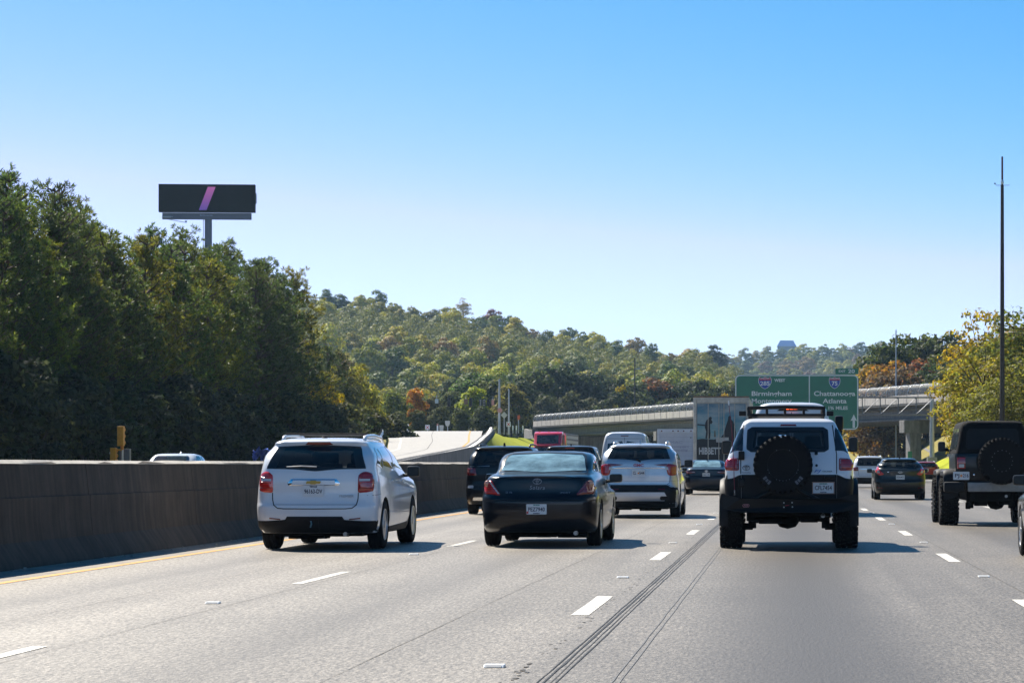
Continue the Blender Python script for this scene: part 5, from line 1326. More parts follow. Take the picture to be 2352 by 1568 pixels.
M_SEATD = plain('seat_dark', (.035, .035, .038), .8); M_SEATG = plain('seat_grey', (.20, .21, .22), .8)
def build_crossover():
    L = 4.77; W = 1.79
    c = Car('crossover', 'white crossover with roof rails in the left lane by the median wall', 'suv', TRAFFIC, -6.85, 37.15)
    k = suv_keys(1.65, W, L, 1.15, .42, .25, .24, .09, .75)
    c.body(k, C_WHITE, [(.92, .36, .41, .42, .895), (3.78, .36, .41, .42, .895)], cabin=([(-0.58, 1.205), (0.58, 1.205), (0.50, 1.460), (-0.50, 1.460)], -0.30, 4.20)); c.seats(2.35, 1.35, 1.26, M_SEATD)
    c.wheels(.775, .92, 3.78, .362, .235, .235, 'five')
    # dark lower bumper with raised middle
    z1, z2 = .475, .432
    c.patch('lower_bumper', [(-.90, .26), (.90, .26), (.90, z2), (.44, z2), (.40, z1 + .02), (-.40, z1 + .02), (-.44, z2), (-.90, z2)], M_CLAD, off=.008, nu=30, nv=12)
    c.patch('bumper_centre', [(-.44, z2 - .01), (.44, z2 - .01), (.395, .495), (-.395, .495)], M_CLAD, off=.010, nu=16, nv=5, r=.02)
    for sd in ('right', 'left'): c.patch('sill_cladding', [(.5, .25), (4.2, .25), (4.2, .40), (.5, .36)], M_CLAD, sd, off=.006, nu=24, nv=4) if 0 else c.patch('sill_cladding', [(1.36, .25), (3.34, .25), (3.34, .36), (1.36, .34)], M_CLAD, sd, off=.01, nu=16, nv=4)
    c.both('reflector', [(.50, .448), (.66, .452), (.66, .478), (.50, .474)], L_DRED, off=.012, nu=6, nv=3)
    # rear glass, wiper, spoiler lamp
    c.patch('rear_window', [(-.735, 1.165), (0, 1.150), (.735, 1.165), (.60, 1.525), (0, 1.545), (-.60, 1.525)], G_TINT, off=.006, nu=26, nv=12, r=.05)
    p = c.surf(-.1, 1.21); MB().tube([c.surf(-.42, 1.215) + Vector((0, -.025, 0)), c.surf(-.2, 1.225) + Vector((0, -.03, 0)), c.surf(.02, 1.215) + Vector((0, -.025, 0))], [.007, .010, .012], 6).build('wiper', M_GALV, c.root)
    p = c.surf(0, 1.575); c.patch('high_brake_lamp', [(-.2, 1.545), (.2, 1.545), (.16, 1.575), (-.16, 1.575)], L_DRED, off=.012, nu=8, nv=3)
    # tail lights with three bars; sun through the left lens painted brighter red
    for sg in (1, -1):
        t = c.patch('tail_light', [(sg * .615, .835), (sg * .825, .85), (sg * .838, 1.0), (sg * .805, 1.13), (sg * .70, 1.15), (sg * .62, 1.10)], L_RED if sg > 0 else L_REDB, off=.006, depth=.02, nu=12, nv=12, r=.035, bulge=.022)
        for zz in (1.055, .985, .90): c.patch('light_bar', [(sg * .64, zz - .012), (sg * .80, zz - .008), (sg * .80, zz + .016), (sg * .64, zz + .012)], L_REDB if sg < 0 or zz == .985 else L_DRED, off=.032, depth=.012, nu=8, nv=3, parent=t)
        c.patch('lamp_recess', [(sg * .64, 1.005), (sg * .77, 1.005), (sg * .77, 1.035), (sg * .64, 1.035)], L_CLEAR, off=.030, depth=.012, nu=6, nv=3, parent=t)
    # chrome bar and badge
    hb_ = c.patch('chrome_handle', [(-.385, .945), (.345, .945), (.365, .975), (.31, 1.035), (-.345, 1.035), (-.40, .975)], M_CHROME, off=.012, depth=.03, nu=18, nv=6, bulge=.01)
    c.patch('handle_recess', [(-.34, .952), (.30, .952), (.285, 1.018), (-.315, 1.018)], C_WHITE, off=.027, depth=.012, nu=12, nv=4, parent=hb_)
    y_ = c.surf(-.02, .99).y - .035
    MB().prism([(-.105 - .02, .972), (-.045 - .02, .972), (-.035 - .02, .962), (.035 - .02, .962), (.045 - .02, .972), (.10 - .02, .972), (.115 - .02, 1.008), (.05 - .02, 1.008), (.04 - .02, 1.018), (-.035 - .02, 1.018), (-.04 - .02, 1.008), (-.09 - .02, 1.008)], 'y', y_ - .01, y_ + .008).build('bow_tie_badge', M_GOLD, c.root)
    c.plate(-.02, .868, [('96163-DV', .085, 0, -.012, .26, M_PLTX), ('TEXAS', .030, 0, .058, .11, M_PLTX)])
    c.txt('PREMIER', .055, .455, .785, plain('badge_dull', (.45, .38, .36), .35, .6), width=.215)
    # tailgate gap
    pts = [(.625, .84), (.62, .74), (.60, .66), (.54, .615), (.45, .607), (0, .605), (-.45, .607), (-.54, .615), (-.60, .66), (-.62, .74), (-.625, .84)]
    c.seam([pts], w=.014); c.seam([[(-.6, .665), (.6, .665)]], w=.004)
    c.seam([[(1.36, .40), (1.30, 1.0), (1.12, 1.12)], [(2.3, .34), (2.3, 1.1)], [(3.32, .36), (3.42, 1.0)]], 'right', w=.008); c.seam([[(.12, .80), (.56, .82)]], 'right', w=.006)
    c.patch('hitch_cover', [(-.06, .27), (.06, .27), (.06, .46), (-.06, .46)], M_TRIM, off=.014, nu=4, nv=4)
    MB().tube([(-.045, c.surf(-.045, .40).y - .05, .43), (-.035, c.surf(-.045, .40).y - .06, .39), (-.055, c.surf(-.05, .35).y - .05, .34)], .012, 6).build('trailer_wire', plain('wire_blue', (.10, .2, .25), .4), c.root)
    side_windows(c, [[(.46, 1.20), (.98, 1.19), (.98, 1.50), (.82, 1.50)], [(1.04, 1.19), (2.02, 1.18), (2.02, 1.53), (1.04, 1.51)], [(2.10, 1.18), (3.20, 1.17), (2.75, 1.42), (2.45, 1.52), (2.10, 1.53)]])
    for sd in ('right', 'left'):
        for yy in (1.55, 2.55): c.patch('door_handle', [(yy, .985), (yy + .24, .985), (yy + .24, 1.02), (yy, 1.02)], C_WHITE, sd, off=.03, depth=.04, nu=6, nv=4, r=.012)
    c.patch('windscreen', [(-.70, 1.2), (.70, 1.2), (.56, 1.5), (-.56, 1.5)], G_WS, 'front', r=.06)
    c.both('headlight', [(.45, .78), (.80, .82), (.80, .92), (.5, .90)], L_CLEAR, 'front', bulge=.01)
    c.patch('grille', [(-.42, .62), (.42, .62), (.45, .90), (-.45, .90)], M_TRIM, 'front', r=.04)
    c.mirror(.90, 3.02, 1.14, .20, .17, M_TRIM)
    c.rails(.60, .75, 2.6, 1.63, C_WHITE, .026, .075)
    c.under(1.30, .35, 4.3, .20, .34, (.92, .30, .05), [(.42, .16, .235, .032, .3), ], None, [((-.2, .5, .205), (.5, .25, .09)), ((.15, 2.0, .20), (.3, 1.6, .06)), ((-.1, .95, .21), (.28, .3, .12))])
    for yy in (1.0, 2.1): MB().tube([(-.60, yy, 1.70), (.60, yy, 1.70)], .016, 6).build('roof_crossbar', M_TRIM, c.root)
    MB().lathe([(0, .045), (.02, .05), (.045, .03)], 'z', (-.02, .95, 1.625), 12).build('roof_antenna', M_TRIM, c.root)
build_crossover()

# ================================================================== BLACK COUPE
M_SCB = plain('badge_silver', (.20, .21, .24), .35, .8)
def build_coupe():
    L = 4.89; W = 1.815; c = Car('coupe', 'black coupe with a bluish rear window between the white crossover and white off-roader', 'car', TRAFFIC, -3.74, 38.5)
    k = sedan_keys(1.465, W, L, 1.07, .72, .22, .34, .15, .725, .60)
    c.body(k, C_BLACKB, [(1.0, .34, .385, .4, .905), (3.72, .34, .385, .4, .905)], cabin=([(-0.60, 1.155), (0.60, 1.155), (0.52, 1.385), (-0.52, 1.385)], 0.20, 4.40)); c.seats(2.45, 1.65, 1.16, M_SEATG, 2)
    c.wheels(.78, 1.0, 3.72, .335, .225, .225, 'seven')
    c.patch('rear_window', [(-.655, 1.135), (0, 1.128), (.655, 1.135), (.595, 1.36), (.55, 1.40), (0, 1.418), (-.55, 1.40), (-.595, 1.36)], G_HAZY, off=.005, nu=22, nv=12, r=.03)
    c.seam([[(-.68, 1.125), (-.61, 1.385), (-.55, 1.42), (0, 1.436), (.55, 1.42), (.61, 1.385), (.68, 1.125)]], w=.018, off=.004, name='window_seal')
    for sg in (1, -1):
        t = c.patch('tail_light', [(sg * .565, .785), (sg * .82, .80), (sg * .855, .90), (sg * .80, 1.0), (sg * .72, 1.01)], L_DRED if sg > 0 else L_REDB, off=.005, depth=.02, nu=12, nv=12, r=.03, bulge=.02)  # left light in a brighter red: sun on it put into the colour
        p, nn = c.ray(sg * .775, .955, 'rear'); q = MB().lathe([(0, .045), (-.022, .055), (-.032, .05), (-.036, .002)], 'y', p + Vector((0, -.012, 0)), 18).build('round_lamp', L_AMB if sg > 0 else lens_mat('sunlit_amber_lens', (.85, .30, .16)), t, smooth=True)  # left lamp coloured brighter: sunshine on it put into the lens
        c.patch('clear_stripe', [(sg * .575, .80), (sg * .60, .80), (sg * .735, .985), (sg * .715, .985)], L_CLEAR if sg < 0 else L_DRED, off=.028, depth=.01, nu=4, nv=8, parent=t)
    three_ovals(c, -.012, .995, .135, M_SCB)
    M_SC = plain('badge_silver', (.20, .21, .24), .35, .8)
    c.txt('Solara', .082, -.012, .897, M_SC, shear=.25, width=.225, spacing=1.25); c.txt('SE V6', .045, -.44, .825, M_SC, width=.10); c.txt('SPORT', .035, .40, .822, M_SC, width=.17)
    c.plate(-.015, .577, [('PEZ7940', .085, 0, -.004, .25, M_PLTX), ('GEORGIA', .024, 0, .060, .10, plain('plate_green', (.02, .2, .15), .5)), ('GWINNETT', .020, 0, -.064, .10, M_PLTX)],
            extra=lambda o, x, y, z: MB().box((x - .135, y - .007, z - .05), (.03, .002, .035)).build('sticker', plain('plate_red', (.5, .05, .05), .5), o))
    # boot lid gap and bumper crease
    c.seam([[(-.70, 1.09), (-.66, 1.0), (-.56, .80), (-.54, .755), (0, .745), (.54, .755), (.56, .80), (.66, 1.0), (.70, 1.09)]], w=.008)
    c.patch('boot_lip', [(-.62, 1.045), (0, 1.052), (.62, 1.045), (.62, 1.068), (0, 1.078), (-.62, 1.068)], C_BLACKB, off=.004, depth=.03, nu=18, nv=4, bulge=.012)
    c.patch('bumper_step', [(-.86, .700), (0, .712), (.86, .700), (.86, .722), (0, .735), (-.86, .722)], C_BLACKB, off=.004, depth=.03, nu=26, nv=5, bulge=.022)
    c.seam([[(1.42, .3), (1.42, 1.02)], [(2.95, .3), (3.02, .98)]], 'right', w=.008)
    side_windows(c, [[(1.22, 1.15), (1.46, 1.14), (1.60, 1.30), (1.56, 1.34), (1.45, 1.30)], [(1.52, 1.14), (3.02, 1.10), (2.72, 1.26), (2.35, 1.385), (1.68, 1.385)]])
    for sd in ('right', 'left'): c.patch('door_handle', [(1.6, .93), (1.82, .93), (1.82, .96), (1.6, .96)], C_BLACKB, sd, off=.03, depth=.04, nu=6, nv=4, r=.01)
    c.patch('windscreen', [(-.66, 1.12), (.66, 1.12), (.55, 1.34), (-.55, 1.34)], G_WS, 'front', r=.06)
    c.both('headlight', [(.42, .66), (.80, .68), (.80, .80), (.5, .78)], L_CLEAR, 'front', bulge=.01)
    c.mirror(.89, 2.75, 1.03, .21, .145, C_BLACKB)
    c.under(1.35, .4, 4.3, .17, .30, (1.0, .25, .05), [(.56, .14, .215, .034, .35), ], None, [((.5, .5, .20), (.45, .35, .12)), ((-.1, .55, .195), (.7, .3, .10)), ((0, 2.2, .17), (.35, 1.8, .06)), ((.02, .95, .18), (.22, .3, .10))])
    c.patch('reflector_strip', [(-.86, .73), (-.60, .735), (-.60, .752), (-.86, .748)], M_CHROME, off=.006, nu=8, nv=3) if 0 else None
    # a driver's headrest and seat tops behind the glass are hidden by the sky-blue dust film on the pane
build_coupe()

# ================================================================== SILVER SUV
def peach(o, x, y, z): MB().lathe([(0, .022), (-.002, .020)], 'y', (x, y - .0075, z - .005), 12).build('peach', M_PEACH, o)
def build_silver():
    L = 4.9; W = 1.89; c = Car('suv', 'silver SUV with a wide chrome bar and C-shaped red lights ahead of the black coupe', 'suv', TRAFFIC, -3.45, 59.7)
    k = suv_keys(1.75, W, L, 1.30, .38, .24, .30, .09, .74); c.body(k, C_SILVER, [(1.0, .375, .43, .42, .945), (3.86, .375, .43, .42, .945)], cabin=([(-0.60, 1.385), (0.60, 1.385), (0.52, 1.600), (-0.52, 1.600)], -0.30, 4.20)); c.seats(2.4, 1.4, 1.42, M_SEATD)
    c.wheels(.82, 1.0, 3.86, .375, .245, .24, 'six')
    c.patch('lower_bumper', [(-.90, .25), (.90, .25), (.93, .5), (.92, .70), (.72, .765), (-.72, .765), (-.92, .70), (-.93, .5)], M_CLAD, off=.008, nu=26, nv=10)
    c.patch('skid_plate', [(-.60, .40), (.60, .40), (.66, .50), (.60, .60), (.18, .60), (.12, .56), (-.12, .56), (-.18, .60), (-.60, .60), (-.66, .5)], C_SILVER, off=.018, nu=22, nv=7)
    c.both('exhaust_trim', [(.50, .42), (.72, .42), (.74, .47), (.70, .51), (.50, .51)], M_TRIM, off=.022, nu=8, nv=5, r=.03)
    c.both('reflector', [(.46, .655), (.62, .655), (.62, .675), (.46, .675)], L_DRED, off=.012, nu=5, nv=3)
    c.patch('rear_window', [(-.745, 1.35), (0, 1.335), (.745, 1.35), (.62, 1.655), (0, 1.675), (-.62, 1.655)], G_TINT, off=.006, nu=24, nv=10, r=.05)
    for sg in (1, -1):
        t = c.patch('tail_light', [(sg * .68, 1.0), (sg * .78, .985), (sg * .88, 1.0), (sg * .90, 1.25), (sg * .66, 1.27), (sg * .64, 1.17)], L_RED, off=.006, depth=.02, nu=12, nv=10, r=.03, bulge=.018)
        c.patch('light_arm', [(sg * .34, 1.235), (sg * .66, 1.20), (sg * .66, 1.27), (sg * .36, 1.265)], L_DRED, off=.010, depth=.018, nu=10, nv=4, parent=t)
        c.patch('white_lamp', [(sg * .60, 1.13), (sg * .72, 1.11), (sg * .75, 1.21), (sg * .62, 1.205)], L_CLEAR, off=.022, depth=.02, nu=6, nv=5, parent=t, r=.02)
    c.patch('chrome_bar', [(-.62, 1.16), (.62, 1.16), (.58, 1.20), (-.58, 1.20)], M_CHROME, off=.014, depth=.03, nu=16, nv=4, bulge=.008)
    c.patch('plate_recess', [(-.24, .93), (.24, .93), (.27, 1.155), (-.27, 1.155)], paint('silver_shade_panel', (.46, .47, .5), .65, .35), off=.004, nu=8, nv=5)
    c.txt('GMC', .09, 0, 1.225, plain('badge_red', (.42, .05, .06), .3, .3), width=.24, bold=.004)
    c.plate(0, 1.05, [('CL', .10, -.09, -.004, .075, M_PLTX), ('544', .10, .08, -.004, .115, M_PLTX)], extra=peach)
    c.seam([[(.74, 1.0), (.72, .82), (.66, .775), (-.66, .775), (-.72, .82), (-.74, 1.0)]], w=.010); c.seam([[(-.90, .86), (.9, .86)]], w=.004)
    side_windows(c, [[(.45, 1.36), (1.0, 1.35), (1.0, 1.60), (.80, 1.60)], [(1.06, 1.35), (2.1, 1.33), (2.1, 1.64), (1.06, 1.62)], [(2.18, 1.33), (3.3, 1.30), (2.85, 1.5), (2.55, 1.63), (2.18, 1.64)]], G_DARK)
    c.seam([[(1.42, .40), (1.36, 1.2)], [(2.38, .34), (2.38, 1.2)]], 'right', w=.008)
    for sd in ('right', 'left'):
        for yy in (1.6, 2.6): c.patch('door_handle', [(yy, 1.08), (yy + .24, 1.08), (yy + .24, 1.115), (yy, 1.115)], C_SILVER, sd, off=.03, depth=.04, nu=6, nv=4, r=.012)
    c.patch('windscreen', [(-.72, 1.32), (.72, 1.32), (.58, 1.6), (-.58, 1.6)], G_WS, 'front', r=.06); c.both('headlight', [(.5, .85), (.84, .88), (.84, 1.0), (.5, .98)], L_CLEAR, 'front', bulge=.01)
    c.mirror(.95, 3.1, 1.27, .21, .19, M_TRIM); c.rails(.62, .75, 2.7, 1.735, M_ALLOY, .022, .07); c.fin(.85, 1.735, C_SILVER, .09)
    MB().tube([c.surf(-.05, 1.37) + Vector((0, -.02, 0)), c.surf(.0, 1.34) + Vector((0, -.035, 0)), c.surf(.05, 1.31) + Vector((0, -.02, 0))], .022, 6).build('wiper_base', M_TRIM, c.root)
    c.under(1.35, .4, 4.3, .20, .34, (1.0, .28, .05), [], None, [((.25, .6, .22), (.5, .3, .12)), ((-.35, .7, .23), (.3, .3, .1))])
build_silver()

# ================================================================== WHITE OFF-ROAD WAGON (centre right)
def build_offroader():
    L = 4.3; c = Car('off_roader', 'white boxy off-roader with black rear wheel carrier, roof rack and snorkel', 'suv', TRAFFIC, .04, 37.62)
    def row(z, yr, yf, w, rr=.16, rf=.25, bow=.03, wm=None): return (z, yr, yf, w, wm or w, w - .02, rr, rf, bow, .1)
    k = [row(.58, .14, L - .1, .86), row(.66, .06, L, .90), row(.80, .03, L, .93), row(1.06, .02, L, .945), row(1.10, .02, L - .01, .945), row(1.18, .03, L - .1, .945), row(1.26, .04, L - .95, .93), row(1.36, .06, L - 1.12, .90, .14),
         row(1.46, .09, L - 1.2, .86, .13), row(1.66, .16, L - 1.34, .775, .12), row(1.80, .22, L - 1.44, .715, .12), row(1.87, .25, L - 1.5, .68, .12), row(1.915, .33, L - 1.6, .62, .12), row(1.94, .5, L - 1.8, .5, .12), row(1.945, .8, L - 2.1, .25, .05)]
    c.body(k, C_WHITE, [(.85, .46, .50, .4, .95), (3.5, .46, .50, .4, .95)], sub=3, cabin=([(-0.54, 1.475), (0.54, 1.475), (0.50, 1.750), (-0.50, 1.750)], -0.30, 3.90)); c.seats(2.1, 1.1, 1.52, M_SEATD, 2)
    for sg in (-1, 1):
        for yy in (.85, 3.5): c.wheel(sg * .865, yy, .432, .305, .225, 'six', M_GUNM, True, 30, sg, .3 * yy + sg)
    # black lower cladding of the tailgate and rear corners
    c.patch('black_tailgate_panel', [(-.70, .70), (.70, .70), (.70, 1.10), (-.70, 1.10)], M_CLAD, off=.010, nu=16, nv=8)
    for sg in (1, -1):
        c.patch('corner_cladding', [(sg * .704, .62), (sg * .95, .66), (sg * .95, 1.09), (sg * .704, 1.10)], M_CLAD, off=.012, depth=.03, nu=12, nv=8)
        sd = 'right' if sg > 0 else 'left'
        c.patch('side_cladding', [(.10, .60), (.34, .60), (.36, 1.06), (.10, 1.09)], M_CLAD, sd, off=.013, depth=.03, nu=6, nv=6)
        # wheel-arch flares
        for yc in (.85, 3.5):
            mb = MB(); rows = []
            for t in np.linspace(R(-12), R(192), 22):
                r0, r1 = .505, .60; rows.append([(sg * x, yc + r * math.cos(t), .46 + r * math.sin(t)) for x, r in ((.90, r1), (.98, r1 - .005), (1.03, r1 - .04), (1.035, r0), (.90, r0 - .005))])
            mb.sheet(rows).build('wheel_flare', M_CLAD, c.root, smooth=True, angle=40)
    # steel rear bumper with angled corners
    mb = MB()
    pts = [(-1.0, .70), (-.98, .80), (-.70, .745), (.70, .745), (.98, .80), (1.0, .70), (.94, .60), (.66, .555), (-.66, .555), (-.94, .60)]
    def yb(x): return -.16 + .30 * max(0, abs(x) - .62) ** 1.5
    n_ = len(pts); mb.add([(x, yb(x), z) for x, z in pts] + [(x, .25, z) for x, z in pts], [tuple(range(n_)), tuple(reversed(range(n_, 2 * n_)))] + [(i, (i + 1) % n_, (i + 1) % n_ + n_, i + n_) for i in range(n_)])
    bmp = mb.build('steel_bumper', plain('bumper_powder_coat', (.009, .009, .010), .45, var=.2, scale=30, spec=.25), c.root, bevel=.018)
    M_BOLT = plain('bolt_pale', (.45, .50, .52), .3, .8); mb = MB()
    for dx, dz in ((-.075, .035), (.045, .038), (-.075, -.03), (.05, -.026)): mb.lathe([(0, .011), (-.008, .011), (-.012, .006)], 'y', (dx, -.163, .655 + dz), 10)
    mb.build('bolts', M_BOLT, bmp); MB().prism([(-.055, .642), (.0, .652), (0, .66), (-.055, .65)], 'y', -.168, -.160).build('red_strap', plain('strap_red', (.35, .03, .05), .6), bmp)
    frame(MB(), .10, .045, .02, .005, -.165, -.63, .648).build('bumper_badge_ring', plain('badge_pink', (.5, .22, .25), .5), bmp); text('ARB', .034, (-.63, -.166, .648), plain('badge_pink', (.5, .22, .25), .5), bmp, width=.07)
    c.seam([[(-.7, .735), (.7, .735)]], w=.004)
    # windows
    c.patch('rear_window', [(-.63, 1.43), (.59, 1.43), (.575, 1.80), (-.615, 1.80)], G_TINT, off=.008, nu=16, nv=10, r=.07)
    c.patch('high_brake_lamp', [(-.13, 1.815), (.11, 1.815), (.10, 1.838), (-.12, 1.838)], L_DRED, off=.014, nu=6, nv=3)
    for sg in (1, -1):
        c.patch('quarter_window', [(sg * .68, 1.42), (sg * .885, 1.41), (sg * .78, 1.70), (sg * .745, 1.775), (sg * .675, 1.80)], G_DARK, off=.007, depth=.02, nu=8, nv=10, r=.02)
        t = c.patch('tail_light', [(sg * .735, 1.16), (sg * .935, 1.16), (sg * .95, 1.25), (sg * .91, 1.335), (sg * .735, 1.345)], L_RED, off=.006, depth=.03, nu=12, nv=10, r=.025, bulge=.03)
        c.patch('reverse_lamp', [(sg * .745, 1.25), (sg * .82, 1.25), (sg * .84, 1.33), (sg * .745, 1.33)], lens_mat('pinkish_lens', (.45, .22, .22)), off=.03, depth=.02, nu=5, nv=4, parent=t, r=.01)
        c.patch('lower_lamp', [(sg * .745, 1.17), (sg * .84, 1.17), (sg * .83, 1.24), (sg * .745, 1.24)], lens_mat('brown_lens', (.22, .06, .04)), off=.03, depth=.02, nu=5, nv=4, parent=t, r=.01)
    side_windows(c, [[(.42, 1.46), (1.05, 1.45), (1.05, 1.74), (.50, 1.76)], [(1.15, 1.44), (2.0, 1.43), (2.0, 1.76), (1.15, 1.76)], [(2.08, 1.43), (2.95, 1.42), (2.80, 1.62), (2.68, 1.75), (2.08, 1.76)]], G_DARK)
    c.seam([[(-.71, 1.11), (-.71, 1.40), (-.67, 1.83)], [(.70, 1.11), (.70, 1.40), (.64, 1.83)]], w=.014); 
    for zz in (1.38, .98): c.rbox('hinge', (-.70, c.surf(-.70, zz).y - .02, zz), (.09, .07, .13), M_TRIM, .015)
    c.rbox('door_handle', (.60, c.surf(.6, 1.02).y - .03, 1.06), (.16, .05, .05), M_TRIM, .015)
    three_ovals(c, -.63, 1.20, .115, M_GUNM); M_FJ = plain('badge_blue', (.10, .16, .42), .3, .6)
    c.txt('TOYOTA', .032, -.63, 1.125, M_GUNM, width=.135); c.txt('FJ', .06, .42, 1.148, M_FJ, shear=.3, width=.10); c.txt('CRUISER', .026, .565, 1.145, M_GUNM, width=.14)
    MB().lathe([(0, .02), (-.008, .02), (-.009, .002)], 'y', c.surf(.405, 1.235) + Vector((0, -.002, 0)), 14).build('lock', M_GUNM, c.root)
    MB().tube([c.surf(.40, 1.43) + Vector((0, -.03, 0)), c.surf(.40, 1.395) + Vector((0, -.03, 0))], .024, 8).build('wiper_motor', M_TRIM, c.root)
    MB().tube([c.surf(.40, 1.44) + Vector((0, -.03, .01)), c.surf(.15, 1.455) + Vector((0, -.02, 0)), c.surf(-.1, 1.46) + Vector((0, -.02, 0))], .009, 5).build('wiper', M_TRIM, c.root)
    c.plate(.505, .905, [('CFL7454', .088, 0, -.002, .25, plain('plate_brown', (.06, .03, .03), .5)), ('GEORGIA', .024, 0, .060, .12, plain('plate_green', (.02, .2, .15), .5)), ('FULTON', .02, 0, -.065, .09, M_PLTX)], w=.315, h=.165, frame=plain('plate_frame_rust', (.30, .17, .13), .5))
    # spare wheel on its carrier
    sp = MB(); prof = [(-.12, .22), (-.135, .30), (-.125, .385), (-.10, .415), (-.05, .425), (.05, .425), (.10, .415), (.125, .385), (.12, .22)]
    sp.lathe(prof, 'y', n=48)
    for kk in range(32):
        an = 2 * math.pi * kk / 32
        for oy, sh in ((-.085, .02), (0, .012), (.085, .02)):
            a2 = an + (.1 if oy == 0 else 0); sp.box((.424 * math.sin(a2), oy, .424 * math.cos(a2)), (.05, .065, sh * 1.2), Matrix.Rotation(a2, 3, 'Y'), .85)
        sp.box((.395 * math.sin(an), -.122, .395 * math.cos(an)), (.04, .022, .05), Matrix.Rotation(an, 3, 'Y'))
    swl = link('spare_wheel', sp.mesh('spare_wheel', smooth=True, angle=32), M_RUBBER, c.root, (-.088, -.14, 1.243))
    rb = MB(); rb.lathe([(-.10, .235), (-.125, .228), (-.11, .205), (-.02, .19), (-.02, .05), (-.06, .045), (-.065, .004)], 'y', n=36)
    for kk in range(6): an = R(60 * kk); rb.box((.12 * math.sin(an), -.055, .12 * math.cos(an)), (.055, .05, .15), Matrix.Rotation(an, 3, 'Y'), .8)
    link('rim', rb.mesh('rim', smooth=True, angle=30), plain('matt_black_rim', (.014, .014, .016), .4, .5), swl)
    for rr, nn_, sz_ in ((.232, 30, .007), (.165, 18, .006)):
        mb = MB()
        for kk in range(nn_):
            if rr > .2 and not (abs(kk - 15) < 3 or kk in (9, 10, 20, 21, 2, 28)) or rr < .2 and kk % 3 == 1: continue
            an = 2 * math.pi * kk / nn_; mb.lathe([(0, sz_), (-.008, sz_ * .9), (-.011, .002)], 'y', (rr * math.sin(an), -.122 if rr > .2 else -.05, rr * math.cos(an)), 7)
        mb.build('rim_bolts', plain('dull_bolt', (.16, .18, .20), .4, .8), swl)
    M_TREADMK = plain('tyre_lettering', (.10, .11, .13), .6); mb = MB()
    for a_ in (218, 226, 234, 142, 134, 126):
        an = R(a_); mb.box((.325 * math.sin(an), -.137, .325 * math.cos(an)), (.034, .006, .06 if a_ not in (226, 134) else .045), Matrix.Rotation(an, 3, 'Y'))
    mb.build('tyre_lettering', M_TREADMK, swl)
    mb = MB(); mb.box((-.088, -.10, 1.30), (.09, .09, .82)); mb.box((-.088, -.06, .95), (.3, .06, .3)); mb.tube([(-.55, -.08, .72), (-.3, -.1, .84), (-.1, -.1, 1.0)], .035, 8); mb.tube([(.45, -.08, .72), (.2, -.1, .84), (-.05, -.1, 1.0)], .035, 8); mb.build('wheel_carrier', M_TRIM, c.root)
    q = c.rbox('camera_bracket', (-.10, -.20, 1.67), (.115, .09, .028), M_CHROME, .006); MB().box((-.10, -.22, 1.60), (.06, .06, .12)).build('camera', M_CHROME, q, bevel=.01); MB().box((-.10, -.252, 1.575), (.04, .01, .05)).build('camera_lens', M_FJ, q); MB().box((-.10, -.20, 1.525), (.11, .08, .03)).build('bracket_foot', M_TRIM, q)
    # roof rack
    rk = MB(); x0, x1 = -.60, .52; zt, zl = 2.09, 1.985
    for sg_x in (x0, x1): rk.tube([(sg_x, .62, zl), (sg_x, .60, zt), (sg_x, 2.3, zt), (sg_x, 2.5, zl)], .026, 8); rk.tube([(sg_x, .62, zl), (sg_x, 2.5, zl)], .024, 8)
    rk.tube([(x0, .60, zt), (-.04, .575, zt + .012), (x1, .60, zt)], .028, 8); rk.tube([(x0, .62, zl), (x1, .62, zl)], .024, 8); rk.tube([(x0, 2.5, zl), (x1, 2.5, zl)], .024, 8)
    rack = rk.build('roof_rack', M_TRIM, c.root, smooth=True)
    for xx in (-.33, -.06, .22): MB().tube([(xx, .60, zt + .005), (xx, .62, zl)], .02, 6).build('upright', M_TRIM, rack)
    for i in range(7): MB().box((-.04, .78 + i * .27, zl), (1.1, .05, .03)).build('slat', M_TRIM, rack, bevel=.006)
    for xx in (x0 + .02, x1 - .02):
        for yy in (.75, 2.2): MB().box((xx, yy, 1.945), (.06, .12, .10)).build('foot', M_TRIM, rack, bevel=.01)
    for xx in (-.70, .62): 
        q = MB().box((xx, .95, 2.015), (.105, .10, .075)).build('work_light', M_TRIM, rack, bevel=.012); MB().box((xx, 1.005, 2.015), (.08, .012, .05)).build('lens', L_CLEAR, q)
    # snorkel on the right pillar
    MB().tube([(.80, 3.05, 1.30), (.82, 2.95, 1.45), (.78, 2.74, 1.66), (.785, 2.66, 1.80)], [.05, .055, .06, .062], 10).build('snorkel', M_TRIM, c.root, smooth='all')
    c.rbox('snorkel_head', (.79, 2.62, 1.90), (.135, .15, .23), M_TRIM, .04)
    c.mirror(.94, 2.72, 1.56, .15, .24, M_TRIM, .11, (1,)); c.mirror(.90, 2.72, 1.52, .155, .22, M_TRIM, .11, (-1,))
    # whip antenna on the left of the bumper
    an = MB().tube([(-.80, -.02, .86), (-.815, 0, 1.3), (-.84, .02, 1.75), (-.885, .05, 2.13)], [.006, .0055, .005, .004], 6).build('whip_antenna', plain('antenna_red', (.20, .012, .03), .45), c.root)
    MB().tube([(-.80, -.02, .80), (-.80, -.02, .875)], .013, 8).build('antenna_base', M_CHROME, an); MB().tube([(-.884, .05, 2.12), (-.889, .052, 2.19)], .010, 8).build('antenna_tip', plain('antenna_white', (.75, .75, .75), .4), an)
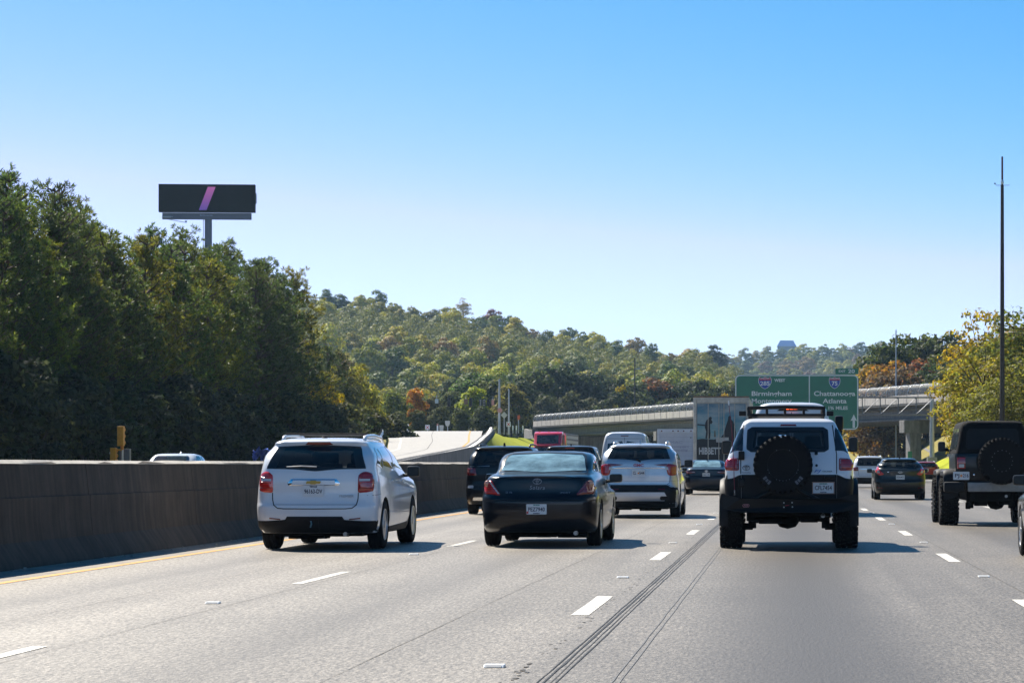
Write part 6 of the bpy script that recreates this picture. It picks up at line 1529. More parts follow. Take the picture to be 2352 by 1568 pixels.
    # under the car: axle, diff, shocks, skid plates
    c.under(1.05, .3, 3.9, .47, .72, (.85, .44, .05), [(.50, .10, .50, .035, .4)], (-.02, .85, .43), [((0, .25, .56), (1.1, .3, .16)), ((-.38, .5, .50), (.5, .4, .18)), ((.42, .5, .53), (.4, .4, .14)), ((-.55, .75, .42), (.12, .2, .25)), ((.55, .75, .42), (.12, .2, .25)), ((0, 2.2, .5), (.6, 1.5, .15)), ((-.62, .85, .32), (.16, .12, .10)), ((.62, .85, .32), (.16, .12, .10)), ((-.28, .45, .43), (.34, .3, .12)), ((.30, .5, .44), (.26, .3, .10)), ((-.5, .4, .44), (.1, .2, .12)), ((.52, .42, .45), (.12, .2, .1))])
    c.patch('windscreen', [(-.72, 1.42), (.72, 1.42), (.62, 1.78), (-.62, 1.78)], G_WS, 'front', r=.05)
    c.both('headlight', [(.5, .95), (.76, .95), (.76, 1.12), (.5, 1.12)], L_CLEAR, 'front', r=.08)
    c.both('mud_flap', [(.70, .36), (.96, .36), (.96, .60), (.70, .60)], M_RUBBER, 'front') if 0 else None
build_offroader()
# ================================================================== DARK SUV BY THE MEDIAN WALL
def build_dark_suv():
    L = 4.8; W = 1.86; c = Car('suv', 'near-black SUV with white-lit roof half hidden behind the black coupe', 'suv', TRAFFIC, -7.07, 63.5)
    c.body(suv_keys(1.72, W, L, 1.20, .34, .26, .28, .09, .76), C_BLACK, [(.98, .37, .42, .42, .93), (3.8, .37, .42, .42, .93)], cabin=([(-0.60, 1.270), (0.60, 1.270), (0.53, 1.550), (-0.53, 1.550)], -0.30, 4.20)); c.seats(2.35, 1.35, 1.34, M_SEATD)
    c.wheels(.81, .98, 3.8, .37, .24, .23, 'ten')
    c.patch('rear_window', [(-.74, 1.22), (0, 1.21), (.74, 1.22), (.64, 1.60), (0, 1.615), (-.64, 1.60)], G_TINT, off=.006, nu=20, nv=9, r=.05)
    c.both('tail_light', [(.62, .98), (.88, .98), (.89, 1.16), (.66, 1.17)], L_DRED, bulge=.015, r=.03)
    c.patch('chrome_strip', [(-.80, 1.185), (-.30, 1.19), (-.30, 1.215), (-.80, 1.21)], M_ALLOY, off=.012, nu=8, nv=3)
    c.plate(0, .86, [('RTS3816', .085, 0, 0, .25, M_PLTX)]); c.patch('lower_bumper', [(-.86, .27), (.86, .27), (.88, .5), (-.88, .5)], M_CLAD, off=.008, nu=16, nv=5)
    c.both('exhaust_trim', [(.45, .36), (.72, .36), (.70, .44), (.47, .44)], M_CHROME, off=.02, r=.02); c.both('bumper_lamp', [(.70, .66), (.84, .66), (.84, .73), (.70, .73)], L_CLEAR, off=.01, r=.02)
    side_windows(c, [[(.45, 1.26), (1.0, 1.25), (1.0, 1.52), (.8, 1.54)], [(1.06, 1.25), (2.05, 1.23), (2.05, 1.58), (1.06, 1.56)], [(2.13, 1.23), (3.2, 1.2), (2.8, 1.45), (2.5, 1.57), (2.13, 1.58)]], G_DARK)
    c.seam([[(.66, 1.17), (.62, .72), (-.62, .72), (-.66, 1.17)]], w=.01); c.seam([[(1.4, .4), (1.36, 1.15)], [(2.36, .34), (2.36, 1.15)]], 'right')
    c.patch('windscreen', [(-.7, 1.24), (.7, 1.24), (.57, 1.58), (-.57, 1.58)], G_WS, 'front', r=.06); c.both('headlight', [(.5, .8), (.82, .82), (.82, .92), (.5, .9)], L_CLEAR, 'front')
    c.mirror(.92, 3.0, 1.2, .2, .17, C_BLACK); c.rails(.63, .7, 2.7, 1.70, M_TRIM, .024, .075); c.fin(.75, 1.70, M_TRIM, .09); c.under(1.3, .4, 4.2, .2, .34, (.98, .3, .05))
    three_ovals(c, 0, 1.08, .13, M_CHROME)
build_dark_suv()
# tall black SUV further ahead
def build_tall_suv():
    L = 5.2; W = 2.02; c = Car('suv', 'large black SUV, only roof and right windows showing behind the coupe roof', 'suv', TRAFFIC, -7.42, 87.5)
    c.body(suv_keys(1.90, W, L, 1.28, .28, .32, .24, .07, .78), C_BLACK, [(1.05, .40, .46, .42, 1.01), (4.1, .40, .46, .42, 1.01)])
    c.wheels(.88, 1.05, 4.1, .40, .27, .27, 'six'); c.patch('rear_window', [(-.80, 1.30), (.80, 1.30), (.72, 1.76), (-.72, 1.76)], G_DARK, nu=16, nv=8, r=.05)
    c.both('tail_light', [(.82, .95), (.98, .95), (.97, 1.30), (.84, 1.30)], L_DRED, r=.03); c.plate(0, .95, [('BLK 402', .085, 0, 0, .25, M_PLTX)])
    c.patch('high_brake_lamp', [(-.16, 1.80), (.16, 1.80), (.15, 1.825), (-.15, 1.825)], L_RED, off=.012, nu=6, nv=3)
    side_windows(c, [[(.35, 1.34), (1.1, 1.33), (1.1, 1.70), (.55, 1.72)], [(1.16, 1.33), (2.2, 1.31), (2.2, 1.75), (1.16, 1.74)], [(2.3, 1.31), (3.5, 1.28), (3.1, 1.55), (2.75, 1.73), (2.3, 1.75)]], G_MID)
    c.patch('windscreen', [(-.75, 1.3), (.75, 1.3), (.63, 1.72), (-.63, 1.72)], G_MID, 'front', r=.06)
    c.mirror(1.0, 3.3, 1.3, .22, .2, M_TRIM); c.under(1.4, .4, 4.6, .24, .4, (1.05, .34, .06)); c.fin(.8, 1.88)
build_tall_suv()

# ================================================================== VANS
def build_van(x, y, label, Hh, lamp, win=True, W=2.06):
    L = 5.9; w = W / 2; c = Car('van', label, 'van', TRAFFIC, x, y); H = Hh
    def row(z, yr, yf, ww, rr=.16, rf=.35, bow=.04): return (z, yr, yf, ww, ww, ww - .04, rr, rf, bow, .15)
    c.body([row(.32, .08, L - .1, w - .06), row(.45, .0, L, w - .03), row(.65, .0, L, w - .01), row(.9, .02, L - .05, w), row(1.2, .03, L - .35, w), row(1.35, .035, L - .75, w - .005), row(1.9, .06, L - 1.25, w - .06), row(H - .45, .09, L - 1.7, w - .11, .2), row(H - .2, .12, L - 2.0, w - .17, .24), row(H - .08, .17, L - 2.2, w - .26, .25), row(H - .02, .3, L - 2.5, w - .45, .2), row(H, .7, L - 3, w * .3, .1, .1)], C_WHITE2, [(1.2, .35, .41, .4, w), (4.95, .35, .41, .4, w)])
    c.wheels(.86, 1.2, 4.95, .345, .22, .21, 'steel', rim=M_GUNM)
    if win:
        for sg in (1, -1): c.patch('door_window', [(sg * .05, 1.45), (sg * .78, 1.45), (sg * .72, H - .42), (sg * .05, H - .40)], G_DARK, off=.006, nu=10, nv=8, r=.06)
    c.seam([[(0, .55), (0, H - .25)]], w=.014); c.seam([[(-.84, .55), (-.86, 1.3), (-.78, H - .30), (.78, H - .30), (.86, 1.3), (.84, .55)]], w=.012)
    c.both('tail_light', [(.90, .95), (1.0, .95), (.98, 1.38), (.90, 1.38)], L_RED, r=.02, depth=.02)
    hl = [(-.17, H - .20), (.17, H - .20), (.16, H - .165), (-.16, H - .165)]
    if lamp:
        b_ = c.patch('lamp_fairing', [(-.36, H - .22), (.42, H - .22), (.22, H - .13), (-.2, H - .13)], M_TRIM, off=.02, depth=.04, nu=10, nv=4, bulge=.02)
        for q in (-.10, 0, .10): c.patch('brake_lamp', [(q - .042, H - .195), (q + .042, H - .195), (q + .042, H - .155), (q - .042, H - .155)], L_LIT, off=.055, depth=.03, nu=4, nv=3, parent=b_)
    else: c.patch('high_brake_lamp', hl, L_DRED, off=.012, nu=6, nv=3)
    c.patch('bumper', [(-.95, .34), (.95, .34), (.95, .56), (-.95, .56)], M_CLAD, off=.02, depth=.05, nu=16, nv=4)
    c.plate(-.3, .95, [('VAN 7310', .08, 0, 0, .25, M_PLTX)])
    side_windows(c, [[(4.0, 1.4), (4.75, 1.4), (4.5, 1.95), (4.0, 2.0)]]); c.patch('windscreen', [(-.8, 1.4), (.8, 1.4), (.7, 2.0), (-.7, 2.0)], G_MID, 'front', r=.06)
    c.mirror(1.02, 4.5, 1.45, .2, .3, M_TRIM); c.under(1.4, .4, 5.4, .22, .36, (1.2, .3, .06)); c.both('headlight', [(.55, .8), (.9, .85), (.9, 1.05), (.6, 1.0)], L_CLEAR, 'front')
    return c
build_van(-6.98, 110.4, 'white high-roofed van with dark rear windows behind the silver SUV', 2.66, False)
build_van(.13, 62.6, 'white high-roofed van with a lit brake lamp, its top above the off-roader', 2.78, True)

# ================================================================== BOX TRUCK
def build_box_truck():
    d = 163.0; t = empty('box_truck', (U(1553, d), d, 0), 0, 'white box truck with small red roof lamps left of the poster trailer', 'truck', TRAFFIC)
    M_BOX = plain('box_white', (.58, .60, .66), .5, var=.08, scale=1.5); w, H, zb = 1.21, Zv(985, d), 1.0
    MB().box((0, 3.0, (zb + H) / 2), (w * 2, 6.0, H - zb)).build('cargo_box', M_BOX, t, bevel=.04)
    mb = MB(); 
    for sx_ in (-1, 1): mb.box((sx_ * (w - .07), -.03, (zb + H) / 2), (.13, .06, H - zb))
    mb.box((0, -.03, H - .12), (w * 2 - .28, .06, .24)); mb.box((0, -.03, zb + .07), (w * 2 - .28, .06, .14)); mb.build('door_frame', plain('box_frame', (.62, .64, .68), .4, .2), t, bevel=.01)
    dr = MB().box((0, .0, (zb + H) / 2 - .05), (w * 2 - .30, .02, H - zb - .40)).build('roll_door', M_BOX, t)
    for k in range(7): MB().box((0, -.012, zb + .2 + k * .30), (w * 2 - .32, .01, .012)).build('door_rib', plain('rib_grey', (.32, .33, .36), .5), t)
    text('MAC', .24, (.02, -.02, H - .85), plain('faded_blue_print', (.34, .36, .5), .6), dr, width=.75); text('transport', .20, (.22, -.02, H - 1.12), plain('faded_violet_print', (.28, .26, .40), .6), dr, width=1.2, shear=.2); text('& moving', .2, (.2, -.02, H - 1.33), plain('faded_violet_print', (.28, .26, .40), .6), dr, width=1.1, shear=.2)
    for q in (-.92, -.20, .13, .48, .95): MB().lathe([(0, .05), (-.03, .045), (-.035, .01)], 'y', (q, -.06, H - .12), 10).build('marker_lamp', L_DRED, t)
    MB().box((.93, -.02, H - .55), (.09, .04, .09)).build('latch', plain('latch_grey', (.3, .32, .3), .5), t)
    cab = MB().prism([(6.1, .5), (6.1, 2.3), (6.6, 2.4), (7.1, 1.6), (8.0, 1.35), (8.05, .5)], 'x', -1.0, 1.0).build('cab', C_WHITE2, t, bevel=.08, smooth=True)
    MB().prism([(6.68, 2.2), (7.1, 1.62), (7.12, 1.66), (6.72, 2.24)], 'x', -.9, .9).build('windscreen', G_MID, cab)
    MB().box((0, 3.4, .75), (.9, 6.8, .2)).build('chassis', M_UNDER, t); MB().box((0, -.05, .62), (2.2, .12, .16)).build('rear_bumper', M_GALV, t, bevel=.02)
    for xx in (-.92, .92):
        for yy in (1.4, 6.9):
            o = MB().lathe([(-.14, .2), (-.15, .44), (-.1, .48), (.1, .48), (.15, .44), (.14, .2)], 'x', n=24).build('wheel', M_RUBBER, t, (xx, yy, .48), smooth=True); MB().lathe([(-.155, .22), (-.13, .2), (.13, .2), (.155, .22)], 'x', n=16).build('rim', M_GUNM, o)
    for sg in (-1, 1): MB().box((sg * 1.0, -.08, .8), (.2, .05, .12)).build('tail_light', L_RED, t, bevel=.01); MB().box((sg * 1.25, 7.0, 1.7), (.2, .1, .4)).build('mirror', M_TRIM, t, bevel=.03)
build_box_truck()

# ================================================================== POSTER TRAILER
def build_trailer():
    d = 120.0; t = empty('semi_trailer', (U(1657, d), d, 0), 0, 'tall trailer whose rear doors carry a blue sky poster with two dark figures', 'trailer', TRAFFIC)
    W = 2.62; H = Zv(912, d); zb = 1.05; M_FR = plain('worn_aluminium', (.52, .48, .42), .55, .1, var=.3, scale=3); w = W / 2
    MB().box((0, 6.8, (zb + H) / 2), (W - .02, 13.4, H - zb)).build('cargo_box', plain('trailer_side', (.55, .55, .55), .5, .2, var=.15), t, bevel=.03)
    mb = MB()
    for sg in (-1, 1): mb.box((sg * (w - .07), .05, (zb + H) / 2), (.15, .14, H - zb))
    mb.box((0, .05, H - .14), (W - .30, .14, .28)); mb.box((0, .05, zb + .1), (W - .30, .14, .2)); mb.build('rear_frame', M_FR, t, bevel=.015)
    MB().prism([(-w, H - .01), (w, H - .01), (w - .03, H + .05), (-w + .03, H + .05)], 'y', -.03, .2).build('rusty_header', plain('header_rust', (.20, .12, .08), .7, var=.4, scale=5), t)
    # poster print: sky gradient is printed on the doors
    m, n, l, b = node_mat('poster_print'); co = n.new('ShaderNodeTexCoord'); s_ = n.new('ShaderNodeSeparateXYZ'); l.new(co.outputs['Generated'], s_.inputs[0])
    f = noise(n, l, 1.6, 4, .6, mapv(n, l, co.outputs['Object'], (.5, 1, 1.4)))
    a_ = ramp(n, l, s_.outputs[2], [(0, (.035, .055, .06)), (.25, (.06, .18, .20)), (.5, (.13, .31, .34)), (.8, (.09, .24, .32)), (1, (.035, .13, .21))])
    l.new(mixc(n, l, mixf(n, l, f, .2), a_, (.50, .50, .48)), b.inputs['Base Color']); b.inputs['Roughness'].default_value = .45
    z0, z1 = zb + .22, H - .30; x0, x1 = -w + .17, w - .17
    pd_ = [MB().box(((x0 + 0) / 2 + .0, .02, (z0 + z1) / 2), (-x0 - .012, .06, z1 - z0)).build('rear_door', m, t), MB().box((x1 / 2, .02, (z0 + z1) / 2), (x1 - .012, .06, z1 - z0)).build('rear_door', m, t)]
    M_INK = plain('poster_ink', (.012, .013, .016), .5, var=.3); ppm_ = FPX / d
    def px(u): return (u - 1657) / ppm_
    def pz(v): return Zv(v, d)
    def ink(name, pts, mat=M_INK, y=-.016, off=0): MB().prism([(px(u), pz(v)) for u, v in pts], 'y', y - off, y - off + .004).build(name, mat, t)
    # printed silhouettes: standing figure, seated figure, dark ground, pale table
    SIL = ((lambda q: [(1619 + (u - 1619) * 1.0 + 1, 957 + (v - 957) * .78) for u, v in q]), (lambda q: [(1656 + (u - 1660) * .8, 954 + (v - 954) * .82) for u, v in q]))
    ink('printed_figure', SIL[0]([(1619, 1020), (1621, 1000), (1618, 988), (1619, 975), (1622, 966), (1627, 962), (1628, 958), (1632, 956), (1634, 960), (1633, 966), (1636, 972), (1633, 978), (1630, 977), (1630, 990), (1631, 1005), (1630, 1021), (1626, 1021), (1625, 1003), (1623, 1021)]))
    ink('printed_figure', SIL[1]([(1662, 1012), (1668, 1005), (1672, 990), (1677, 974), (1680, 966), (1681, 957), (1685, 954), (1689, 957), (1689, 965), (1695, 970), (1700, 985), (1703, 1000), (1703, 1015), (1660, 1015)]))
    ink('printed_ground', [(1601, 1009), (1612, 1007), (1640, 1009), (1660, 1003), (1704, 1003), (1704, 1060), (1601, 1060)], y=-.012)
    ink('printed_table', [(1644, 1004), (1674, 1004), (1674, 1017), (1645, 1015)], plain('poster_pale', (.42, .42, .40), .5), off=.006)
    ink('printed_skyline', [(1640, 1003), (1641, 988), (1643, 988), (1644, 1003)], plain('poster_brown', (.14, .10, .05), .5)); ink('printed_arm', [(1602, 973), (1620, 975), (1620, 978), (1602, 976)])
    tw = 50 / ppm_; text('HIBBETT', .44, (px(1605.5) + tw * .5, -.026, pz(1036)), plain('poster_lettering', (.52, .53, .54), .5), t, width=tw, bold=.016)
    for xx in (-.62, -.12, .12, .62): MB().tube([(xx, -.03, z0), (xx, -.03, z1)], .018, 6).build('lock_rod', M_FR, t)
    MB().box((0, 6.9, .95), (1.0, 13, .2)).build('chassis', M_UNDER, t); MB().box((0, .1, .55), (2.3, .1, .12)).build('underride_guard', M_GALV, t)
    for sg in (-1, 1): MB().box((sg * .7, .1, .8), (.08, .1, .5)).build('guard_strut', M_GALV, t); MB().box((sg * 1.05, .0, .92), (.3, .05, .12)).build('tail_light', L_RED, t, bevel=.01)
    for xx in (-1.0, 1.0):
        for yy in (1.9, 3.2):
            o = MB().lathe([(-.26, .25), (-.28, .46), (-.22, .51), (.22, .51), (.28, .46), (.26, .25)], 'x', n=24).build('wheel', M_RUBBER, t, (xx, yy, .51), smooth=True); MB().lathe([(-.285, .28), (-.2, .25), (.2, .25), (.285, .28)], 'x', n=16).build('rim', M_ALLOY, o)
build_trailer()

# ================================================================== SMALLER CARS
def small_sedan(x, y, label, mat, H=1.45, W=1.82, glass=None, lights=L_DRED, plate_txt='QRC1178', rz=0, L=4.8, mir=None):
    c = Car('sedan', label, 'car', TRAFFIC, x, y, rz)
    c.body(sedan_keys(H, W, L, 1.06, .70, .24, .30, .11, .68, .58), mat, [(1.0, .33, .38, .4, W / 2), (3.75, .33, .38, .4, W / 2)], cabin=([(-.54, 1.165), (.54, 1.165), (.45, H - .10), (-.45, H - .10)], .2, 4.4)); c.seats(2.4, 1.5, 1.17, M_SEATD)
    c.wheels(W / 2 - .12, 1.0, 3.75, .33, .22, .21, 'five')
    c.patch('rear_window', [(-.60, 1.14), (.60, 1.14), (.50, H - .045), (-.50, H - .045)], glass or G_HAZY, nu=18, nv=10, r=.05, off=.005)
    c.patch('front_window', [(-.64, 1.14), (.64, 1.14), (.52, H - .08), (-.52, H - .08)], G_WS, 'front', nu=14, nv=8, r=.05)
    for sg in (1, -1):
        t = c.patch('tail_light', [(sg * .42, .90), (sg * .80, .86), (sg * .86, .98), (sg * .48, .97)], lights, r=.02, bulge=.012, nu=10, nv=6); c.patch('clear_strip', [(sg * .46, .915), (sg * .78, .90), (sg * .79, .935), (sg * .48, .945)], L_CLEAR, off=.022, depth=.014, nu=6, nv=3, parent=t)
    c.both('headlight', [(.45, .68), (.82, .72), (.82, .82), (.5, .80)], L_CLEAR, 'front'); three_ovals(c, 0, .97, .12, M_CHROME)
    c.plate(0, .82, [(plate_txt, .085, 0, 0, .25, M_PLTX)]); c.seam([[(-.66, 1.06), (-.58, .76), (.58, .76), (.66, 1.06)]], w=.01)
    side_windows(c, [[(1.0, 1.15), (1.9, 1.13), (1.9, H - .10), (1.5, H - .10)], [(1.98, 1.13), (3.0, 1.1), (2.7, 1.26), (2.35, H - .09), (1.98, H - .09)]]); c.seam([[(1.9, .3), (1.95, 1.1)], [(2.95, .3), (3.0, 1.08)]], 'right')
    c.mirror(W / 2 - .02, 2.8, 1.04, .19, .14, mir or mat); c.under(1.3, .4, 4.2, .18, .3, (1.0, .26, .05)); c.fin(1.5, H - .03, mat)
    for sd in ('right', 'left'): c.patch('door_handle', [(1.75, .92), (1.95, .92), (1.95, .95), (1.75, .95)], mat, sd, off=.03, depth=.04, nu=5, nv=3)
    return c
small_sedan(U(1622, 105), 105.0, 'dark navy sedan in front of the poster trailer', C_NAVY)
def small_suv(x, y, label, mat, H=1.66, W=1.84, L=4.6, glass=None, plate_txt='TBD 5590', rz=0, kind='suv', belt=1.14):
    c = Car(kind, label, 'suv' if kind == 'suv' else 'car', TRAFFIC, x, y, rz)
    c.body(suv_keys(H, W, L, belt, .36, .25, .28, .09, .74), mat, [(.9, .35, .40, .4, W / 2), (3.6, .35, .40, .4, W / 2)], cabin=([(-.58, belt + .06), (.58, belt + .06), (.50, H - .17), (-.50, H - .17)], -.3, 4.0)); c.seats(2.2, 1.3, belt + .10, M_SEATD)
    c.wheels(W / 2 - .12, .9, 3.6, .35, .23, .22, 'five'); c.patch('rear_window', [(-.70, belt + .03), (.70, belt + .03), (.60, H - .12), (-.60, H - .12)], glass or G_TINT, nu=16, nv=8, r=.05)
    c.both('tail_light', [(.60, .90), (.87, .90), (.88, 1.10), (.62, 1.12)], L_DRED, r=.03, bulge=.012); c.plate(0, .86, [(plate_txt, .085, 0, 0, .25, M_PLTX)])
    c.patch('lower_bumper', [(-.86, .26), (.86, .26), (.88, .55), (-.88, .55)], M_CLAD, off=.008, nu=16, nv=5); c.patch('chrome_strip', [(-.5, .99), (.5, .99), (.5, 1.02), (-.5, 1.02)], M_CHROME, off=.012, nu=10, nv=3)
    side_windows(c, [[(.46, belt + .06), (1.05, belt + .05), (1.05, H - .16), (.8, H - .16)], [(1.1, belt + .05), (2.0, belt + .03), (2.0, H - .12), (1.1, H - .14)], [(2.08, belt + .03), (3.05, belt), (2.65, H - .26), (2.35, H - .13), (2.08, H - .12)]], G_DARK)
    c.patch('front_window', [(-.68, belt + .05), (.68, belt + .05), (.56, H - .16), (-.56, H - .16)], G_WS, 'front', r=.06); c.both('headlight', [(.5, .78), (.82, .8), (.82, .9), (.5, .88)], L_CLEAR, 'front')
    c.mirror(W / 2 - .02, 2.85, belt, .2, .16, M_TRIM); c.rails(.6, .7, 2.5, H - .02, M_ALLOY, .02, .055); c.under(1.3, .4, 4.0, .2, .34, (.9, .3, .05)); c.fin(.8, H - .02, mat); c.seam([[(.62, .9), (.58, .62), (-.58, .62), (-.62, .9)]], w=.01)
    return c
small_suv(U(1998, 137), 137.0, 'white SUV with a dark rear window ahead of the black hatchback', C_WHITE2, 1.70, 1.86)
c = small_suv(U(2128, 178), 178.0, 'dusty red hatchback far ahead, half hidden by the black hatchback', C_RED, 1.46, 1.76, 4.2, None, 'RDX 118', 0, 'hatchback', 1.02)

def build_hatch():
    d = 89.9; L = 4.36; W = 1.82; c = Car('hatchback', 'black hatchback with arrow-shaped red lights in the right-hand lane', 'car', TRAFFIC, U(2068, d), d)
    k = suv_keys(1.48, W, L, 1.06, .46, .24, .34, .14, .66, .05, .08, .80); c.body(k, C_DARK, [(.86, .33, .385, .4, .91), (3.5, .33, .385, .4, .91)], cabin=([(-0.54, 1.125), (0.54, 1.125), (0.44, 1.335), (-0.44, 1.335)], -0.30, 3.90)); c.seats(2.05, 1.25, 1.16, M_SEATD)
    c.wheels(.79, .86, 3.5, .33, .225, .22, 'five')
    c.patch('rear_window', [(-.66, 1.12), (-.3, 1.06), (.3, 1.06), (.66, 1.12), (.60, 1.22), (.52, 1.33), (.30, 1.375), (-.30, 1.375), (-.52, 1.33), (-.60, 1.22)], G_REAR, nu=20, nv=10, r=.03, off=.006)
    for sg in (1, -1):
        t = c.patch('tail_light', [(sg * .56, .90), (sg * .72, .86), (sg * .88, 1.0), (sg * .84, 1.16), (sg * .76, 1.18), (sg * .70, 1.02)], L_REDB, r=.02, bulge=.015, nu=10, nv=10); c.patch('clear_lamp', [(sg * .70, .95), (sg * .78, .95), (sg * .80, 1.03), (sg * .74, 1.05)], L_CLEAR, off=.024, depth=.015, nu=5, nv=4, parent=t)
        c.patch('bumper_lamp', [(sg * .62, .40), (sg * .80, .42), (sg * .80, .46), (sg * .62, .45)], L_DRED, off=.01, nu=5, nv=3)
    c.plate(0, .80, [('KDL4471', .085, 0, 0, .25, M_PLTX)]); c.patch('lower_bumper', [(-.62, .27), (.62, .27), (.68, .46), (-.68, .46)], M_CLAD, off=.008, nu=14, nv=5)
    mb = MB(); y_ = c.surf(0, .97).y - .008; oval_ring(mb, 0, y_, .97, .075, .03, .008); mb.build('badge', M_CHROME, c.root); c.txt('SE', .05, -.42, .98, M_CHROME, width=.07)
    c.seam([[(.70, 1.06), (.60, .72), (-.60, .72), (-.70, 1.06)]], w=.01)
    side_windows(c, [[(.62, 1.12), (1.35, 1.10), (1.35, 1.38), (.95, 1.34)], [(1.42, 1.10), (2.5, 1.06), (2.15, 1.30), (1.95, 1.39), (1.42, 1.39)]]); c.patch('windscreen', [(-.66, 1.08), (.66, 1.08), (.54, 1.36), (-.54, 1.36)], G_WS, 'front', r=.06)
    c.mirror(.90, 2.45, 1.02, .2, .15, C_DARK); c.under(1.3, .4, 4.0, .18, .3, (.86, .26, .05)); c.both('headlight', [(.45, .7), (.8, .74), (.8, .86), (.5, .82)], L_CLEAR, 'front')
    c.fin(.72, 1.46, M_TRIM, .06); c.both('door_handle', [(1.5, .92), (1.7, .92), (1.7, .95), (1.5, .95)], C_DARK, 'right', off=.03, depth=.04, nu=5, nv=3)
build_hatch()

# ================================================================== LIFTED BLACK OFF-ROADER (right)
def build_lifted():
    L = 3.9; d = 52.25; c = Car('off_roader', 'lifted black soft-top off-roader with huge tyres and a pale bumper bar', 'suv', TRAFFIC, 4.22, d)
    def row(z, yr, yf, w, rr=.09, rf=.12, bow=.01, wf=None): return (z, yr, yf, w, w, wf or w, rr, rf, bow, .03)
    c.body([row(.80, .06, L, .74, wf=.60), row(.95, .02, L, .755, wf=.62), row(1.40, .02, L - .02, .77, wf=.64), row(1.44, .025, L - .9, .77), row(1.47, .03, L - 1.25, .765)], C_BLACK, sub=2)
    tub = c.bvh
    M_SOFT = plain('soft_top', (.006, .006, .007), .85, var=.3, scale=12, spec=.15)
    b0 = c.body_ob
    c.body([row(1.475, .05, L - 1.28, .75, .10), row(1.75, .09, L - 1.42, .70, .12), row(2.02, .13, L - 1.58, .655, .14), row(2.10, .17, L - 1.64, .62, .16), row(2.14, .26, L - 1.75, .53, .2), row(2.15, .6, L - 2.0, .3, .1)], M_SOFT, sub=3, name='soft_top')
    c.patch('rear_window', [(-.56, 1.56), (.56, 1.56), (.52, 1.98), (-.52, 1.98)], plain('plastic_window', (.010, .010, .011), .5, var=.3, scale=6, spec=.2), off=.006, nu=10, nv=8, r=.04)
    side_windows(c, [[(.22, 1.56), (1.05, 1.56), (1.05, 1.98), (.28, 1.98)], [(1.12, 1.54), (2.2, 1.52), (2.02, 1.92), (1.95, 1.99), (1.12, 1.99)]], G_MID)
    c.patch('windscreen', [(-.6, 1.55), (.6, 1.55), (.55, 1.98), (-.55, 1.98)], G_MID, 'front', r=.04)
    c.bvh = tub; c.body_ob = b0
    for sg in (-1, 1):
        for yy in (.75, 3.2): c.wheel(sg * .86, yy, .475, .36, .225, 'six', M_GUNM, True, 30, sg, .7 * yy + sg)
        for yc in (.75, 3.2):
            mb = MB(); rows = []
            for t, r_ in zip(np.linspace(R(0), R(180), 16), [.62 + .06 * abs(math.sin(2 * t_)) for t_ in np.linspace(0, math.pi, 16)]):
                zz = .62 + min(.50, r_ * math.sin(t) * 1.02); yy_ = yc + (r_ + .06) * math.cos(t)
                rows.append([(sg * x, yy_, zz + dz) for x, dz in ((.72, .04), (.93, .03), (1.0, -.01), (1.01, -.09), (.98, -.11), (.72, -.03))])
            mb.sheet(rows).build('wheel_flare', M_CLAD, c.root, smooth=True, angle=45)
        t = c.rbox('tail_light', (sg * .65, -.03, 1.275), (.17, .10, .23), L_RED, .02); MB().box((sg * .65, -.085, 1.22), (.11, .012, .07)).build('reverse_lamp', L_CLEAR, t, bevel=.005); MB().prism([(-.09 + sg * .65, 1.15), (.09 + sg * .65, 1.15), (.09 + sg * .65, 1.40), (-.09 + sg * .65, 1.40)], 'y', -.03, .03).build('lamp_guard', M_TRIM, t)
        c.rbox('bumper_end', (sg * .80, .0, .79), (.42, .26, .21), M_CLAD, .05)
    c.rbox('bumper_bar', (.06, -.06, .79), (1.16, .16, .19), plain('pale_bumper', (.26, .25, .24), .5, .2, var=.15), .02)
    c.plate(-.655, 1.02, [('PJ', .10, -.085, 0, .09, M_PLTX), ('216', .10, .09, 0, .115, M_PLTX)], w=.33, h=.165, y=-.10, extra=lambda o, x, y, z: MB().lathe([(0, .026), (-.002, .024)], 'y', (x, y - .0075, z), 12).build('peach', M_PEACH, o))
    MB().box((-.655, -.05, 1.02), (.2, .10, .1)).build('plate_bracket', M_TRIM, c.root)
    # spare wheel
    sp = MB(); sp.lathe([(-.15, .22), (-.16, .33), (-.15, .42), (-.12, .455), (-.05, .462), (.05, .462), (.12, .455), (.15, .42), (.14, .22)], 'y', n=48)
    for kk in range(34):
        an = 2 * math.pi * kk / 34
        for oy, sh in ((-.10, .018), (0, .012), (.10, .018)): sp.box((.462 * math.sin(an + (.09 if oy == 0 else 0)), oy, .462 * math.cos(an + (.09 if oy == 0 else 0))), (.05, .075, sh * 2), Matrix.Rotation(an, 3, 'Y'), .85)
        sp.box((.425 * math.sin(an), -.148, .425 * math.cos(an)), (.035, .02, .05), Matrix.Rotation(an, 3, 'Y'))
    sw_ = link('spare_wheel', sp.mesh('spare_wheel', smooth=True, angle=32), M_RUBBER, c.root, (.15, -.26, 1.32))
    rb = MB(); rb.lathe([(-.12, .235), (-.15, .225), (-.13, .20), (-.02, .18), (-.02, .06), (-.09, .05), (-.095, .004)], 'y', n=32)
    for kk in range(5): an = R(72 * kk); rb.box((.12 * math.sin(an), -.075, .12 * math.cos(an)), (.06, .05, .16), Matrix.Rotation(an, 3, 'Y'), .8)
    link('rim', rb.mesh('rim', smooth=True, angle=30), plain('matt_black_rim', (.014, .014, .016), .4, .5), sw_)
    mb = MB()
    for kk in range(16): an = 2 * math.pi * kk / 16; mb.lathe([(0, .009), (-.01, .008), (-.012, .002)], 'y', (.215 * math.sin(an), -.15, .215 * math.cos(an)), 7)
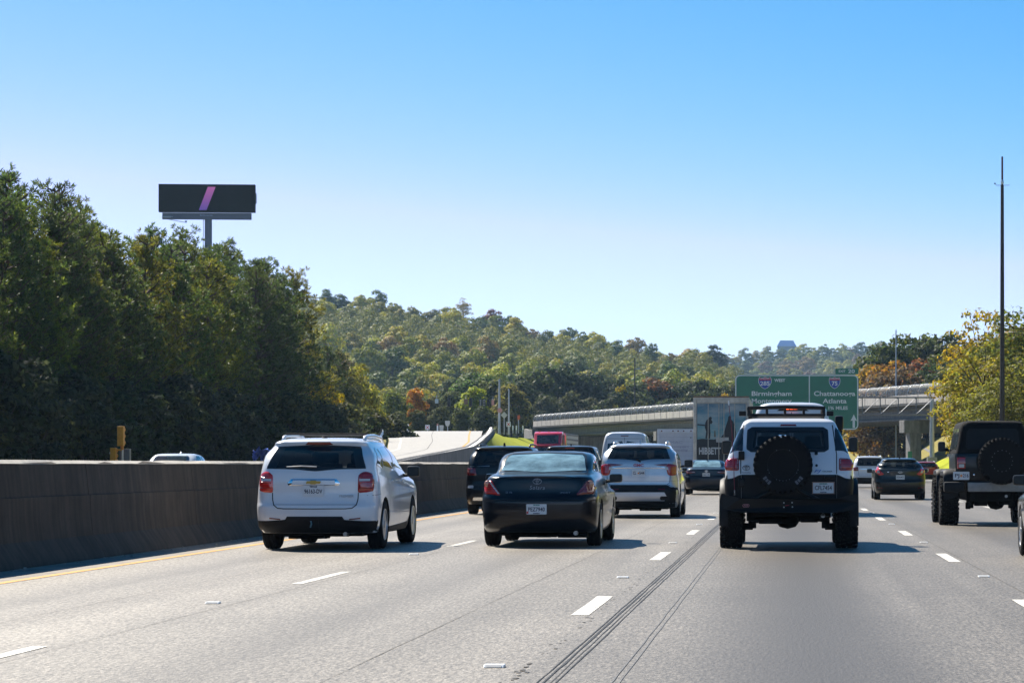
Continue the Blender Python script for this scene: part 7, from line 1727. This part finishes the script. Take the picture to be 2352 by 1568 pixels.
    mb.box((.0, -.10, .0), (.07, .012, .016), Matrix.Rotation(R(-30), 3, 'Y')); mb.build('rim_bolts', plain('dull_bolt', (.16, .18, .20), .4, .8), sw_)
    MB().box((.15, -.09, 1.30), (.16, .16, .5)).build('wheel_carrier', M_TRIM, c.root)
    c.mirror(.83, 2.30, 1.63, .16, .21, M_TRIM, .11)
    for zz in (1.05, 1.36): c.rbox('hinge', (.70, -.01, zz), (.16, .05, .06), M_TRIM, .01)
    c.seam([[(-.72, .84), (-.72, 1.44)]], w=.01); c.seam([[(.95, .85), (1.0, 1.45)], [(2.1, .85), (2.15, 1.45)]], 'left')
    MB().lathe([(0, .018), (-.01, .018), (-.012, .004)], 'y', (-.39, -.0, 1.04), 12).build('tail_knob', M_CHROME, c.root)
    c.under(.95, .15, 3.7, .50, .82, (.75, .475, .05), [(.28, .12, .60, .03, .3)], (.12, .75, .46), [((.0, .3, .62), (.75, .35, .16)), ((-.42, .75, .52), (.14, .2, .35)), ((.45, .75, .52), (.14, .2, .35)), ((-.47, .60, .40), (.10, .10, .14)), ((0, 2.0, .58), (.5, 2.6, .12)), ((.30, .5, .47), (.3, .3, .1)), ((-.22, .45, .46), (.26, .3, .12))])
    MB().box((.0, 3.95, .85), (1.3, .18, .18)).build('front_bumper', M_CLAD, c.root, bevel=.03); c.patch('grille', [(-.45, 1.0), (.45, 1.0), (.45, 1.35), (-.45, 1.35)], M_TRIM, 'front')
build_lifted()

# ================================================================== GREY CAR CUT BY THE RIGHT EDGE
small_sedan(4.12, 31.35, 'warm grey car cut off by the right edge of the photo', C_GREY, 1.45, 1.86, None, L_DRED, 'GRY 602', mir=M_TRIM)
# ================================================================== OPPOSITE CARRIAGEWAY
small_sedan(U(400, 80) , 80.0 + 2.4, 'white car coming the other way, only its roof above the median wall', C_WHITE, 1.60, 1.86, G_REAR, L_RED, 'WHT 210', math.pi)
def build_semi():
    d = 219.0; t = empty('semi_truck', (U(1254, d), d, 0), 0, 'oncoming red semi truck with a ribbed silver trailer at the grass bank', 'truck', 'vehicles coming the other way')
    w = 1.24; H = Zv(990, d); M_R = paint('truck_red', (.75, .015, .06), .0, .3, .04)
    MB().prism([(0, .5), (0, 1.75), (.9, 1.85), (1.25, 2.75), (2.0, 2.85), (4.2, 2.85), (4.2, .5)], 'x', -w, w).build('cab', M_R, t, bevel=.09, smooth=True)
    f = MB().prism([(1.15, 2.87), (1.45, 3.1), (2.1, H - .12), (2.6, H), (4.1, H), (4.1, 2.87)], 'x', -w + .03, w - .03).build('roof_fairing', M_R, t, bevel=.16, smooth=True)
    MB().prism([(.86, 1.92), (1.19, 2.74), (1.23, 2.72), (.9, 1.9)], 'x', -w + .14, w - .14).build('windscreen', G_DARK, t)
    MB().prism([(1.32, 3.06), (1.95, H - .30), (1.99, H - .33), (1.36, 3.04)], 'x', -w + .3, w - .3).build('fairing_window', G_DARK, f)
    for sg in (-1, 1):
        MB().box((sg * (w + .01), 3.2, 2.6), (.04, 1.6, 2.4)).build('side_skirt', plain('skirt_brown', (.09, .035, .04), .4), t, bevel=.01)
        MB().box((sg * (w + .18), .95, 2.2), (.22, .12, .65)).build('mirror', M_CHROME, t, bevel=.03); MB().box((sg * .85, -.02, 1.1), (.4, .06, .22)).build('headlight', L_CLEAR, t, bevel=.02)
        MB().tube([(sg * (w + .1), 4.25, .9), (sg * (w + .1), 4.25, H - .3)], .07, 8).build('exhaust_stack', M_CHROME, t, smooth=True)
    MB().box((0, -.06, 1.2), (1.2, .06, .9)).build('grille', M_CHROME, t, bevel=.02); MB().box((0, -.12, .6), (2.4, .2, .35)).build('bumper', M_CHROME, t, bevel=.04)
    for q in (-.8, 0, .8): MB().box((q, 2.65, H + .03), (.14, .1, .06)).build('marker_lamp', L_AMB, f)
    M_T = plain('trailer_silver', (.58, .60, .64), .35, .4, var=.1)
    tr = MB().box((0, 11.6, 2.55), (2.52, 13.8, 2.85)).build('trailer', M_T, t)
    for k in range(7):
        for sg in (-1, 1): MB().box((sg * 1.275, 11.6, 1.35 + k * .42), (.05, 13.7, .16)).build('rib', plain('rib_dark', (.16, .17, .20), .5), tr)
    MB().box((0, 11.5, 1.0), (1.0, 13, .2)).build('chassis', M_UNDER, t)
    for xx in (-1.0, 1.0):
        for yy in (1.1, 4.6, 5.9, 15.8, 17.1):
            o = MB().lathe([(-.22, .25), (-.24, .46), (-.18, .51), (.18, .51), (.24, .46), (.22, .25)], 'x', n=20).build('wheel', M_RUBBER, t, (xx, yy, .51), smooth=True); MB().lathe([(-.245, .28), (-.2, .25), (.2, .25), (.245, .28)], 'x', n=14).build('rim', M_ALLOY, o)
build_semi()
